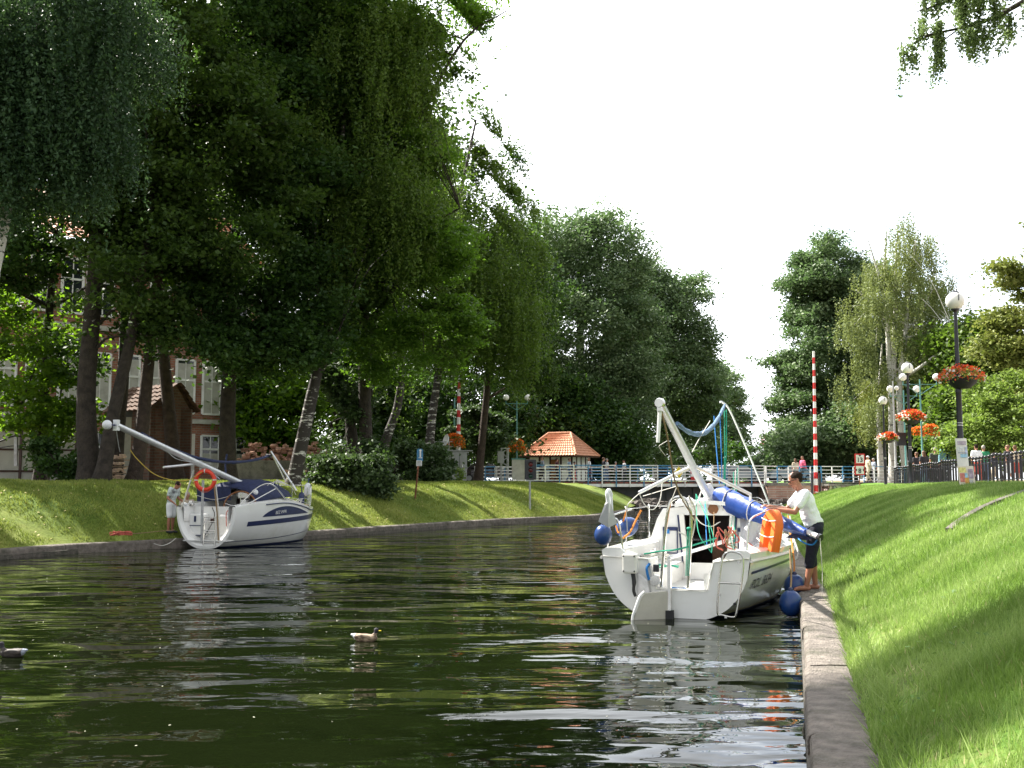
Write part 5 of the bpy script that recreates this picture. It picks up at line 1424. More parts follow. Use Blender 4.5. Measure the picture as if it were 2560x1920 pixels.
    m = MB(); up_ = Vector((0, 0, 1)).cross(ax).normalized(); dn_ = ax.cross(up_)
    for a in (-.03, 0.03): m.tube([foot + up_ * a + dn_ * .062, tip + up_ * a * .6 + dn_ * .042], .012, 5)
    m.build('track', M['galv'], ms)
    m = MB(); m.lathe([(.05, -.06), (.06, -.03), (.06, .03), (.05, .06)], tip, 12, axis=(0, 1, 0)); m.box(tip + Vector((0, 0, -.03)), (.05, .1, .12)); m.build('masthead', M['steel'], ms, smooth=True)
    m = MB(); m.tube([tip + Vector((-.0, 0, -.04)), tip + Vector((-.03, 0, -.45))], [.024, .02], 8); m.build('backstay_flicker', M['white_paint'], ms)
    sp0 = foot.lerp(tip, .42)
    for ex, lb in ((q(1597, 1232, 14.6), 'spreader'), (q(1876, 1236, 15.6), 'spreader')):
        m = MB(); m.tube(curve_pts([sp0 + Vector((0, 0, .02)), sp0.lerp(ex, .25) + Vector((0, 0, .02)), ex], 5), .026, 8); m.build(lb, M['alu'], ms, smooth=True)
    m = MB(); m.tube([q(1876, 1236, 15.6), q(1876, 1252, 15.6)], .02, 6); m.build('spreader_tip', M['white_paint'], ms)
    # canvas boot at mast foot
    m = MB(); a = q(1768, 1212, 16.8)
    prof = [(q(1768, 1210, 16.75), .06), (q(1772, 1228, 16.75), .095), (q(1778, 1248, 16.75), .11), (q(1785, 1265, 16.75), .09), (q(1789, 1278, 16.75), .03)]
    m.tube([p for p, r_ in prof], [r_ for p, r_ in prof], 12); m.build('canvas_boot', M['canvas'], root, smooth=True)
    # boom with royal blue cover swung to starboard
    g0 = q(1792, 1232, 16.6); g1 = q(2046, 1342, 14.75)
    m = MB(); m.tube([g0, g1], .04, 10); bo = m.build('boom', M['alu'], root, smooth=True)
    m = MB(); m.tube([g1, g1 + (g1 - g0).normalized() * .05], .05, 10); m.build('boom_end', M['black'], bo)
    m = MB(); n_ = 26; rows = []
    dax = (g1 - g0).normalized(); sid = dax.cross(Vector((0, 0, 1))).normalized(); upv = sid.cross(dax)
    for i in range(n_ + 1):
        t = i / n_; c = g0.lerp(g1, .01 + .90 * t)
        hh = np.interp(t, [0, .08, .3, .6, .85, 1], [.13, .20, .175, .125, .085, .05]); ww = np.interp(t, [0, .1, .5, 1], [.10, .13, .10, .05])
        row = []
        for j in range(16):
            a = 2 * math.pi * j / 16
            wr = 1 + .05 * math.sin(t * 40 + j * 1.3) + .04 * math.sin(t * 17 + j * 2.9)
            row.append(c + sid * math.cos(a) * ww * wr + upv * ((math.sin(a) - .25) * hh * wr))
        rows.append(row + [row[0]])
    m.grid(rows); m.add(rows[0][:-1], [tuple(range(16))]); m.add(rows[-1][:-1], [tuple(range(16))]); cv = m.build('boom_cover', M['royal'], root, smooth=True)
    m = MB()
    for t in (.15, .42, .66):
        c = g0.lerp(g1, .01 + .9 * t); hh = np.interp(t, [0, .08, .3, .6, .85, 1], [.13, .20, .175, .125, .085, .05]); ww = np.interp(t, [0, .1, .5, 1], [.10, .13, .10, .05])
        m.tube([c + sid * math.cos(a) * (ww + .015) + upv * ((math.sin(a) - .25) * (hh + .012)) for a in np.linspace(0, 2 * math.pi, 17)], .008, 5, cap=False)
    m.build('cover_lashing', M['rope_w'], cv)
    m = MB(); m.grid([[g0.lerp(g1, .80) + upv * -.06, g0.lerp(g1, .97) + upv * -.03], [g0.lerp(g1, .70) + Vector((0, 0, -.22)), g0.lerp(g1, .9) + Vector((0, 0, -.12))]]); m.build('cover_flap', M['navy'], cv)
    # gin pole, furled jib
    p0 = q(1925, 1266, 19.3); p1 = q(1806, 1006, 18.6)
    m = MB(); m.tube(curve_pts([p0, p0.lerp(p1, .5) + Vector((.04, 0, .02)), p0.lerp(p1, .9) + Vector((.05, 0, .03)), p1 + Vector((0, 0, 0.0)), p1 + Vector((-.05, 0, .0))], 5), .017, 8); m.build('gin_pole', M['alu'], root, smooth=True)
    j0 = q(1693, 1058, 13.0); j1 = q(1812, 1012, 18.4)
    m = MB(); jp = sag(j0, j1, .30, 20); m.tube(jp, [.024 + .014 * math.sin(i / 20 * math.pi) + .006 * math.sin(i * 2.1) for i in range(21)], 9); m.build('furled_jib', mat('blue_grey_sail', (.09, .16, .27), .7, .35, 9, bump=.6, bscale=20), root, smooth=True)
    # arch, pushpit, stanchions
    def st(pts, r=.0145, nm='rail', mt='steel', n=6): 
        mm = MB(); mm.tube(curve_pts(pts, n), r, 8); return mm.build(nm, M[mt], root, smooth=True)
    st([(-.20, .03, .37), (-.12, -.02, 1.1), (-.05, -.05, 1.50), (.02, -.05, 1.60), (.14, -.05, 1.61), (.22, -.05, 1.52), (.24, -.03, 1.25), (.17, .03, .37)], .022, 'mast_crutch')
    def stan(x, y, zt=1.42):
        z = interp(h.s, y / h.L); mm = MB(); mm.tube([(x, y, z), (x, y, zt)], .012, 7); mm.lathe([(.03, 0), (.03, .03), (.016, .06)], (x, y, z), 8); mm.ball((x, y, zt + .01), .018, 8, 5); return mm.build('stanchion', M['steel'], root)
    for y in (1.6, 3.2, 4.7):
        b = interp(h.b, y / h.L) - .07
        stan(-b, y); stan(b, y)
    st([(-.97, .12, .90), (-.97, .08, 1.25), (-.93, .06, 1.30), (-.80, .06, 1.28), (-.74, .08, .90)], .014, 'pushpit')
    st([(-.97, .12, .90), (-.99, .35, 1.30), (-1.0, .7, 1.36), (-1.02, 1.6, 1.40)], .012, 'pushpit')
    st([(.95, .10, .88), (.97, .25, 1.28), (1.02, .9, 1.38), (1.1, 1.6, 1.40)], .013, 'pushpit')
    lf = MB()
    for sd in (-1, 1):
        pv = None
        for y in (1.6, 3.2, 4.7, 6.0):
            b = interp(h.b, y / h.L) - .07; c = Vector((sd * b, y, 1.42 if y < 6 else 1.45))
            if pv is not None: lf.tube(sag(pv, c, .02, 4), .005, 5)
            pv = c
    lf.build('lifeline', M['steel'], root)
    st([(-.42, 5.7, 1.0), (-.36, 5.9, 1.45), (0, 6.45, 1.5), (.36, 5.9, 1.45), (.42, 5.7, 1.0)], .014, 'pulpit')
    # rudder and tiller
    m = MB(); m.prism([(-.50, -.42, -.15), (-.46, -.38, .06), (-.38, -.32, .30), (-.34, -.29, .35), (-.09, -.12, .37), (-.06, -.10, .35), (-.06, -.10, -.25), (-.44, -.38, -.25)], (.012, .04, 0)); rd = m.build('rudder', mat('grey_beige_gelcoat', (.50, .48, .42), .4, .1, 4, dirt=(.3, .28, .2), dirt_amt=.5), root, bevel=.012)
    m = MB(); m.tube([(-.515, -.43, -.2), (-.475, -.40, .06), (-.395, -.34, .31), (-.345, -.30, .365)], .02, 7); m.build('rudder_edge', M['gelcoat'], rd, smooth=True)
    m = MB(); m.tube([(-1.0, -.012, .80), (-.36, -.012, .775), (-.25, -.012, .385), (.44, -.012, .385), (.53, -.012, .76), (1.0, -.012, .82)], .012, 6); m.build('transom_trim', M['gelcoat2'], root, smooth=True)
    m = MB(); m.bar((-.055, -.09, -.05), (-.055, -.07, .78), .045, .05); m.build('rudder_stock', M['steel'], rd)
    m = MB(); m.box((-.05, -.10, 0.03), (.10, .08, .16)); m.build('gudgeon', M['rubber'], rd)
    m = MB(); m.bar((-.055, -.08, .80), (.52, 1.35, .98), .045, .035); m.tube([(-.055, -.08, .82), (.10, .3, .86), (.52, 1.35, 1.0)], .012, 6); m.build('tiller', M['alu'], root)
    # engine bracket box with black tail
    m = MB(); m.box((-.58, -.13, .72), (.20, .14, .27)); eb = m.build('battery_box', M['gelcoat2'], root, bevel=.03)
    m = MB()
    for x in (-.655, -.505):
        for z in (.62, .82): m.lathe([(.0, -.005), (.012, 0), (.0, .006)], (x, -.205, z), 8, axis=(0, 1, 0))
    m.build('screw', M['rubber'], eb)
    m = MB(); m.tube(curve_pts([(-.55, -.12, .60), (-.53, -.13, .48), (-.54, -.12, .36), (-.52, -.10, .28)], 4), [.03] * 6 + [.022] * 7, 8); m.build('cable', M['rubber'], eb)
    m = MB(); m.prism([(-.50, -.03, .60), (-.36, -.03, .50), (-.30, -.03, .15), (-.40, -.03, .10), (-.50, -.03, .30)], (0, -.05, 0)); m.build('wind_sock', M['canvas'], root, bevel=.02)
    # speaker disc and lamp on transom
    m = MB(); m.lathe([(0, -.02), (.07, -.018), (.075, 0), (.0, .005)], (-.25, -.06, .50), 18, axis=(0, 1, 0)); m.build('speaker', M['steel'], root, smooth=True)
    m = MB(); m.box((-.24, -.05, .66), (.08, .05, .10)); m.build('lamp', M['black'], root, bevel=.01)
    m = MB(); m.tube(curve_pts([(-.33, -.04, .72), (-.37, -.05, .66), (-.36, -.06, .58), (-.34, -.05, .5)], 4), .02, 6); m.build('line_hank', M['rope_b'], root)
    # ladder
    lad = MB(); x0, x1 = .62, .92
    zz = [.06, .20, .82, .88]
    lad.tube(curve_pts([(x0 + .02, -.10, .08), (x0 - .03, -.12, .12), (x0, -.12, .5), (x0 + .05, -.12, .82), (x0 + .12, -.12, .90), (x1 - .06, -.12, .90), (x1 + .02, -.12, .82), (x1 - .01, -.12, .5), (x1 - .08, -.12, .12), (x1 - .13, -.10, .06), (x0 + .02, -.10, .08)], 5), .013, 8)
    lad.tube([(x0 + .005, -.12, .50), (x1 - .005, -.12, .50)], .013, 8)
    lo = lad.build('ladder', M['steel'], root, smooth=True)
    m = MB()
    for p in ((x0, -.06, .34), (x1 - .04, -.06, .78), (x0 + .08, -.05, .06)): m = MB(); m.bar(p, (p[0], -.13, p[2]), .03, .03); m.build('bracket', M['steel'], lo)
    m = MB(); m.lathe([(0, -.01), (.02, -.008), (.02, .01)], (.80, -.005, .22), 8, axis=(0, 1, 0)); m.build('drain', M['rubber'], root)
    # running rigging
    def line(pts, r, mt, nm='line', n=6):
        mm = MB(); mm.tube(curve_pts(pts, n), r, 5); return mm.build(nm, M[mt], root, smooth=True, fix=False)
    line([q(1650, 1015, 12), q(1668, 1090, 12.6), q(1682, 1180, 13.2), q(1692, 1215, 13.4), q(1700, 1240, 13.6)], .012, 'rope_t', 'halyard')
    line([q(1700, 1240, 13.6), q(1728, 1285, 14), q(1735, 1300, 14.4)], .010, 'rope_t', 'halyard')
    for (a, b, c) in (((1693, 1215, 13.6), (1660, 1300, 14.4), 'rope_w'), ((1693, 1215, 13.6), (1608, 1240, 15), 'rope_w')): line([q(*a), q(*b)], .006, c)
    line([q(1598, 1234, 14.6), q(1612, 1262, 14.7), q(1632, 1274, 14.8), q(1650, 1250, 14.9), q(1656, 1205, 15)], .007, 'rope_w')
    line([q(1598, 1234, 14.6), q(1580, 1250, 14.3), q(1567, 1270, 14.2), q(1568, 1330, 14.3)], .006, 'rope_w')
    line([q(1755, 1225, 16), q(1740, 1260, 15.6), q(1722, 1262, 14.6), q(1700, 1236, 13.7)], .012, 'rope_w', 'halyard')
    line([q(1722, 1240, 13.8), q(1738, 1275, 14), q(1735, 1320, 14.2), q(1726, 1350, 14.3), q(1712, 1338, 14.3), q(1695, 1330, 14.3)], .010, 'rope_w')
    line([q(1722, 1240, 13.8), q(1745, 1300, 15), q(1775, 1316, 16), q(1800, 1305, 16.2)], .008, 'rope_w')
    for k, (a, b) in enumerate(((1740, 1750), (1760, 1778), (1740, 1785))):
        line([q(a, 1235, 15.8), q(b - 4, 1330, 15), q(1779, 1382, 14.8)], .006, 'rope_g')
    line([q(1762, 1260, 16), q(1766, 1340, 15.2), q(1768, 1370, 15)], .006, 'rope_b')
    line([q(1785, 1280, 16), q(1784, 1350, 15.4)], .005, 'rope_t')
    for dx in (0, 5, 10): line([q(1834 + dx, 1180 - dx, 17), q(1832 + dx * .6, 1280, 16.4), q(1826 + dx, 1340, 15), q(1834, 1378, 14.8)], .0055, 'rope_g' if dx != 5 else 'rope_w')
    for (px, c) in ((1785, 'rope_b'), (1800, 'rope_b'), (1811, 'rope_g'), (1816, 'rope_g')):
        line([q(px, 1040 - (px - 1785) * .5, 17.5), q(px + 6 - (px - 1785) * .2, 1120, 17.3), q(px + 14 - (px - 1785) * .6, 1210, 17)], .009, c, 'halyard')
    line([q(1775, 1052, 15.5), q(1752, 1090, 15), q(1730, 1130, 14.5)], .007, 'rope_w')
    line([q(1672, 1100, 13.4), q(1655, 1110, 13.3), q(1648, 1118, 13.3), q(1664, 1140, 13.4)], .005, 'rope_w')
    for dx in (-3, 0, 4): line([q(1722 + dx, 1322, 13.95), q(1720 + dx, 1370, 13.95), q(1718 + dx, 1440, 13.95)], .006, 'rope_g', 'sheet')
    m = MB(); m.ball(q(1722, 1322, 13.95), (.035, .03, .025), 8, 6); m.build('knot', M['rope_g'], root)
    for k in range(14):
        a = rnd.uniform(-.2, .35); b = rnd.uniform(.1, .5)
        line([(a, b, .30), (a + rnd.uniform(-.2, .2), b + .15, .34), (a + rnd.uniform(-.3, .3), b + rnd.uniform(-.1, .3), .31), (a + rnd.uniform(-.2, .2), b, .33)], .009, 'rope_b' if k % 3 else 'rope_w', 'sheet', 4)
    for k in range(10):
        a = -.55 + rnd.uniform(-.15, .3); b = .6 + rnd.uniform(0, .5)
        line([(a, b, .60), (a + rnd.uniform(-.3, .3), b + .1, .63), (a + rnd.uniform(-.3, .4), b + rnd.uniform(-.1, .2), .61)], .009, 'rope_g', 'sheet', 4)
    line([q(1610, 1385, 14.2), q(1650, 1378, 14.2), q(1700, 1372, 14.1), q(1790, 1345, 14.6)], .012, 'rope_g', 'sheet')
    for k in range(9):
        c = q(1820 + rnd.uniform(-14, 16), 1335 + rnd.uniform(-12, 14), 14.9)
        line([c, c + Vector((rnd.uniform(-.1, .1), .02, .08)), c + Vector((rnd.uniform(-.12, .12), 0, -.1)), c + Vector((rnd.uniform(-.1, .1), 0, -.16))], .010, ('rope_r', 'rope_r', 'rope_t')[k % 3], 'sheet', 5)
    # shrouds to starboard side deck, tangled
    for k in range(7):
        a = q(1890 + k * 7, 1395 - k * 2, 14.5 + .2 * k); b = q(1850 + k * 14, 1345 + (k % 3) * 10, 15.6)
        line([a, a.lerp(b, .5) + Vector((0, 0, .06)), b], .007, ('rope_w', 'rope_r', 'rope_b')[k % 3])
    line([q(1975, 1290, 16), q(1985, 1345, 15.8), q(1995, 1380, 15.6), q(1990, 1400, 15.5)], .012, 'rope_w')
    line([q(1967, 1310, 16), q(2000, 1350, 15), q(2030, 1362, 14.9), q(2046, 1345, 14.8)], .012, 'rope_b')
    line([q(2050, 1345, 14.7), q(2054, 1400, 14.7), q(2056, 1440, 14.7), q(2055, 1480, 14.7)], .005, 'rope_w')
    # loose canvas at starboard cabin side
    m = MB(); rows = []
    for i in range(9):
        t = i / 8; rows.append([Vector((.50 + .10 * t + .28 * s_, 2.30 - .55 * t + .1 * math.sin(s_ * 7 + t * 5), 1.30 - (.62) * t - .10 * s_ + .02 * math.sin(s_ * 11 + i))) for s_ in np.linspace(0, 1, 9)])
    m.grid(rows); m.build('awning', M['canvas'], root, smooth=True, fix=False)
    # yellow flag marker on port side is on the bridge, built elsewhere
    return root, h, q
BOAT_R, HR, qr = build_right_boat()
BR_M = Matrix.Translation(BOAT_R.location) @ Matrix.Rotation(-R(21.5), 4, 'Z')

# things resting on or hanging from the right boat
def ball_fender(label, c, r, mt='fender', squash=1.15):
    root = empty('ball_fender', Vector(c), 0, label, 'fender', 'blue fenders hung round the right boat')
    m = MB(); prof = []
    for k in range(17):
        a = math.pi * k / 16; prof.append((max(r * math.sin(a), .001), -r * squash * math.cos(a)))
    m.lathe(prof, (0, 0, 0), 24); m.build('body', M[mt], root, smooth=True)
    m = MB(); m.lathe([(r * .25, r * squash * .97), (r * .2, r * squash * 1.12), (r * .1, r * squash * 1.2)], (0, 0, 0), 12); m.build('eye', M['navy_gloss'], root)
    return root
ball_fender('leftmost blue ball fender beside the port stern rail', P(1508, 1337, 14.3), .122)
f2 = ball_fender('blue balloon fender lying on its side behind the port rail', P(1567, 1318, 15.3), .14, squash=1.3); f2.rotation_euler = (0, R(68), R(20))
ball_fender('large blue ball fender between the hull and quay corner', P(1977, 1508, 14.3), .155)
ball_fender('blue ball fender partly hidden behind the hull side', P(1987, 1466, 15.3), .155)
for (a, b, c, lb, mt) in (((1567, 1275, 15.2), (1548, 1330, 15.2), (1540, 1315, 15), 'frayed orange rope holding the balloon fender', 'rope_o'), ((1975, 1370, 15), (1978, 1440, 14.8), (1976, 1480, 14.5), 'rusty brown rope holding the large quay fender', 'rope_t'),
                      ((1970, 1290, 16.5), (1985, 1400, 15.6), (1984, 1440, 15.3), 'tan rope down to the partly hidden fender', 'rope_o')):
    m = MB(); m.tube(curve_pts([P(*a), P(*b), P(*c)], 6), .013, 6); o = m.build('fender_rope', M[mt], smooth=True); tag(o, lb, 'rope')
m = MB(); m.tube(curve_pts([P(1603, 1275, 15.2), P(1590, 1300, 15.2), P(1575, 1330, 15.1), P(1558, 1345, 15)], 6), .016, 6); tag(m.build('fender_rope', M['rope_o']), 'orange rope knotted round the port stanchion', 'rope')
def horseshoe():
    c = P(1930, 1322, 14.75)
    root = empty('horseshoe_buoy', c, R(-20), 'orange horseshoe lifebuoy standing on the starboard quarter', 'lifebuoy')
    m = MB(); rows = []
    for i in range(25):
        a = math.pi * (-0.10 + 1.2 * i / 24)
        ctr = Vector((0, .19 * math.cos(a) * 0 + 0, 0)); x = .155 * math.cos(a); z = .0 + .17 * math.sin(a)
        if i < 4: z = -.02 - (4 - i) * .06; x = .155 - .005 * (4 - i)
        if i > 20: z = -.02 - (i - 20) * .06; x = -.155 + .005 * (i - 20)
        nrm = Vector((x, 0, max(z, 0) * .9 + 1e-4)).normalized()
        row = []
        for (u, v) in ((-.055, -.09), (.055, -.09), (.07, -.07), (.07, .07), (.055, .09), (-.055, .09), (-.065, .07), (-.065, -.07)):
            row.append(Vector((x, 0, z)) + nrm * u + Vector((0, v, 0)))
        rows.append(row + [row[0]])
    m.grid(rows); m.add(rows[0][:-1], [tuple(range(8))]); m.add(rows[-1][:-1], [tuple(range(8))])
    m.build('foam', M['orange'], root, smooth=True)
    m = MB()
    for z in (-.10, .10): m.tube(sag((-.22, -.1, z), (.22, -.1, z + .03), .02, 6), .007, 5)
    m.build('strap', M['rope_w'], root)
    root.scale = (.92, .72, 1.14)
    root.rotation_euler = (R(-6), R(8), R(-76))
horseshoe()
def anchor():
    root = empty('anchor', P(1520, 1300, 14.15), R(0), 'grey plough anchor stowed upside down on the port stern rail', 'anchor')
    m = MB(); # flukes: folded plate
    m.add([(-.13, 0, -.02), (0, -.03, -.10), (.0, -.06, .24), (-.05, -.03, .20), (.13, .05, -.05), (.05, .02, .20), (0, .05, .28)], [(0, 1, 2, 3), (1, 4, 5, 2), (3, 2, 6), (2, 5, 6)])
    o = m.build('fluke', M['anchor'], root); s_ = o.modifiers.new('solid', 'SOLIDIFY'); s_.thickness = .02
    m = MB(); m.tube(curve_pts([(.0, .0, .10), (.0, -.02, .26), (-.01, -.03, .36), (.02, .03, .40), (.05, .06, .33)], 5), .028, 8); m.tube([(.05, .06, .33), (.06, .05, .05)], .02, 8); m.build('shank', M['fender_w'], root, smooth=True)
anchor()
def coil():
    c = BR_M @ Vector((-.56, 1.15, .62))
    root = empty('rope_coil', c, 0, 'coiled pale rope lying on the port cockpit seat', 'rope')
    for (ox, oy, tl) in ((-.07, 0, .3), (.09, .02, -.25)):
        m = MB(); pts = []
        for i in range(90):
            a = i * .5; r_ = .11 + .018 * math.sin(i * .7); pts.append(Vector((ox + r_ * math.cos(a), oy + r_ * math.sin(a) * .8, .03 + .0010 * i + .018 * math.sin(i * .37) + tl * r_ * math.cos(a) + .05)))
        m.tube(pts, .011, 5); m.build('loop', M['rope_w'], root, smooth=True)
coil()

# ------------------------------------------------------------------ left boat
def build_left_boat():
    W0 = G(512, 1371, 0); hd = R(17)
    root = empty('sailboat', W0, -hd, 'white sloop with navy side bands and red lifebuoy moored left', 'sailboat')
    inv = Matrix.Translation(W0) @ Matrix.Rotation(-hd, 4, 'Z'); MW = inv.copy(); inv.invert()
    q = lambda px, py, d: inv @ P(px, py, d)
    h = Hull(5.6, [(0, .93), (.2, 1.12), (.42, 1.24), (.65, 1.14), (.85, .74), (.95, .34), (1, .05)],
             [(0, 1.12), (.18, 1.22), (.4, 1.26), (.6, 1.12), (.75, 1.0), (1, 1.02)], [(0, -.02), (.2, -.14), (.5, -.28), (.85, -.2), (.96, -.05), (1, .2)], .35, .80, 1.0)
    m = h.shell(44, 16)
    # scoop: rim and inner well
    def sec(k, y, zl=0):
        o = []
        for j in range(33):
            w_ = abs(j - 16) / 16; sd = -1 if j < 16 else 1
            p = h.pt(0, w_, sd); c = Vector((0, 0, 1.12))
            r_ = c + (p - c) * k; o.append(Vector((r_.x, y, max(r_.z, zl))))
        return o
    m.grid([sec(1, 0), sec(.93, -.015), sec(.84, .05), sec(.80, .45, .22)])
    hull = m.build('hull', M['gelcoat'], root, smooth=True)
    m = MB()
    i3 = sec(.80, .45, .22)
    m.prism([i3[j] for j in range(0, 33)] , (0, .04, 0)); m.build('transom_wall', M['gelcoat'], root)
    m = MB()
    m.box((-.45, .36, .62), (.55, .20, .62)); m.build('helm_box', M['gelcoat'], root, bevel=.05); m = MB(); m.box((.38, .36, .55), (.30, .20, .70)); m.build('helm_box', M['gelcoat'], root, bevel=.05)
    m = MB(); m.box((-.45, .25, .60), (.46, .02, .02)); m.box((-.45, .25, .33), (.50, .02, .02)); m.box((-.50, .25, .78), (.06, .012, .16)); m.build('locker_seam', M['navy_gloss'], root)
    m = MB(); m.box((.02, .30, .74), (.10, .05, .12)); m.build('shower_box', M['wood_dark'], root, bevel=.01)
    m = MB(); m.box((0, .22, .205), (1.35, .5, .03)); m.build('bathing_platform', M['nonslip'], root)
    for sd in (-1, 1):
        h.patch(.0, .985, lambda u: -.03, lambda u: .05, sd, nu=36).build('boot_stripe', M['navy_gloss'], hull, fix=False)
        h.patch(.10, .965, lambda u: .56 + .16 * u, lambda u: .56 + .13 + .17 * u, sd, nu=36).build('side_band', M['navy_gloss'], hull, fix=False)
        h.patch(.0, .98, lambda u: .17 + .40 * max(0, u - .25) ** 1.5, lambda u: .19 + .40 * max(0, u - .25) ** 1.5, sd, nu=36).build('pinstripe', M['navy_gloss'], hull, fix=False)
        h.patch(.20, .66, lambda u: .80 + .10 * u, lambda u: .80 + .10 * u + .26 * math.sin(math.pi * min(1, max(0, (u - .20) / .46)) ** .75), sd, off=.008, nu=24).build('hull_window', M['navy_gloss'], hull, fix=False)
        rr = MB(); pts = [h.pt(u, h.wz(u, interp(h.s, u) - .07), sd, .012) for u in np.linspace(.22, .99, 30)]; rr.tube(pts, .018, 6); rr.build('rubbing_strake', M['navy_gloss'], hull, smooth=True)
    tm = hull_text(h, 'BEZ IMPR', .13, .30, .88, 1, slope=.06, off=.016)
    link_mesh('name_lettering', tm, M['white_paint'], hull)
    # deck
    m = MB(); rows = []
    for u in np.linspace(.36, 1, 22):
        b = interp(h.b, u); rows.append([Vector((s_ * b, h.pt(u, 1).y, interp(h.s, u) + .04 * (1 - s_ * s_))) for s_ in np.linspace(-1, 1, 11)])
    m.grid(rows)
    for sd in (-1, 1):
        rows = []
        for u in np.linspace(0, .36, 10):
            b = interp(h.b, u); z = interp(h.s, u); y = u * h.L
            rows.append([Vector((sd * b, y, z)), Vector((sd * (b - .05), y, z + .03)), Vector((sd * .72, y, z + .02)), Vector((sd * .70, y, z - .02)), Vector((sd * .68, y, .72))])
        m.grid(rows)
    m.build('deck', M['gelcoat'], root, smooth=True)
    m = MB()
    for sd in (-1, 1): m.grid([[Vector((sd * .68, y, .72)), Vector((sd * .34, y, .70)), Vector((sd * .32, y, .42)), Vector((0, y, .42))] for y in (.45, 1.2, 2.0)])
    m.build('cockpit', M['nonslip'], root)
    m = MB(); rows = []
    for y in np.linspace(2.0, 4.1, 9):
        t = (y - 2.0) / 2.1; hw = .78 - .25 * t; zt = 1.62 - .36 * t ** 1.5
        rows.append([Vector((-hw - .12, y, 1.1)), Vector((-hw, y, zt - .16)), Vector((-hw * .6, y, zt - .03)), Vector((0, y, zt)), Vector((hw * .6, y, zt - .03)), Vector((hw, y, zt - .16)), Vector((hw + .12, y, 1.1))])
    m.grid(rows); m.add(rows[-1], [tuple(range(7))]); m.build('cabin', M['gelcoat'], root, smooth=True)
    m = MB(); y = 2.0
    m.prism([(-.9, y, .42), (-.3, y, .42), (-.3, y, 1.45), (-.78, y, 1.42)], (0, .04, 0)); m.prism([(.9, y, .42), (.3, y, .42), (.3, y, 1.45), (.78, y, 1.42)], (0, .04, 0)); m.prism([(-.34, y + .002, 1.38), (.34, y + .002, 1.38), (.34, y + .002, 1.55), (-.34, y + .002, 1.55)], (0, .036, 0)); m.build('bulkhead', M['gelcoat'], root)
    m = MB(); m.box((0, y + .35, .95), (.62, .5, 1.05)); m.build('companionway', M['wood_dark'], root)
    # navy sprayhood / cover
    m = MB(); rows = []
    for y, zt, hw, dr in ((1.05, 1.62, .98, .42), (1.3, 1.78, 1.0, .5), (1.9, 1.86, .98, .55), (2.6, 1.86, .92, .5), (3.3, 1.66, .8, .30)):
        row = []
        for s_ in np.linspace(-1, 1, 15): row.append(Vector((s_ * hw, y, zt - dr * abs(s_) ** 3.5 + .015 * math.sin(s_ * 12 + y * 5))))
        rows.append(row)
    m.grid(rows); o = m.build('sprayhood', M['navy'], root, smooth=True); s_ = o.modifiers.new('solid', 'SOLIDIFY'); s_.thickness = .02
    tm = text_mesh('AGSV', .17, bold=.004); tm.transform(Matrix.Translation((-.84, 1.03, 1.48)) @ Matrix.Rotation(R(90), 4, 'X')); link_mesh('hood_lettering', tm, M['white_paint'], root)
    m = MB(); rows = [[Vector((-.98, 1.04, 1.24)), Vector((-.98, 1.02, 1.62))], [Vector((-.3, 1.04, 1.27)), Vector((-.3, 1.02, 1.66))], [Vector((.12, 1.04, 1.28)), Vector((.12, 1.02, 1.66))]]
    m.grid(rows); m.build('hood_back', M['navy'], root, fix=False)
    # mast
    foot = q(662, 1236, 31.3); tip = q(291, 1063, 25.0)
    m = MB(); m.tube([foot, tip], [.085, .075], 12); ms = m.build('mast', M['alu'], root, smooth=True)
    ax = (tip - foot).normalized()
    m = MB(); m.tube([foot + Vector((0, 0, -.08)), tip + Vector((0, 0, -.07))], .014, 5); m.build('track', M['galv'], ms)
    m = MB(); m.box(tip, (.12, .10, .26)); m.tube([tip, tip + Vector((-.16, -.05, .01))], .012, 6); m.build('masthead', M['alu'], ms)
    sp = foot.lerp(tip, .45); 
    for e in (q(409, 1168, 26.8), q(548, 1198, 30)):
        m = MB(); m.tube([foot.lerp(tip, .42 if e.y > 2 else .5), e], [.035, .03], 8); m.build('spreader', M['alu'], ms)
    j0 = foot.lerp(tip, .86) + Vector((0, 0, .08)); j1 = q(672, 1140, 33.6)
    m = MB(); m.tube(sag(j0, j1, .42, 18), [.045 + .006 * math.sin(i * 1.7) for i in range(19)], 8); m.build('furled_genoa', M['navy'], root, smooth=True)
    m = MB(); m.tube([j1 + Vector((-.1, 0, 0)), j1 + Vector((.08, 0, 0))], .07, 10); m.build('furling_drum', M['black'], root)
    m = MB(); m.tube(curve_pts([j1 + Vector((-1.1, -.7, .05)), j1 + Vector((-1.15, -.7, -.3)), j1 + Vector((-1.1, -.7, -.7))], 4), .03, 6); m.build('sail_tail', M['navy'], root)
    pt = q(677, 1128, 33.6); pb = q(741, 1226, 33.7)
    m = MB(); m.tube([pt, pb], .028, 8); m.tube([pt, q(712, 1200, 34.2)], .022, 8); m.build('gin_pole', M['alu'], root)
    # steering wheel and pedestal
    m = MB(); m.prism([(.36, 1.05, .42), (.60, 1.05, .42), (.58, 1.05, 1.30), (.40, 1.05, 1.30)], (0, .22, 0)); pd = m.build('pedestal', M['gelcoat'], root, bevel=.04)
    m = MB(); m.box((.48, 1.12, 1.42), (.34, .12, .16)); m.build('instrument_pod', M['gelcoat2'], root, bevel=.03)
    m = MB(); m.ball((.78, 1.2, 1.5), (.11, .07, .09), 10, 7); m.build('lantern', M['fender_w'], root, smooth=True)
    m = MB(); ctr = Vector((.50, .92, 1.05))
    ring = [ctr + Vector((.48 * math.cos(a) * .95, .12 * math.cos(a), .48 * math.sin(a))) for a in np.linspace(0, 2 * math.pi, 33)]
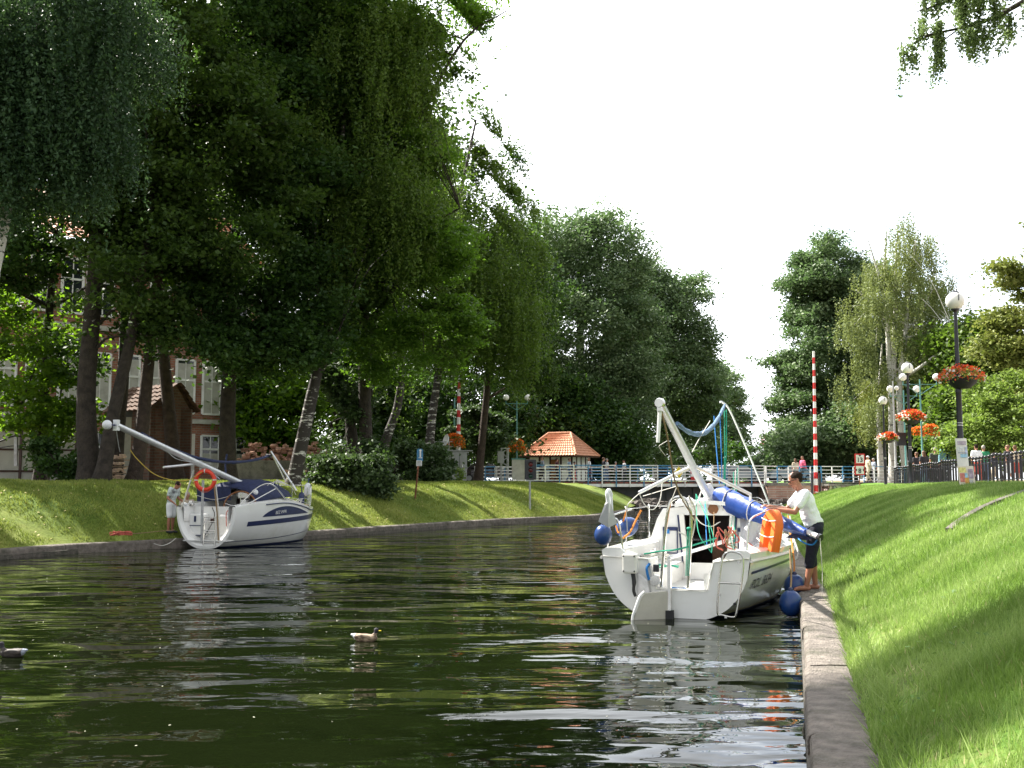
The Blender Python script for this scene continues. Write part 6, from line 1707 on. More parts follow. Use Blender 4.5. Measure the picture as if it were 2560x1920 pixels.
    m.tube(ring, .022, 7, cap=False); wh = m.build('steering_wheel', M['wood'], root, smooth=True)
    m = MB()
    for k in range(5):
        a = k * 2 * math.pi / 5 + .3; m.tube([ctr, ctr + Vector((.46 * math.cos(a) * .95, .12 * math.cos(a), .46 * math.sin(a)))], .010, 6)
    m.ball(ctr, .045, 8, 6); m.build('spoke', M['steel'], wh)
    def st(pts, r=.014, nm='rail', mt='steel', n=6):
        mm = MB(); mm.tube(curve_pts(pts, n), r, 8); return mm.build(nm, M[mt], root, smooth=True)
    # stern posts, ladder
    st([(-.10, .0, .15), (-.10, -.02, 1.0), (-.09, -.03, 1.85)], .035, 'stern_post', 'galv')
    st([(.42, .0, .15), (.36, -.02, 1.0), (.22, -.03, 1.95)], .020, 'backstay_leg', 'rope_t'); st([(.46, .0, .15), (.41, -.02, 1.0), (.28, -.03, 1.9)], .016, 'backstay_leg', 'rope_w')
    st([(-.78, .0, 1.05), (-.62, 0, 1.5), (-.40, -.03, 2.1)], .022, 'backstay_leg', 'rope_w')
    ld = MB()
    for x in (-.02, .33): ld.tube([(x, -.05, .08), (x, -.02, .86)], .016, 8)
    for z in (.16, .42, .48, .72, .84): ld.tube([(-.02, -.04, z), (.33, -.04, z)], .013, 8)
    ld.build('ladder', M['steel'], root)
    st([(.84, .02, .62), (.80, .05, 1.0), (.80, .2, 1.12)], .013, 'pushpit', 'rope_r'); st([(.62, .05, .60), (.60, .08, .98), (.72, .2, 1.05)], .012, 'pushpit', 'rope_r')
    st([(.90, .15, 1.14), (1.05, .9, 1.65), (1.15, 1.5, 1.72), (1.2, 2.2, 1.3)], .018, 'sprayhood_bow'); st([(1.0, .5, 1.2), (1.2, 1.6, 1.6)], .014, 'sprayhood_bow', 'white_paint')
    for y_, sd in ((2.6, 1), (3.8, 1), (1.5, -1), (2.8, -1), (3.9, -1)):
        b = interp(h.b, y_ / h.L) - .06; z = interp(h.s, y_ / h.L); m = MB(); m.tube([(sd * b, y_, z), (sd * b, y_, z + .58)], .012, 7); m.build('stanchion', M['steel'], root)
    st([(.75, 4.5, 1.05), (.72, 4.6, 1.62), (.3, 5.45, 1.68), (0, 5.6, 1.68), (-.3, 5.45, 1.68), (-.72, 4.6, 1.62), (-.75, 4.5, 1.05)], .016, 'pulpit')
    st([(.52, 5.0, 1.05), (.52, 5.05, 1.65)], .014, 'pulpit'); st([(.20, 5.45, 1.05), (.2, 5.5, 1.66)], .014, 'pulpit'); st([(.74, 4.6, 1.35), (.3, 5.42, 1.38), (0, 5.58, 1.38)], .011, 'pulpit')
    m = MB(); rows = [[Vector((s_ * interp(h.b, u) * .8, h.L * u - .03, interp(h.s, u) + .05)) for s_ in (-1, 0, 1)] for u in np.linspace(.84, .97, 6)]; m.grid(rows); m.build('foredeck_pad', M['teak'], root)
    m = MB(); m.tube(curve_pts([(-.1, .08, .3), (.1, .1, .6), (.2, .12, .9), (0.12, .12, 1.1)], 4), .012, 5); m.build('hose', M['rubber'], root)
    def line(pts, r, mt, nm='line', n=6):
        mm = MB(); mm.tube(curve_pts(pts, n), r, 5); return mm.build(nm, M[mt], root, smooth=True, fix=False)
    line([q(505, 1180, 27), q(470, 1200, 27), q(430, 1200, 26.5), q(385, 1185, 26), q(345, 1150, 25.5), q(325, 1125, 25.2)], .012, 'rope_y', 'halyard')
    line([tip + Vector((0, 0, -.1)), q(296, 1110, 25.2), q(300, 1130, 25.3)], .008, 'galv', 'shroud')
    line([foot.lerp(tip, .7) + Vector((0, 0, -.08)), q(450, 1150, 27), q(530, 1160, 28.2)], .008, 'galv', 'shroud')
    for k in range(12):
        a = .2 + k * .05; y = 4.2 + rnd.uniform(-.3, .5); line([(rnd.uniform(-.3, .6), y, 1.10), (rnd.uniform(-.3, .6), y + .2, 1.28), (rnd.uniform(0, .6), y + .4, 1.10)], .010, 'rope_w' if k % 2 else 'galv', 'coil', 4)
    for k in range(5): line([(1.0 + .05 * k, 1.2 + .2 * k, 1.7), (.9, 2.2, 1.78 + .02 * k), (.8, 3.2, 1.65), (.6, 3.9, 1.4)], .008, 'rope_w')
    line([(-1.0, 1.0, 1.42), (-.4, .99, 1.30), (.2, .98, 1.42)], .008, 'rope_w')
    m = MB(); m.ball((-.75, .1, 1.18), (.10, .06, .06), 10, 6); m.build('horn', M['fender_w'], root, smooth=True)
    m = MB(); m.lathe([(.09, 0), (.10, .04), (.06, .10), (.05, .14)], (-.72, .35, 1.14), 12); m.build('winch', M['steel'], root, smooth=True)
    return root, h, q
BOAT_L, HL, ql = build_left_boat()
BL_M = Matrix.Translation(BOAT_L.location) @ Matrix.Rotation(-R(17), 4, 'Z')
def ringbuoy():
    c = P(513, 1201, 27.6)
    root = empty('lifebuoy', c, R(-4), 'red ring lifebuoy hung on the stern post of the left boat', 'lifebuoy')
    m = MB(); rows = []
    for i in range(37):
        a = 2 * math.pi * i / 36; d_ = Vector((math.cos(a), 0, math.sin(a))); row = []
        for j in range(13):
            b = 2 * math.pi * j / 12; row.append(d_ * (.245 + .052 * math.cos(b)) + Vector((0, .045 * math.sin(b), 0)))
        rows.append(row)
    m.grid(rows); m.build('ring', M['ring_red'], root, smooth=True)
    for a in (R(3), R(93), R(178), R(262)):
        m = MB(); pts = []
        for da in (-.06, .06):
            d_ = Vector((math.cos(a + da), 0, math.sin(a + da)))
            pts.append([d_ * (.245 + .056 * math.cos(2 * math.pi * j / 12)) + Vector((0, .049 * math.sin(2 * math.pi * j / 12), 0)) for j in range(13)])
        m.grid(pts); m.build('band', M['rope_w'], root)
    m = MB(); pts = [Vector((math.cos(a), 0, math.sin(a))) * (.305 + .012 * math.cos(4 * a)) + Vector((0, -.02, 0)) for a in np.linspace(0, 2 * math.pi, 49)]; m.tube(pts, .007, 5, cap=False); m.build('grab_line', M['rope_r'], root)
ringbuoy()
b_ = P(268, 1062, 24.9); rb = empty('mast_ball', b_, 0, 'white round float at the tip of the left mast', 'float')
m = MB(); m.ball((0, 0, 0), .115, 20, 14); m.build('shell', M['fender_w'], rb, smooth=True); m = MB(); m.tube([(.10, 0, 0), (.2, 0, -.01)], .018, 6); m.build('neck', M['navy_gloss'], rb)
def cyl_fender(label, c, r, l, mt, tilt=0):
    root = empty('cylinder_fender', Vector(c), 0, label, 'fender', 'fenders hung at the left boat bow')
    m = MB(); m.lathe([(.01, -l / 2), (r * .7, -l / 2 + .03), (r, -l / 2 + .1), (r, l / 2 - .1), (r * .7, l / 2 - .03), (.02, l / 2)], (0, 0, 0), 16); m.build('body', M[mt], root, smooth=True)
    m = MB(); m.tube([(0, 0, l / 2), (0, 0, l / 2 + .16)], .02, 6); m.tube([(0, 0, -l / 2), (0, 0, -l / 2 - .06)], .03, 6); m.build('eye', M['navy_gloss'], root)
    root.rotation_euler = (0, tilt, 0)
cyl_fender('navy cylinder fender at the bow of the left boat', P(754, 1248, 33.2), .095, .46, 'navy_gloss')
cyl_fender('white cylinder fender at the bow rail', P(768, 1224, 33.6), .10, .44, 'fender_w', R(8))
cyl_fender('short navy fender left of the bow pole', P(686, 1228, 33.0), .09, .34, 'navy_gloss')
cyl_fender('second short navy fender beside the bow pole', P(697, 1232, 33.3), .08, .32, 'navy_gloss', R(-5))
m = MB(); m.tube(curve_pts([P(436, 1325, 28.6), P(400, 1328, 28.2), P(350, 1333, 27.9), P(330, 1334, 27.8)], 5), .010, 5); tag(m.build('mooring_rope', M['rope_t']), 'tan mooring line from the left boat to the grass', 'rope')
m = MB(); m.tube(curve_pts([P(440, 1345, 28.6), P(425, 1357, 28.0), P(405, 1364, 27.6), P(385, 1359, 27.2)], 5), .009, 5); tag(m.build('mooring_rope', M['rope_w']), 'thin pale line looping down to the left quay', 'rope')
m = MB(); c = P(303, 1338, 27.3); pts = [c + Vector((.20 * math.sin(i * 1.9) + .10 * math.sin(i * .37), .12 * math.sin(i * 1.3 + 1), .05 + .05 * math.sin(i * 2.3))) for i in range(34)]; m.tube(curve_pts(pts, 3), .014, 5); tag(m.build('rope_heap', M['rope_r']), 'tangled reddish rope lying on the left grass', 'rope')
# ------------------------------------------------------------------ people
def remesh(mb, voxel, smooth=2):
    me = mb.mesh('tmp'); o = bpy.data.objects.new('tmp', me); COL.objects.link(o)
    r = o.modifiers.new('r', 'REMESH'); r.mode = 'VOXEL'; r.voxel_size = voxel; r.use_smooth_shade = True
    s = o.modifiers.new('s', 'SMOOTH'); s.iterations = smooth; s.factor = .5
    bpy.context.view_layer.update(); dg = bpy.context.evaluated_depsgraph_get()
    out_ = bpy.data.meshes.new_from_object(o.evaluated_get(dg))
    bpy.data.objects.remove(o); bpy.data.meshes.remove(me)
    out_.polygons.foreach_set('use_smooth', [True] * len(out_.polygons))
    return out_
def caps(m, pts, rs, flat=1.0):
    """chain of tapered capsules"""
    for i, p in enumerate(pts): m.ball(p, rs[i] if flat == 1 else (rs[i] * flat, rs[i], rs[i]), 12, 8)
    for i in range(len(pts) - 1): m.tube([pts[i], pts[i + 1]], [rs[i], rs[i + 1]], 12)

BASE_POSE = dict(pelvis=(0, 0, .93), waist=(0, 0, 1.07), chest=(.01, 0, 1.27), neck=(0, 0, 1.46), head=(.02, 0, 1.62),
    sh=(0, .185, 1.41), elL=(-.03, .24, 1.13), elR=(-.03, -.24, 1.13), wrL=(.06, .25, .88), wrR=(.06, -.25, .88),
    hip=.095, knL=(.02, .10, .50), knR=(.02, -.10, .50), anL=(-.01, .10, .09), anR=(-.01, -.10, .09), toL=(.15, .12, .035), toR=(.15, -.12, .035))
def person(label, loc, face, shirt, legs, hair, skin='skin', pose=None, H=1.75, shorts=None, sleeve=1.0, voxel=.028, glasses=False, fingers=False, barefoot=False, longhair=False, female=False, group=None, shoe='black', skirt=False, cap=None, belly=0, jacket=None, parent_cat='person', collarless=True):
    p = {k: (Vector(v) if hasattr(v, '__len__') else v) for k, v in BASE_POSE.items()}
    for k, v in (pose or {}).items(): p[k] = Vector(v) if hasattr(v, '__len__') else v
    root = empty('person', loc, face, label, 'person', group)
    sc = H / 1.75
    pel, wai, che, nek, hd = p['pelvis'], p['waist'], p['chest'], p['neck'], p['head']
    ax = (nek - pel).normalized()
    shc = (che.lerp(nek, .75)); 
    shL = Vector((p['sh'][0] if pose and 'sh' in pose else shc.x, p['sh'][1], p['sh'][2])); shR = Vector((shL.x, -shL.y, shL.z))
    if female: shL.y *= .88; shR.y *= .88
    hL = pel + Vector((0, p['hip'], -.04)); hR = pel + Vector((0, -p['hip'], -.04))
    up = (hd - nek).normalized()
    def torso(m, e=0.0, low=True):
        w1 = 1.0 if not female else .9
        for c, rx, ry, rz in ((che, .115, .165 * w1, .16), (che.lerp(nek, .55), .095, .16 * w1, .09), (wai + Vector((belly * .5, 0, 0)), .105 + belly, .140 * w1 + belly * .3, .13)):
            m.ball(c, (rx + e, ry + e, rz + e), 16, 10)
        for a, b in ((che, wai), (wai, pel)):
            for t in (.33, .66): c = a.lerp(b, t); m.ball(c + Vector((belly * .4, 0, 0)), (.108 + e + belly * .6, .150 * w1 + e, .10 + e), 16, 8)
        if low: m.ball(pel, (.115 + e, .160 + e, .12 + e), 16, 10)
        caps(m, [shL, che.lerp(nek, .6), shR], [.058 + e, .07 + e, .058 + e])
    m = MB(); torso(m, -.008)
    caps(m, [nek - up * .03, hd - up * .05], [.058, .052])
    # head
    Rm = Vector((0, 0, 1)).rotation_difference(up).to_matrix()
    def hp(x, y, z): return hd + Rm @ Vector((x, y, z))
    m.ball(hp(-.005, 0, .025), (.098, .077, .098), 18, 12, Rm); m.ball(hp(.030, 0, -.045), (.062, .058, .075), 14, 10, Rm)
    m.ball(hp(.060, 0, -.095), (.028, .034, .024), 10, 6, Rm)
    m.ball(hp(.098, 0, -.02), (.022, .014, .026), 8, 6, Rm); m.ball(hp(.088, 0, .02), (.016, .045, .012), 8, 6, Rm)
    m.ball(hp(.086, 0, -.062), (.014, .026, .007), 8, 5, Rm); m.ball(hp(.082, 0, -.076), (.015, .023, .008), 8, 5, Rm)
    for s_ in (-1, 1): m.ball(hp(-.008, s_ * .079, -.012), (.020, .012, .033), 8, 6, Rm)
    for sh, el, wr, s_ in ((shL, p['elL'], p['wrL'], 1), (shR, p['elR'], p['wrR'], -1)):
        caps(m, [sh, sh.lerp(el, .5), el, el.lerp(wr, .35), wr], [.052, .046, .038, .040, .026])
        d = (wr - el).normalized(); sd = Vector((0, 0, 1)).cross(d); sd = sd.normalized() if sd.length > .1 else Vector((1, 0, 0))
        hc = wr + d * .055; m.ball(hc, .001, 6, 4)
        q_ = d.to_track_quat('X', 'Z').to_matrix()
        m.ball(wr + d * .05, (.05, .036, .018), 10, 7, q_)
        if fingers:
            for k, (off, ln) in enumerate(((-.028, .062), (-.010, .074), (.009, .070), (.027, .055))):
                b0 = wr + d * .085 + q_ @ Vector((0, off, 0)); b1 = b0 + q_ @ Vector((ln * .5, off * .1, -.012)); b2 = b1 + q_ @ Vector((ln * .35, 0, -.030))
                caps(m, [wr + d * .05 + q_ @ Vector((0, off * .8, 0)), b0, b1, b2], [.011, .0105, .0095, .008])
            b0 = wr + d * .03 + q_ @ Vector((0, -s_ * .03, 0)); caps(m, [b0, b0 + q_ @ Vector((.03, -s_ * .028, -.008)), b0 + q_ @ Vector((.055, -s_ * .030, -.025))], [.014, .012, .010])
        else:
            caps(m, [wr + d * .08, wr + d * .13 + Vector((0, 0, -.015))], [.024, .018]); caps(m, [wr + d * .03, wr + d * .07 + sd * .035], [.014, .011])
    for h_, kn, an, to, s_ in ((hL, p['knL'], p['anL'], p['toL'], 1), (hR, p['knR'], p['anR'], p['toR'], -1)):
        caps(m, [h_, h_.lerp(kn, .5), kn, kn.lerp(an, .35) + Vector((-.012, 0, 0)), an], [.088, .074, .054, .055, .036])
        if barefoot or shorts is None or True:
            f = (to - an); f.z = 0; f = f.normalized()
            caps(m, [an + Vector((0, 0, -.04)) - f * .03, an.lerp(to, .5) + Vector((0, 0, -.012)), to], [.034, .036, .026])
            if barefoot:
                for k in range(5):
                    sd = f.cross(Vector((0, 0, 1))); c = to + f * (.03 - .006 * abs(k - (1 if s_ > 0 else 3)) ) + sd * ((k - 2) * .016) + Vector((0, 0, -.012)); m.ball(c, .012, 8, 5)
    me = remesh(m, voxel); me.transform(Matrix.Scale(sc, 4)); body = link_mesh('body', me, M[skin], root)
    # shirt
    m = MB(); torso(m, .014, False); c0 = wai.lerp(pel, .55); m.ball(c0, (.128 + belly, .168, .09), 16, 8)
    for sh, el, wr in ((shL, p['elL'], p['wrL']), (shR, p['elR'], p['wrR'])):
        e_ = sh.lerp(el, .62) if sleeve == 1.0 else (sh.lerp(el, .95) if sleeve < 2 else el)
        caps(m, [sh, sh.lerp(e_, .5), e_], [.072, .068, .066])
        if sleeve >= 2: caps(m, [el, wr.lerp(el, .08)], [.052, .042])
    me = remesh(m, max(voxel, .012)); me.transform(Matrix.Scale(sc, 4)); link_mesh('jacket' if sleeve >= 2 else 'shirt', me, M[shirt], root)
    if jacket: 
        m = MB(); m.ball(che + Vector((.135, 0, -.05)), (.02, .05, .22), 8, 8); me = remesh(m, max(voxel, .014)); me.transform(Matrix.Scale(sc, 4)); link_mesh('undershirt', me, M[jacket], root)
    # trousers / shorts / skirt
    m = MB(); m.ball(pel + Vector((0, 0, .02)), (.128, .172, .13), 16, 10)
    for h_, kn, an in ((hL, p['knL'], p['anL']), (hR, p['knR'], p['anR'])):
        if shorts is None: caps(m, [h_, h_.lerp(kn, .5), kn, kn.lerp(an, .5), an + Vector((0, 0, .03))], [.102, .092, .074, .066, .058])
        elif shorts <= 1: caps(m, [h_, h_.lerp(kn, shorts * .5), h_.lerp(kn, shorts)], [.104, .094, .088])
        else: caps(m, [h_, h_.lerp(kn, .5), kn, kn.lerp(an, shorts - 1)], [.104, .094, .080, .074])
    if skirt: m.lathe([(.13, 0), (.17, -.2), (.22, -.42)], pel, 16)
    me = remesh(m, max(voxel, .012)); me.transform(Matrix.Scale(sc, 4)); link_mesh('skirt' if skirt else ('shorts' if shorts else 'trousers'), me, M[legs], root)
    # hair
    m = MB(); hs = (.104, .083, .078)
    m.ball(hp(-.018, 0, .045), hs, 16, 10, Rm); m.ball(hp(-.042, 0, .005), (.066, .078, .066), 14, 8, Rm)
    if longhair: m.ball(hp(-.06, 0, -.08), (.05, .085, .15), 12, 8, Rm)
    me = remesh(m, max(voxel * .7, .010), 1); me.transform(Matrix.Scale(sc, 4)); link_mesh('hair' if not cap else 'hat', me, M[cap or hair], root)
    if glasses:
        m = MB()
        for s_ in (-1, 1):
            m.box(hp(.103, s_ * .034, .012) * sc, (.008, .052, .030)); m.bar(hp(.10, s_ * .060, .018) * sc, hp(.0, s_ * .088, .014) * sc, .007)
        m.bar(hp(.106, -.02, .02) * sc, hp(.106, .02, .02) * sc, .006); m.build('sunglasses', M['black'], root)
    if not barefoot:
        for an, to in ((p['anL'], p['toL']), (p['anR'], p['toR'])):
            m = MB(); f = (to - an); f.z = 0; f.normalize(); caps(m, [an + Vector((0, 0, -.045)) - f * .04, an.lerp(to, .5) + Vector((0, 0, -.02)), to], [.042, .044, .034])
            me = remesh(m, max(voxel * .7, .016), 1); me.transform(Matrix.Scale(sc, 4)); link_mesh('shoe', me, M[shoe], root)
    return root
def cloth(n, c, **k): M[n] = mat(n, c, .85, .12, 6, bump=.6, bscale=11, **k)
cloth('c_white', (.80, .82, .84)); cloth('c_navy', (.006, .007, .02)); cloth('c_grey', (.30, .33, .40)); cloth('c_dark', (.035, .032, .04)); cloth('c_maroon', (.10, .03, .04)); cloth('c_lblue', (.30, .45, .62))
cloth('c_pink', (.75, .12, .22)); cloth('c_palepink', (.75, .5, .5)); cloth('c_denim', (.16, .33, .40)); cloth('c_jeans', (.10, .16, .28)); cloth('c_beige', (.55, .46, .34)); cloth('c_green', (.03, .25, .12)); cloth('c_red', (.55, .08, .05)); cloth('c_charcoal', (.07, .075, .075)); cloth('c_patt', (.55, .62, .60), dirt=(.05, .05, .07), dirt_scale=5, dirt_amt=.9)

# man on the quay, leaning in over the boom
d0 = 15.25
yq = d0; foot_ = Vector((P(2036, 1478, d0).x, d0, .255))
lean = dict(pelvis=(-.03, 0, .92), waist=(.02, 0, 1.07), chest=(.085, 0, 1.26), neck=(.165, 0, 1.43), head=(.225, 0, 1.585), sh=(.13, .19, 1.385),
    elL=(.30, .27, 1.13), elR=(.32, -.25, 1.15), wrL=(.56, .20, 1.17), wrR=(.58, -.16, 1.20), knL=(.06, .10, .50), knR=(.01, -.11, .50),
    anL=(.13, .10, .085), anR=(-.04, -.12, .085), toL=(.29, .13, .035), toR=(.10, -.16, .035))
person('man in white t-shirt and navy cropped trousers standing barefoot on the quay', foot_, R(180 - 4), 'c_white', 'c_navy', 'hair', 'skin2', lean, 1.76, shorts=1.30, voxel=.0065, glasses=True, fingers=True, barefoot=True, belly=.02)
SIT = dict(pelvis=(0, 0, .55), waist=(.02, 0, .68), chest=(.05, 0, .88), neck=(.08, 0, 1.06), head=(.13, 0, 1.21), sh=(.07, .18, 1.01), elL=(.12, .24, .75), elR=(.12, -.24, .75), wrL=(.34, .14, .70), wrR=(.34, -.14, .70),
    knL=(.42, .12, .55), knR=(.42, -.12, .55), anL=(.45, .12, .10), anR=(.45, -.12, .10), toL=(.60, .13, .04), toR=(.60, -.13, .04))
def gl(px, py, z):
    g = G(px, py, z); return g
g = Vector((P(427, 1300, 29.3).x, 29.3, 0)); g.z = float(zL(g.x, g.y))
person('dark-haired man in patterned shirt and white shorts bending beside the left boat', g, R(-20), 'c_patt', 'c_white', 'hair', 'skin2', dict(neck=(.12, 0, 1.42), head=(.23, 0, 1.53), chest=(.06, 0, 1.25), wrL=(.30, .2, 1.0), wrR=(.28, -.2, .95), elL=(.06, .25, 1.12), elR=(.05, -.25, 1.12)), 1.52, shorts=.85, voxel=.013, fingers=True)
g = Vector((P(466, 1260, 30.0).x, 30.0, 0)); g.z = float(zL(g.x, g.y)) - .1
person('grey-haired person sitting on the bank behind the navy hood', g, R(-60), 'c_beige', 'c_jeans', 'hair_grey', 'skin', SIT, 1.5, voxel=.02)
sit = dict(pelvis=(0, 0, .55), waist=(.02, 0, .68), chest=(.05, 0, .88), neck=(.08, 0, 1.06), head=(.13, 0, 1.21), sh=(.07, .18, 1.01), elL=(.12, .24, .75), elR=(.12, -.24, .75), wrL=(.34, .14, .70), wrR=(.34, -.14, .70),
    knL=(.42, .12, .55), knR=(.42, -.12, .55), anL=(.45, .12, .10), anR=(.45, -.12, .10), toL=(.60, .13, .04), toR=(.60, -.13, .04))
c = BL_M @ Vector((.36, 1.72, .40)); 
person('person in grey top sitting in the cockpit of the left boat', c, R(-95), 'c_grey', 'c_dark', 'hair_brown', 'skin', sit, 1.5, voxel=.02)

# people on the bridge (walking along the far side)
bang = math.atan2(bu.y, bu.x)
def walker(ph=0, s=1.0):
    return dict(knL=(.12 * s, .10, .51), anL=(.16 * s, .10, .09), toL=(.32 * s, .11, .05), knR=(.0, -.10, .50), anR=(-.22 * s, -.10, .12), toR=(-.08 * s, -.12, .04), wrL=(-.10, .25, .90), wrR=(.20, -.24, .93), elR=(.0, -.24, 1.13))
ppl = [(1356, 1142, 'woman in grey top and dark skirt on the bridge before the house', 'c_grey', 'c_dark', 'hair_brown', -1, dict(female=True, skirt=True)),
       (1392, 1145, 'person in maroon top on the bridge left of the house door', 'c_maroon', 'c_navy', 'hair', 1, {}),
       (1423, 1145, 'man in light blue shirt on the bridge beside the house corner', 'c_lblue', 'c_jeans', 'hair_brown', 1, {}),
       (1436, 1152, 'dark-haired child close behind the man in light blue', 'c_charcoal', 'c_red', 'hair', 1, dict(H=1.45)),
       (1473, 1144, 'woman in pale top and dark skirt right of the house', 'c_white', 'c_maroon', 'hair_brown', -1, dict(female=True, skirt=True)),
       (1509, 1143, 'man in navy t-shirt and jeans walking in a pair on the bridge', 'c_navy', 'c_jeans', 'hair_brown', 1, {}),
       (1517, 1146, 'man in white t-shirt just behind the man in navy', 'c_white', 'c_jeans', 'hair_grey', 1, {}),
       (1539, 1152, 'child in white and pink top on the bridge', 'c_palepink', 'c_dark', 'hair_grey', 1, dict(H=1.45)),
       (1561, 1149, 'man in white shirt and navy trousers last in line on the bridge', 'c_white', 'c_navy', 'hair', -1, {})]
for i, (px, py, lb, sh, lg, hr, dr, kw) in enumerate(ppl):
    off = 4.2 - .5 * (i % 2); H = kw.pop('H', None)
    # place on the deck where the pixel column meets the walking line
    d = 72.0
    for _ in range(4):
        x = P(px, 1180, d).x; s = ((Vector((x, d, 0)) - BA).dot(bu)); d = (BA + bu * s + bn * off).y
    top = P(px, py, d).z
    person(lb, Vector((P(px, 1180, d).x, d, 1.72)), bang + (0 if dr > 0 else math.pi), sh, lg, hr, 'skin', walker(), H or min(max((top - 1.72), 1.5), 1.86), group='people walking over the bridge', **kw)
def onground(px, py, d, lb, sh, lg, hr, face, **kw):
    x = P(px, 1180, d).x; z = max(float(zR(x, d)) + .03, 1.66 if d > 73 else 0); top = P(px, py, d).z
    H = kw.pop('H', min(max(top - z, 1.2), 1.95))
    return person(lb, Vector((x, d, z)), face, sh, lg, hr, kw.pop('skin', 'skin'), kw.pop('pose', walker()), H, **kw)
onground(1989, 1146, 76.5, 'woman with long hair in pale top behind the right approach railing', 'c_beige', 'c_dark', 'hair_brown', R(90), longhair=True, female=True)
onground(2007, 1136, 76.5, 'person in bright pink jacket behind the right approach railing', 'c_pink', 'c_charcoal', 'hair_brown', R(200), sleeve=2)
onground(2171, 1134, 76.0, 'man in beige jacket and pale cap beside the 13 and 8 sign', 'c_beige', 'c_beige', 'hair_grey', R(190), sleeve=2, cap='c_white')
onground(2185, 1145, 77.0, 'person in grey behind the man in beige', 'c_grey', 'c_dark', 'hair_grey', R(190))
onground(2293, 1140, 50, 'leftmost of the three people in dark t-shirts behind the black fence', 'c_dark', 'c_navy', 'hair_brown', R(110), H=1.66)
onground(2311, 1137, 49, 'woman in dark t-shirt between two others behind the black fence', 'c_dark', 'c_jeans', 'hair_brown', R(100), H=1.66, longhair=True, female=True)
onground(2340, 1128, 48, 'man in charcoal t-shirt next to the man in denim', 'c_charcoal', 'c_dark', 'hair_grey', R(80), H=1.76)
onground(2367, 1106, 45.5, 'tall man in open light denim jacket and sunglasses facing the canal', 'c_denim', 'c_charcoal', 'hair_grey', R(-95), glasses=True, sleeve=2, jacket='c_navy', H=1.9, pose=dict(wrL=(.05, .3, .9), wrR=(.05, -.3, .9)))
onground(2443, 1138, 42, 'woman in white t-shirt and red skirt right of the posters', 'c_white', 'c_red', 'hair', R(95), female=True, skirt=True, H=1.66)
onground(2461, 1140, 42.5, 'person in green top and jeans behind the fence', 'c_green', 'c_jeans', 'hair_grey', R(80), H=1.62)
onground(2487, 1160, 41, 'child in navy top behind the black fence', 'c_navy', 'c_beige', 'hair', R(120), H=1.3)
onground(2522, 1146, 41, 'person in dark top and white shorts under the bright young tree', 'c_dark', 'c_white', 'hair_brown', R(120), H=1.6, shorts=.8)
onground(2540, 1146, 41.6, 'person in tan top and red shorts near the right edge', 'c_beige', 'c_red', 'hair_brown', R(60), H=1.6, shorts=.8)

# ------------------------------------------------------------------ ducks
def duck(label, px, py, face, male=True):
    g = G(px, py, 0); root = empty('duck', (g.x, g.y, 0), face, label, 'duck', 'ducks on the canal')
    m = MB()
    m.ball((0, 0, .045), (.19, .085, .072), 20, 12); m.ball((-.10, 0, .075), (.12, .07, .05), 16, 10); m.ball((.10, 0, .055), (.10, .075, .06), 14, 10)
    caps(m, [(-.16, 0, .085), (-.24, 0, .105)], [.045, .016]); caps(m, [(.13, 0, .08), (.165, 0, .13), (.17, 0, .17)], [.045, .030, .030])
    m.ball((.178, 0, .185), (.042, .034, .036), 12, 9)
    me = remesh(m, .008, 3)
    m_, t, b = newmat('duck_feathers'); n = t.nodes.new; l = t.links.new
    tc_ = n('ShaderNodeTexCoord'); mp_ = n('ShaderNodeMapping'); mp_.inputs['Scale'].default_value = (14, 30, 30); nn = n('ShaderNodeTexNoise'); nn.inputs['Scale'].default_value = 1; nn.inputs['Detail'].default_value = 5
    l(tc_.outputs['Object'], mp_.inputs[0]); l(mp_.outputs[0], nn.inputs[0]); rp = n('ShaderNodeValToRGB'); rp.color_ramp.elements[0].position = .4; rp.color_ramp.elements[1].position = .6
    rp.color_ramp.elements[0].color = (.10, .065, .04, 1) if male else (.03, .024, .022, 1); rp.color_ramp.elements[1].color = (.38, .28, .19, 1) if male else (.07, .055, .045, 1)
    l(nn.outputs[0], rp.inputs[0]); l(rp.outputs[0], b.inputs['Base Color']); b.inputs['Roughness'].default_value = .7
    me.materials.append(m_); me.materials.append(M['c_dark']); me.materials.append(M['c_white'] if male else M['c_grey'])
    for f in me.polygons:
        c_ = f.center
        if c_.z > .135 and c_.x > .12: f.material_index = 1
        elif c_.x < -.17 and c_.z > .03: f.material_index = 2
    link_mesh('body', me, None, root)
    m = MB(); m.ball((.232, 0, .172), (.034, .015, .009), 10, 6); m.build('bill', M['yellow'] if male else M['wood'], root, smooth=True)
    for s_ in (-1, 1):
        m = MB(); m.ball((-.04, s_ * .072, .075), (.14, .018, .042), 14, 8); m.build('wing', m_, root, smooth=True)
    root.scale = (.70, .70, .70)
    return root
duck('brown duck with dark head and yellow bill swimming in mid canal', 914, 1603, R(-6))
duck('darker duck half cut off at the left edge of the canal', 30, 1642, R(172), False)

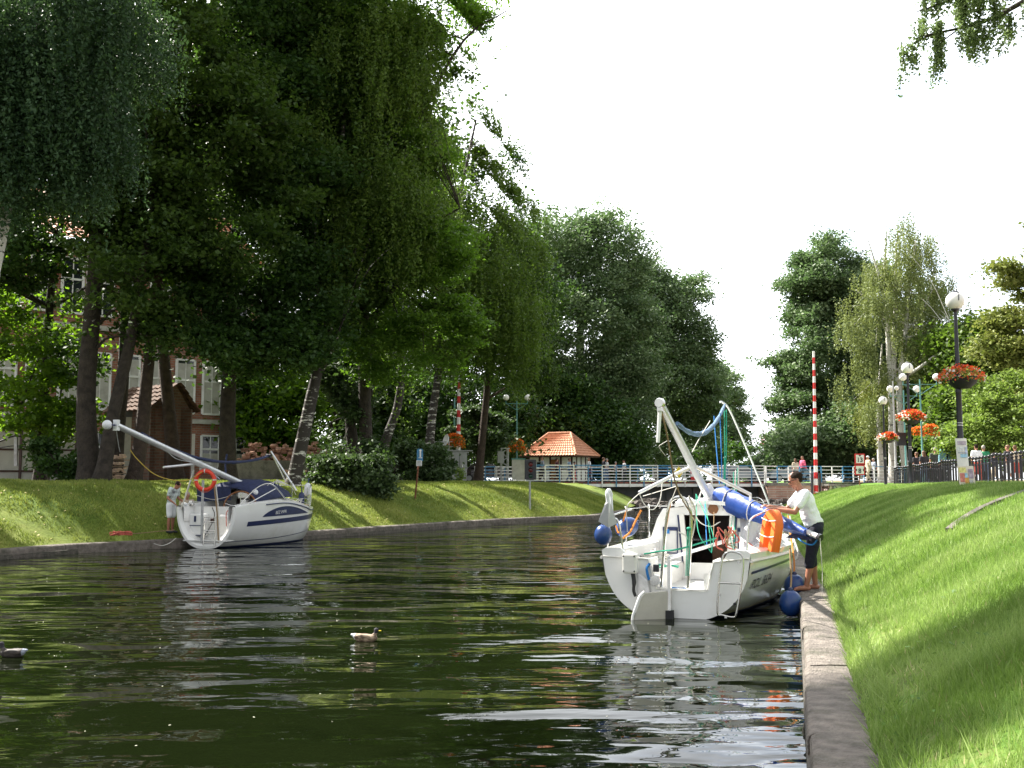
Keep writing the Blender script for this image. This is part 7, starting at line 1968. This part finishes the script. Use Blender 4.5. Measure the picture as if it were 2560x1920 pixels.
# ------------------------------------------------------------------ lamps with flower baskets
def lamp(label, px, d, z0, htop):
    x = P(px, 1200, d).x; root = empty('street_lamp', (x, d, z0 - .05), 0, label, 'street lamp', 'black globe lamps on the right bank')
    H = htop - z0 + .05
    m = MB(); m.lathe([(.11, 0), (.115, .06), (.085, .10), (.08, 1.0), (.095, 1.04), (.075, 1.10), (.07, H * .48), (.085, H * .48 + .05), (.06, H * .5), (.05, H * .75), (.042, H - .52)], (0, 0, 0), 14); m.build('post', M['black'], root, smooth=True)
    m = MB(); 
    for z in (1.62, 1.68): m.lathe([(.074, z), (.078, z + .012), (.074, z + .024)], (0, 0, 0), 14)
    m.build('band', M['steel'], root)
    m = MB(); m.lathe([(.05, H - .55), (.11, H - .50), (.11, H - .47), (.03, H - .46)], (0, 0, 0), 14); m.build('globe_holder', M['black'], root)
    m = MB(); m.ball((0, 0, H - .26), .235, 24, 16); m.build('globe', M['globe'], root, smooth=True)
    m = MB(); m.lathe([(.001, H + .03), (.10, H - .03), (.11, H - .045), (.03, H - .06)], (0, 0, 0), 12); m.tube([(0, -.238, H - .28), (0, -.245, H - .12), (0, -.12, H + .0)], .012, 6); m.build('cap', M['black'], root)
    return root
lamp('nearest and tallest black globe lamp, behind the posters', 2405, 27.0, 1.68, P(2405, 728, 27).z)
lamp('middle black globe lamp left of the denim man', 2278, 42.6, 1.56, P(2278, 905, 42.6).z)
lamp('farthest black globe lamp, nearest to the bridge', 2214, 57.8, 1.44, P(2214, 990, 57.8).z)
def basket(label, px, py, d, r, bowl=True, pet='mix', hang=.25):
    c = P(px, py, d); root = empty('flower_basket', c, 0, label, 'flower basket', 'flower baskets fixed to lamp posts')
    if bowl:
        m = MB(); m.lathe([(r * .10, -r * .62), (r * .32, -r * .60), (r * .60, -r * .36), (r * .66, -r * .12), (r * .66, -r * .08), (r * .6, -r * .10)], (0, 0, 0), 18); m.build('bowl', M['rubber'], root, smooth=True)
    def cloud(n, rr, z0, z1, up_):
        a = NR.uniform(0, 2 * math.pi, n); q = np.sqrt(NR.random(n)) * rr
        z = z0 + (z1 - z0) * (1 - (q / rr) ** 2) + NR.normal(size=n) * r * .07
        hang_ = (q > rr * .75) * NR.random(n) * r * hang
        wob_ = 1 + .12 * np.sin(a * 5)
        return np.stack([q * wob_ * np.cos(a), q * wob_ * np.sin(a), z - hang_], 1)
    s = max(.022, d * .0011)
    leaf_mesh('foliage', cloud(int(520), r * 1.0, -.10 * r, .28 * r, 0), s * 1.1, M['leaf_light'], root, cull=False)
    leaf_mesh('blossoms', cloud(620, r * .98, -.02 * r, .38 * r, 0), s, M['petal_red' if pet == 'mix' else 'petal_orange'], root, cull=False, asp=.9)
    if pet == 'mix':
        p = cloud(260, r * 1.06, -.05 * r, .34 * r, 0); p = p[(np.abs(p[:, 0]) > r * .55)]
        leaf_mesh('white_blossoms', p, s, M['petal_white'], root, cull=False, asp=.9)
    return root
basket('large red and white flower basket on the nearest black lamp', 2405, 938, 27, .58)
basket('red and white flower basket on the middle black lamp', 2279, 1040, 42.6, .56)
basket('small red flower basket on the farthest black lamp', 2220, 1092, 57.8, .56)
def twinlamp(label, px, d, ptop, arms, parm, both=(1, 1), mt='green_metal', base_z=1.62, glob=.22):
    b_ = P(px, 1190, d); b_.z = base_z
    root = empty('twin_lamp', b_, 0, label, 'street lamp', 'green twin globe lamps')
    H = P(px, ptop, d).z - base_z; ha = P(px, parm, d).z - base_z; a = arms * d / F
    m = MB(); m.lathe([(.09, 0), (.09, .9), (.06, .95), (.05, H * .6), (.04, H)], (0, 0, 0), 10); m.build('post', M[mt], root, smooth=True)
    m = MB(); m.bar((-a if both[0] else 0, 0, ha), (a if both[1] else 0, 0, ha), .035)
    for s_, on in ((-1, both[0]), (1, both[1])):
        if on: m.bar((0, 0, ha - a * .62), (s_ * a * .95, 0, ha), .03); m.bar((s_ * a, 0, ha - .05), (s_ * a, 0, ha + .22), .04)
    m.build('arms', M[mt], root)
    for s_, on in ((-1, both[0]), (1, both[1])):
        if on: m = MB(); m.ball((s_ * a, 0, ha + .22 + glob), glob, 16, 12); m.build('globe', M['globe'], root, smooth=True)
    return root
twinlamp('green twin globe lamp left of the small house', 1292, 74, 1000, 27, 1009)
twinlamp('green pole without globes behind the left striped pole', 1136, 70, 995, 14, 985, (0, 0))
twinlamp('green twin globe lamp rising behind the middle black lamp', 2308, 62, 948, 42, 961)
twinlamp('pale twin lamp beside the white birch trunks', 2266, 66, 975, 33, 990)
twinlamp('light grey lamp pole just right of the birch trunks', 2240, 64, 952, 9, 985, (1, 1), 'galv', glob=.14)
basket('orange-red flower basket on the green lamp by the house', 1290, 1109, 74, .68, False, 'red', .9)
basket('orange-red flower basket in front of the left striped pole', 1136, 1096, 62, .62, False, 'red', .9)
basket('left of the two orange flower baskets between the lamps', 2297, 1077, 63, .5, False, 'red', .5)
basket('right of the two orange flower baskets between the lamps', 2326, 1072, 62, .55, False, 'red', .8)
m = MB(); m.box((0, 0, 0), (.5, .3, .8)); o = m.build('signal_box', M['black']); o.location = P(2253, 1098, 64); tag(o, 'dark signal box hanging on the light grey pole', 'signal box')

# black fence
def fence():
    a = Vector((14.9, 30, 0)); b = Vector((19.6, 53.5, 0)); n = 52
    root = empty('fence', (a.x, a.y, 0), 0, 'black metal fence with round finials on the right bank crest', 'fence'); o = Vector(root.location)
    def zz(p): return float(zR(p.x, p.y))
    for k in range(n + 1):
        p = a.lerp(b, k / n); z = zz(p); m = MB()
        big = k % 1 == 0
        m.lathe([(.035, -.1), (.035, .82), (.05, .83), (.05, .87), (.03, .88)], p - o + Vector((0, 0, z)), 8); m.ball(p - o + Vector((0, 0, z + .95)), .062, 10, 7)
        m.build('post', M['black'], root, smooth=True)
    for h_ in (.74, .18):
        m = MB()
        for k in range(n):
            p = a.lerp(b, k / n); q = a.lerp(b, (k + 1) / n); m.bar(p - o + Vector((0, 0, zz(p) + h_)), q - o + Vector((0, 0, zz(q) + h_)), .03)
        if h_ > .5: m.build('rail', M['black'], root)
    for k in range(n): p = a.lerp(b, k / n); q = a.lerp(b, (k + 1) / n); m.bar(p - o + Vector((0, 0, zz(p) + .70)), q - o + Vector((0, 0, zz(q) + .70)), .012)
    for k in range(n * 3):
        if k % 3 == 0: continue
        p = a.lerp(b, k / (n * 3)); m.bar(p - o + Vector((0, 0, zz(p) + .18)), p - o + Vector((0, 0, zz(p) + .74)), .012)
    m.build('grille', M['black'], root)
fence()

# posters at the nearest lamp
def poster(label, px0, py0, px1, py1, d, blocks, frame, curve=.06, tilt=0):
    c = P((px0 + px1) / 2, (py0 + py1) / 2, d); k = d / F; W, H = (px1 - px0) * k, (py1 - py0) * k
    root = empty('poster_board', c, R(tilt), label, 'poster')
    def sh(x, z): return Vector((x + .04 * (z / H) * (-1 if curve > 0 else .2), -.0 - curve * math.cos(x / W * 3), z))
    def patch(x0, x1, z0, z1, off, name, m_):
        rows = [[sh(x, z) + Vector((0, -off, 0)) for x in np.linspace(x0, x1, 8)] for z in np.linspace(z0, z1, 4)]
        back = [[p + Vector((0, .012, 0)) for p in r_] for r_ in rows]
        mm = MB(); mm.grid(rows); 
        if name == 'board': mm.grid(back)
        return mm.build(name, m_, root, fix=False)
    patch(-W / 2, W / 2, -H / 2, H / 2, 0, 'board', frame)
    for i, (a, b, c_, e, col) in enumerate(blocks):
        patch(-W / 2 + a * W, -W / 2 + b * W, H / 2 - e * H, H / 2 - c_ * H, .006 + .003 * i, 'printed_panel', mat('print', col, .6, .35, 14))
poster('curved white poster fixed to the nearest lamp post', 2391, 1096, 2419, 1166, 26.6, [(.12, .88, .10, .24, (.45, .38, .45)), (.1, .62, .30, .46, (.75, .78, .8)), (.70, .92, .30, .62, (.45, .52, .72)), (.1, .85, .50, .53, (.4, .42, .5)), (.25, .9, .56, .68, (.35, .58, .75))], mat('paper', (.80, .79, .74), .6, .03))
poster('colourful square poster leaning below the curved one', 2396, 1165, 2436, 1212, 26.3, [(.05, .5, .08, .35, (.80, .70, .25)), (.08, .38, .38, .85, (.70, .25, .20)), (.38, .55, .38, .62, (.35, .6, .75)), (.36, .6, .62, .92, (.80, .42, .10)), (.62, .92, .16, .66, (.42, .34, .42)), (.62, .85, .72, .92, (.5, .5, .48))], mat('paper2', (.82, .74, .62), .6, .03), .01)

# depth sign 13 / 8
def depth_sign():
    d = 61; b = P(2151, 1240, d); root = empty('channel_sign', (b.x, d, float(zR(b.x, d)) - .2), 0, 'red-bordered white sign reading 13 over 8 on a rusty pole', 'sign')
    o = Vector(root.location); k = d / F
    m = MB(); m.tube([(0, 0, 0), (-.04, 0, P(2149, 1186, d).z - o.z)], .035, 8); m.build('pole', M['rust'], root)
    for (y0, y1, tx, nm) in ((1134, 1161, '13', 'upper_panel'), (1162, 1188, '8', 'lower_panel')):
        c = P(2149, (y0 + y1) / 2, d) - o; W = 25 * k; H = (y1 - y0) * k
        m = MB(); m.box(c + Vector((0, -.04, 0)), (W, .03, H - .01)); pn = m.build(nm, M['red'], root)
        m = MB(); m.box(c + Vector((0, -.058, 0)), (W * .78, .01, H * .76)); m.build('white_field', M['white_paint'], pn)
        m = MB()
        if tx == '13': m.prism([c + Vector((-.08, -.067, H * .38)), c + Vector((.08, -.067, H * .38)), c + Vector((0, -.067, H * .20))], (0, -.004, 0))
        else:
            for s_ in (-1, 1): m.prism([c + Vector((s_ * W * .39, -.067, .09)), c + Vector((s_ * W * .39, -.067, -.09)), c + Vector((s_ * W * .26, -.067, 0))], (0, -.004, 0))
        m.build('marker', M['black'], pn)
        tm = text_mesh(tx, .36, bold=.01); tm.transform(Matrix.Translation(c + Vector((-.19 if tx == '13' else -.10, -.072, -.17))) @ Matrix.Rotation(R(90), 4, 'X')); link_mesh('number', tm, M['black'], pn)
depth_sign()
# blue / white sign on left bank
def bank_sign():
    d = 0
    g = None
    for dd_ in np.arange(30, 60, .1):
        q_ = P(1037, 1247, dd_)
        if q_.x < XL(dd_) and q_.z <= zL(q_.x, q_.y): g = q_; break
    g = g or P(1037, 1247, 44); d = g.y; root = empty('bank_sign', g - Vector((0, 0, .1)), 0, 'blue symbol sign above a white notice on a leaning rusty post', 'sign'); o = Vector(root.location); k = d / F
    tp = P(1050, 1122, d) - o
    m = MB(); m.tube([(0, 0, 0), tp], [.035, .032], 8); m.build('post', M['rust'], root)
    c = P(1050, 1137, d) - o; m = MB(); W, H = 15 * k, 30 * k
    m.prism([c + Vector((-W / 2, -.05, -H / 2)), c + Vector((W / 2, -.05, -H / 2)), c + Vector((W / 2, -.05, H * .40)), c + Vector((W * .3, -.05, H / 2)), c + Vector((-W * .3, -.05, H / 2)), c + Vector((-W / 2, -.05, H * .40))], (0, .02, 0)); m.build('blue_panel', M['blue_paint'], root)
    m = MB(); m.box(c + Vector((0.02, -.058, .02)), (.06, .01, .22)); m.ball(c + Vector((.02, -.058, .17)), (.05, .01, .05), 8, 6); m.box(c + Vector((0.02, -.058, -.12)), (.14, .01, .03)); m.build('symbol', M['white_paint'], root)
    c = P(1048, 1158, d) - o; m = MB(); m.box(c + Vector((0, -.05, 0)), (14 * k, .02, 14 * k)); m.build('white_panel', M['white_paint'], root)
    m = MB()
    for r_ in range(4): m.box(c + Vector((0, -.063, .075 - r_ * .05)), (10 * k, .004, .014))
    m.build('notice_lines', M['black'], root)
bank_sign()
# signal head at the left bank
def signal():
    d = 46.5; b = G(1325, 1291, .3); b = P(1325, 1291, d); b.z = float(zL(b.x, d)) - .1
    root = empty('signal_light', b, 0, 'black river signal head with two red lenses and one green', 'signal light'); k = d / F
    o = Vector(root.location)
    m = MB(); m.tube([(0, 0, 0), (-.01, 0, P(1325, 1200, d).z - o.z)], .045, 8); m.build('pole', M['galv'], root)
    c = P(1326, 1174, d) - o; W, H = 29 * k, 50 * k
    m = MB(); m.box(c, (W, .16, H)); m.build('housing', M['black'], root, bevel=.02)
    for i, cl in enumerate(((.12, .01, .01), (.11, .01, .01), (.008, .045, .03))):
        cc = c + Vector((0.01, -.085, (13 - 14.5 * i) * k))
        m = MB(); m.lathe([(.001, .03), (.06, .022), (.10, .0), (.10, -.005)], cc, 18, axis=(0, -1, 0)); m.build('lens', mat('lens', cl, .25, .2), root, smooth=True)
        m = MB(); rows = [[cc + Vector((.115 * math.cos(a), -.0 - t * .12 * math.sin(a), .115 * math.sin(a))) for a in np.linspace(.1, math.pi - .1, 10)] for t in (0, 1)]; m.grid(rows); m.build('visor', M['black'], root, fix=False)
    m = MB(); m.box(P(1325, 1201, d) - o, (20 * k, .1, 4 * k)); m.build('bracket', M['galv'], root)
signal()
# notice board left of the signal, at the bridge end
c = P(1296, 1174, 69.0); root = empty('notice_board', (c.x, c.y, 1.66), 0, 'pale notice board with a line of lettering at the bridge end', 'notice board')
m = MB(); m.box((0, 0, c.z - 1.66), (.86, .06, 1.35)); m.build('panel', M['plaster'], root); m = MB(); m.box((0, -.03, c.z - 1.66 + .70), (.92, .12, .08)); m.build('frame', M['green_metal'], root)
m = MB(); 
for x in (-.38, .38): m.box((x, .05, .3), (.06, .05, .6))
m.build('leg', M['galv'], root)
# striped plate and yellow diamond on the bridge railing
c = bp_((Vector((P(1733, 1188, 72.6).x, 72.6, 0)) - BA).dot(bu), -.25, 0); root = empty('closure_plate', (c.x, c.y, P(1733, 1188, 72.6).z), bang, 'red and white striped plate on the bridge railing', 'sign')
for i in range(3):
    m = MB(); m.box((0, 0, .22 - .22 * i), (.70, .03, .215)); m.build(('upper_stripe', 'middle_stripe', 'lower_stripe')[i], M['red'] if i != 1 else M['white_paint'], root)
c = bp_((Vector((P(1690, 1180, 72.4).x, 72.4, 0)) - BA).dot(bu), -.28, 0); root = empty('yellow_diamond', (c.x, c.y, P(1690, 1181, 72.4).z), bang, 'yellow diamond plate on the bridge railing behind the spreader', 'sign')
m = MB(); m.prism([(0, 0, .42), (.30, 0, .0), (0, 0, -.42), (-.30, 0, 0)], (0, .02, 0)); m.build('plate', M['yellow'], root); m = MB(); m.bar((0, .05, -.5), (0, .05, .45), .04); m.build('bracket', M['galv'], root)
m = MB(); c = P(1325, 1200, 46)
# cars
def car(label, px, d, colr, face):
    b = P(px, 1200, d); b.z = 1.68
    root = empty('parked_car', b, face, label, 'car', 'cars parked behind the bridge'); mt = mat('car_paint', colr, .25, .04, coat=.6)
    prof = [(-2.05, .35), (-2.1, .62), (-1.95, .88), (-1.55, .95), (-.95, 1.38), (.25, 1.42), (.95, 1.0), (1.85, .86), (2.08, .62), (2.08, .32)]
    m = MB(); rows = []
    for y, kx, kz in ((-.84, .97, .0), (-.80, 1.0, 0), (-.62, 1.0, 1), (.62, 1.0, 1), (.80, 1.0, 0), (.84, .97, 0)):
        rows.append([Vector((x * kx, y * (1 if z < 1.0 else .86), z)) for x, z in prof])
    m.grid(rows); m.prism([(x, -.83, z) for x, z in prof], (0, 1.66, 0)); m.build('body', mt, root)
    for s_ in (-1, 1):
        m = MB(); m.prism([(-1.30, s_ * .845, .97), (-.88, s_ * .76, 1.30), (.20, s_ * .76, 1.33), (.72, s_ * .845, .99)], (0, s_ * .012, 0)); m.build('window', M['glass_dark'], root)
    m = MB(); m.prism([(.98, -.62, 1.01), (.98, .62, 1.01), (.34, .58, 1.40), (.34, -.58, 1.40)], (.02, 0, .02)); m.build('windscreen', M['glass_dark'], root)
    for x in (-1.3, 1.3):
        for s_ in (-1, 1):
            m = MB(); m.lathe([(.01, -.1), (.29, -.1), (.31, -.06), (.31, .06), (.29, .1), (.01, .1)], (x, s_ * .76, .31), 18, axis=(0, 1, 0)); wo_ = m.build('wheel', M['rubber'], root, smooth=True)
            m = MB(); m.lathe([(.01, -.02), (.19, -.015), (.19, .015), (.01, .02)], (x, s_ * .87, .31), 14, axis=(0, 1, 0)); m.build('rim', M['galv'], wo_)
    for s_ in (-1, 1): m = MB(); m.ball((2.04, s_ * .58, .66), (.05, .15, .08), 10, 6); m.build('headlight', M['glass_dark'], root)
    return root
car('silver car behind the middle of the bridge railing', 1850, 92, (.42, .45, .5), R(8))
car('silver-blue car right of the first silver one', 1975, 90, (.32, .38, .46), R(188))
car('dark car behind the left approach railing', 1215, 78, (.03, .015, .02), R(5))
# pylon
def pylon():
    d = 650; b = P(1909, 1165, d); b.z = 0; root = empty('power_pylon', b, R(20), 'distant red and white power pylon at the end of the canal', 'pylon')
    H = P(1909, 1072, d).z; mr, mw = MB(), MB()
    n = 14
    for k in range(n):
        z0, z1 = H * k / n, H * (k + 1) / n; w0, w1 = 3.2 * (1 - k / n) ** 1.2 + .4, 3.2 * (1 - (k + 1) / n) ** 1.2 + .4
        mm = mr if k % 4 >= 2 else mw
        for a, b_ in ((-1, -1), (1, -1), (1, 1), (-1, 1)): mm.bar((a * w0, b_ * w0, z0), (a * w1, b_ * w1, z1), .3)
        mm.bar((-w0, -w0, z0), (w1, -w1, z1), .18); mm.bar((w0, -w0, z0), (-w1, -w1, z1), .18)
    for z, l_ in ((.62, 6), (.74, 5), (.86, 3.5)): mw.bar((-l_, 0, H * z), (l_, 0, H * z), .35)
    mw.build('white_lattice', M['galv'], root); mr.build('red_lattice', M['red'], root)
pylon()
# brick stack between the trunks, handrail at left edge
def stack():
    c = P(297, 1188, 37); c.z = float(zL(c.x, 37)); root = empty('brick_stack', c, R(8), 'sunlit stack of old bricks on pallets between the lime trunks', 'stack')
    pl = MB(); bk = MB()
    for L_ in range(4):
        z = .05 + L_ * .24
        pl.box((0, 0, z), (.62, .6, .035))
        for k in range(26):
            bk.box((rnd.uniform(-.26, .26), -.30 + rnd.uniform(-.02, .10), z + .05 + rnd.random() * .13), (rnd.uniform(.06, .14), rnd.uniform(.08, .2), .05), rnd.uniform(-.5, .5))
    pl.build('pallet', M['plank'], root); bk.build('bricks', mat('pale_brick', (.62, .45, .33), .9, .3, 8), root)
stack()
def handrail():
    root = empty('handrail', P(-20, 1150, 36), 0, 'curving black handrail at the left edge', 'handrail'); o = Vector(root.location)
    m = MB(); m.tube([p - o for p in curve_pts([P(-30, 1112, 36), P(10, 1100, 36), P(28, 1092, 36), P(48, 1091, 36), P(62, 1095, 36)], 5)], .03, 8); m.tube([p - o for p in curve_pts([P(-30, 1125, 36), P(30, 1115, 36), P(80, 1118, 36)], 5)], .02, 6); m.build('rail', M['black'], root)
    m = MB(); m.bar(P(40, 1092, 36) - o, P(40, 1165, 36) - o, .10); m.build('post', M['galv'], root)
handrail()

# ------------------------------------------------------------------ grass
def blades(name, label, xy, zf, h0, wd, matl, lean=.5):
    n = len(xy); z = zf(xy[:, 0], xy[:, 1])
    a = NR.uniform(0, 2 * math.pi, n); h = h0 * NR.uniform(.45, 1.5, n)
    la = NR.uniform(0, 2 * math.pi, n); ll = h * lean * NR.random(n)
    v = np.empty((n, 3, 3)); w_ = wd * NR.uniform(.6, 1.4, n)
    v[:, 0] = np.stack([xy[:, 0] - np.cos(a) * w_, xy[:, 1] - np.sin(a) * w_, z - .01], 1)
    v[:, 1] = np.stack([xy[:, 0] + np.cos(a) * w_, xy[:, 1] + np.sin(a) * w_, z - .01], 1)
    v[:, 2] = np.stack([xy[:, 0] + np.cos(la) * ll, xy[:, 1] + np.sin(la) * ll, z + h], 1)
    me = bpy.data.meshes.new(name); me.vertices.add(3 * n); me.vertices.foreach_set('co', v.reshape(-1).astype(np.float32))
    me.loops.add(3 * n); me.loops.foreach_set('vertex_index', np.arange(3 * n, dtype=np.int32)); me.polygons.add(n)
    me.polygons.foreach_set('loop_start', np.arange(0, 3 * n, 3, dtype=np.int32)); me.polygons.foreach_set('loop_total', np.full(n, 3, dtype=np.int32)); me.update(calc_edges=True)
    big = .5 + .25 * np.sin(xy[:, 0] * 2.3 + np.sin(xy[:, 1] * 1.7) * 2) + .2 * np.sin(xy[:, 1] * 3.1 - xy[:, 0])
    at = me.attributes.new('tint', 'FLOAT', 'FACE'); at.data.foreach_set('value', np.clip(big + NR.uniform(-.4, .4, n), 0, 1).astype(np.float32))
    return tag(link_mesh(name, me, matl), label, 'grass', kind='stuff')
M['grassR'] = leafmat('grass_right', (.13, .215, .045), (.36, .46, .16), .38, tw=(.22, .38, .04))
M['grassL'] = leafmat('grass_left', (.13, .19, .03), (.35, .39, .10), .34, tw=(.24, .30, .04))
def scatter(y0, y1, n, side, smax, power=1.0, o0=.42):
    y = y0 + (y1 - y0) * NR.random(n) ** power; o = o0 + (smax - o0) * NR.random(n)
    X = XR(y) + o if side > 0 else XL(y) - o
    return np.stack([X, y], 1)
def clumped(xy, amt):
    k = .5 + .5 * np.sin(xy[:, 0] * 5.1 + 1.7 * np.sin(xy[:, 1] * 3.7)) * np.sin(xy[:, 1] * 4.3 + 1.3 * np.sin(xy[:, 0] * 6.1))
    return xy[NR.random(len(xy)) < (1 - amt) + amt * k]
def worn(xy):
    o_ = xy[:, 0] - XR(xy[:, 1]); q_ = .5 + .35 * np.sin(xy[:, 1] * 2.7) + .25 * np.sin(xy[:, 1] * 7.3 + 1)
    pt = np.sin(xy[:, 0] * 1.9 + 2) * np.sin(xy[:, 1] * 1.3 + .5) > .93
    return xy[~(((o_ < .48 + .45 * q_) | pt) & (NR.random(len(xy)) < .82))]
blades('grass', 'bright close-cut grass of the near right bank', worn(clumped(scatter(3.2, 13, 350000, 1, 5.0, 1.25), .5)), zR, .05, .0035, M['grassR'], .9)
blades('grass', 'taller tufts along the near right quay', clumped(scatter(3.2, 16, 26000, 1, 5.2, 1.1), .85), zR, .11, .005, M['grassR'], 1.0)
blades('grass', 'grass overhanging the right quay coping', scatter(3.5, 26, 9000, 1, .62, 1.2, .38), zR, .10, .005, M['grassR'], 1.3)
blades('grass', 'bright grass of the far right bank', clumped(scatter(12, 60, 240000, 1, 6.4, 1.5), .4), zR, .065, .010, M['grassR'], .8)
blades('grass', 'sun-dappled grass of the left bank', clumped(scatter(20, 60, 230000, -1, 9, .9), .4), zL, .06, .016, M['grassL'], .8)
xy = clumped(scatter(3.4, 30, 15000, 1, 5.5, 1.3), .95)
blades('grass', 'scattered dry straw-coloured blades of the right bank', xy, zR, .05, .005, leafmat('dry_grass', (.35, .30, .14), (.62, .56, .34), .2, tw=(.4, .35, .15)), 1.2)
xy = scatter(3.6, 14, 1500, 1, 5.0, 1.3); xy = xy[(np.sin(xy[:, 0] * 3.3) * np.sin(xy[:, 1] * 2.1)) > .45]; z = zR(xy[:, 0], xy[:, 1]) + .035
o = leaf_mesh('clover', np.concatenate([xy, z[:, None]], 1), .022, leafmat('clover', (.06, .14, .03), (.14, .26, .06)), up=1.5, cull=False, asp=.9); tag(o, 'clover and plantain leaves in the right bank grass', 'clover', kind='stuff')
# fallen yellow leaves on the left lawn
xy = scatter(24, 50, 900, -1, 5.0); z = zL(xy[:, 0], xy[:, 1]) + .05
o = leaf_mesh('fallen_leaves', np.concatenate([xy, z[:, None]], 1), .035, mat('dry_leaf', (.5, .42, .18), .8, .3), up=2, cull=False); tag(o, 'dry leaves scattered over the left lawn', 'leaves', kind='stuff')
xy = np.stack([NR.uniform(-9, 4, 420), NR.uniform(5.5, 26, 420)], 1); xy = xy[xy[:, 0] > XL(xy[:, 1]) + .5]
o = leaf_mesh('floating_leaves', np.concatenate([xy, np.full((len(xy), 1), .006)], 1), .010, mat('floating_petal', (.55, .55, .42), .7, .3), up=12, cull=False); tag(o, 'tiny pale petals floating on the canal', 'leaves', kind='stuff')
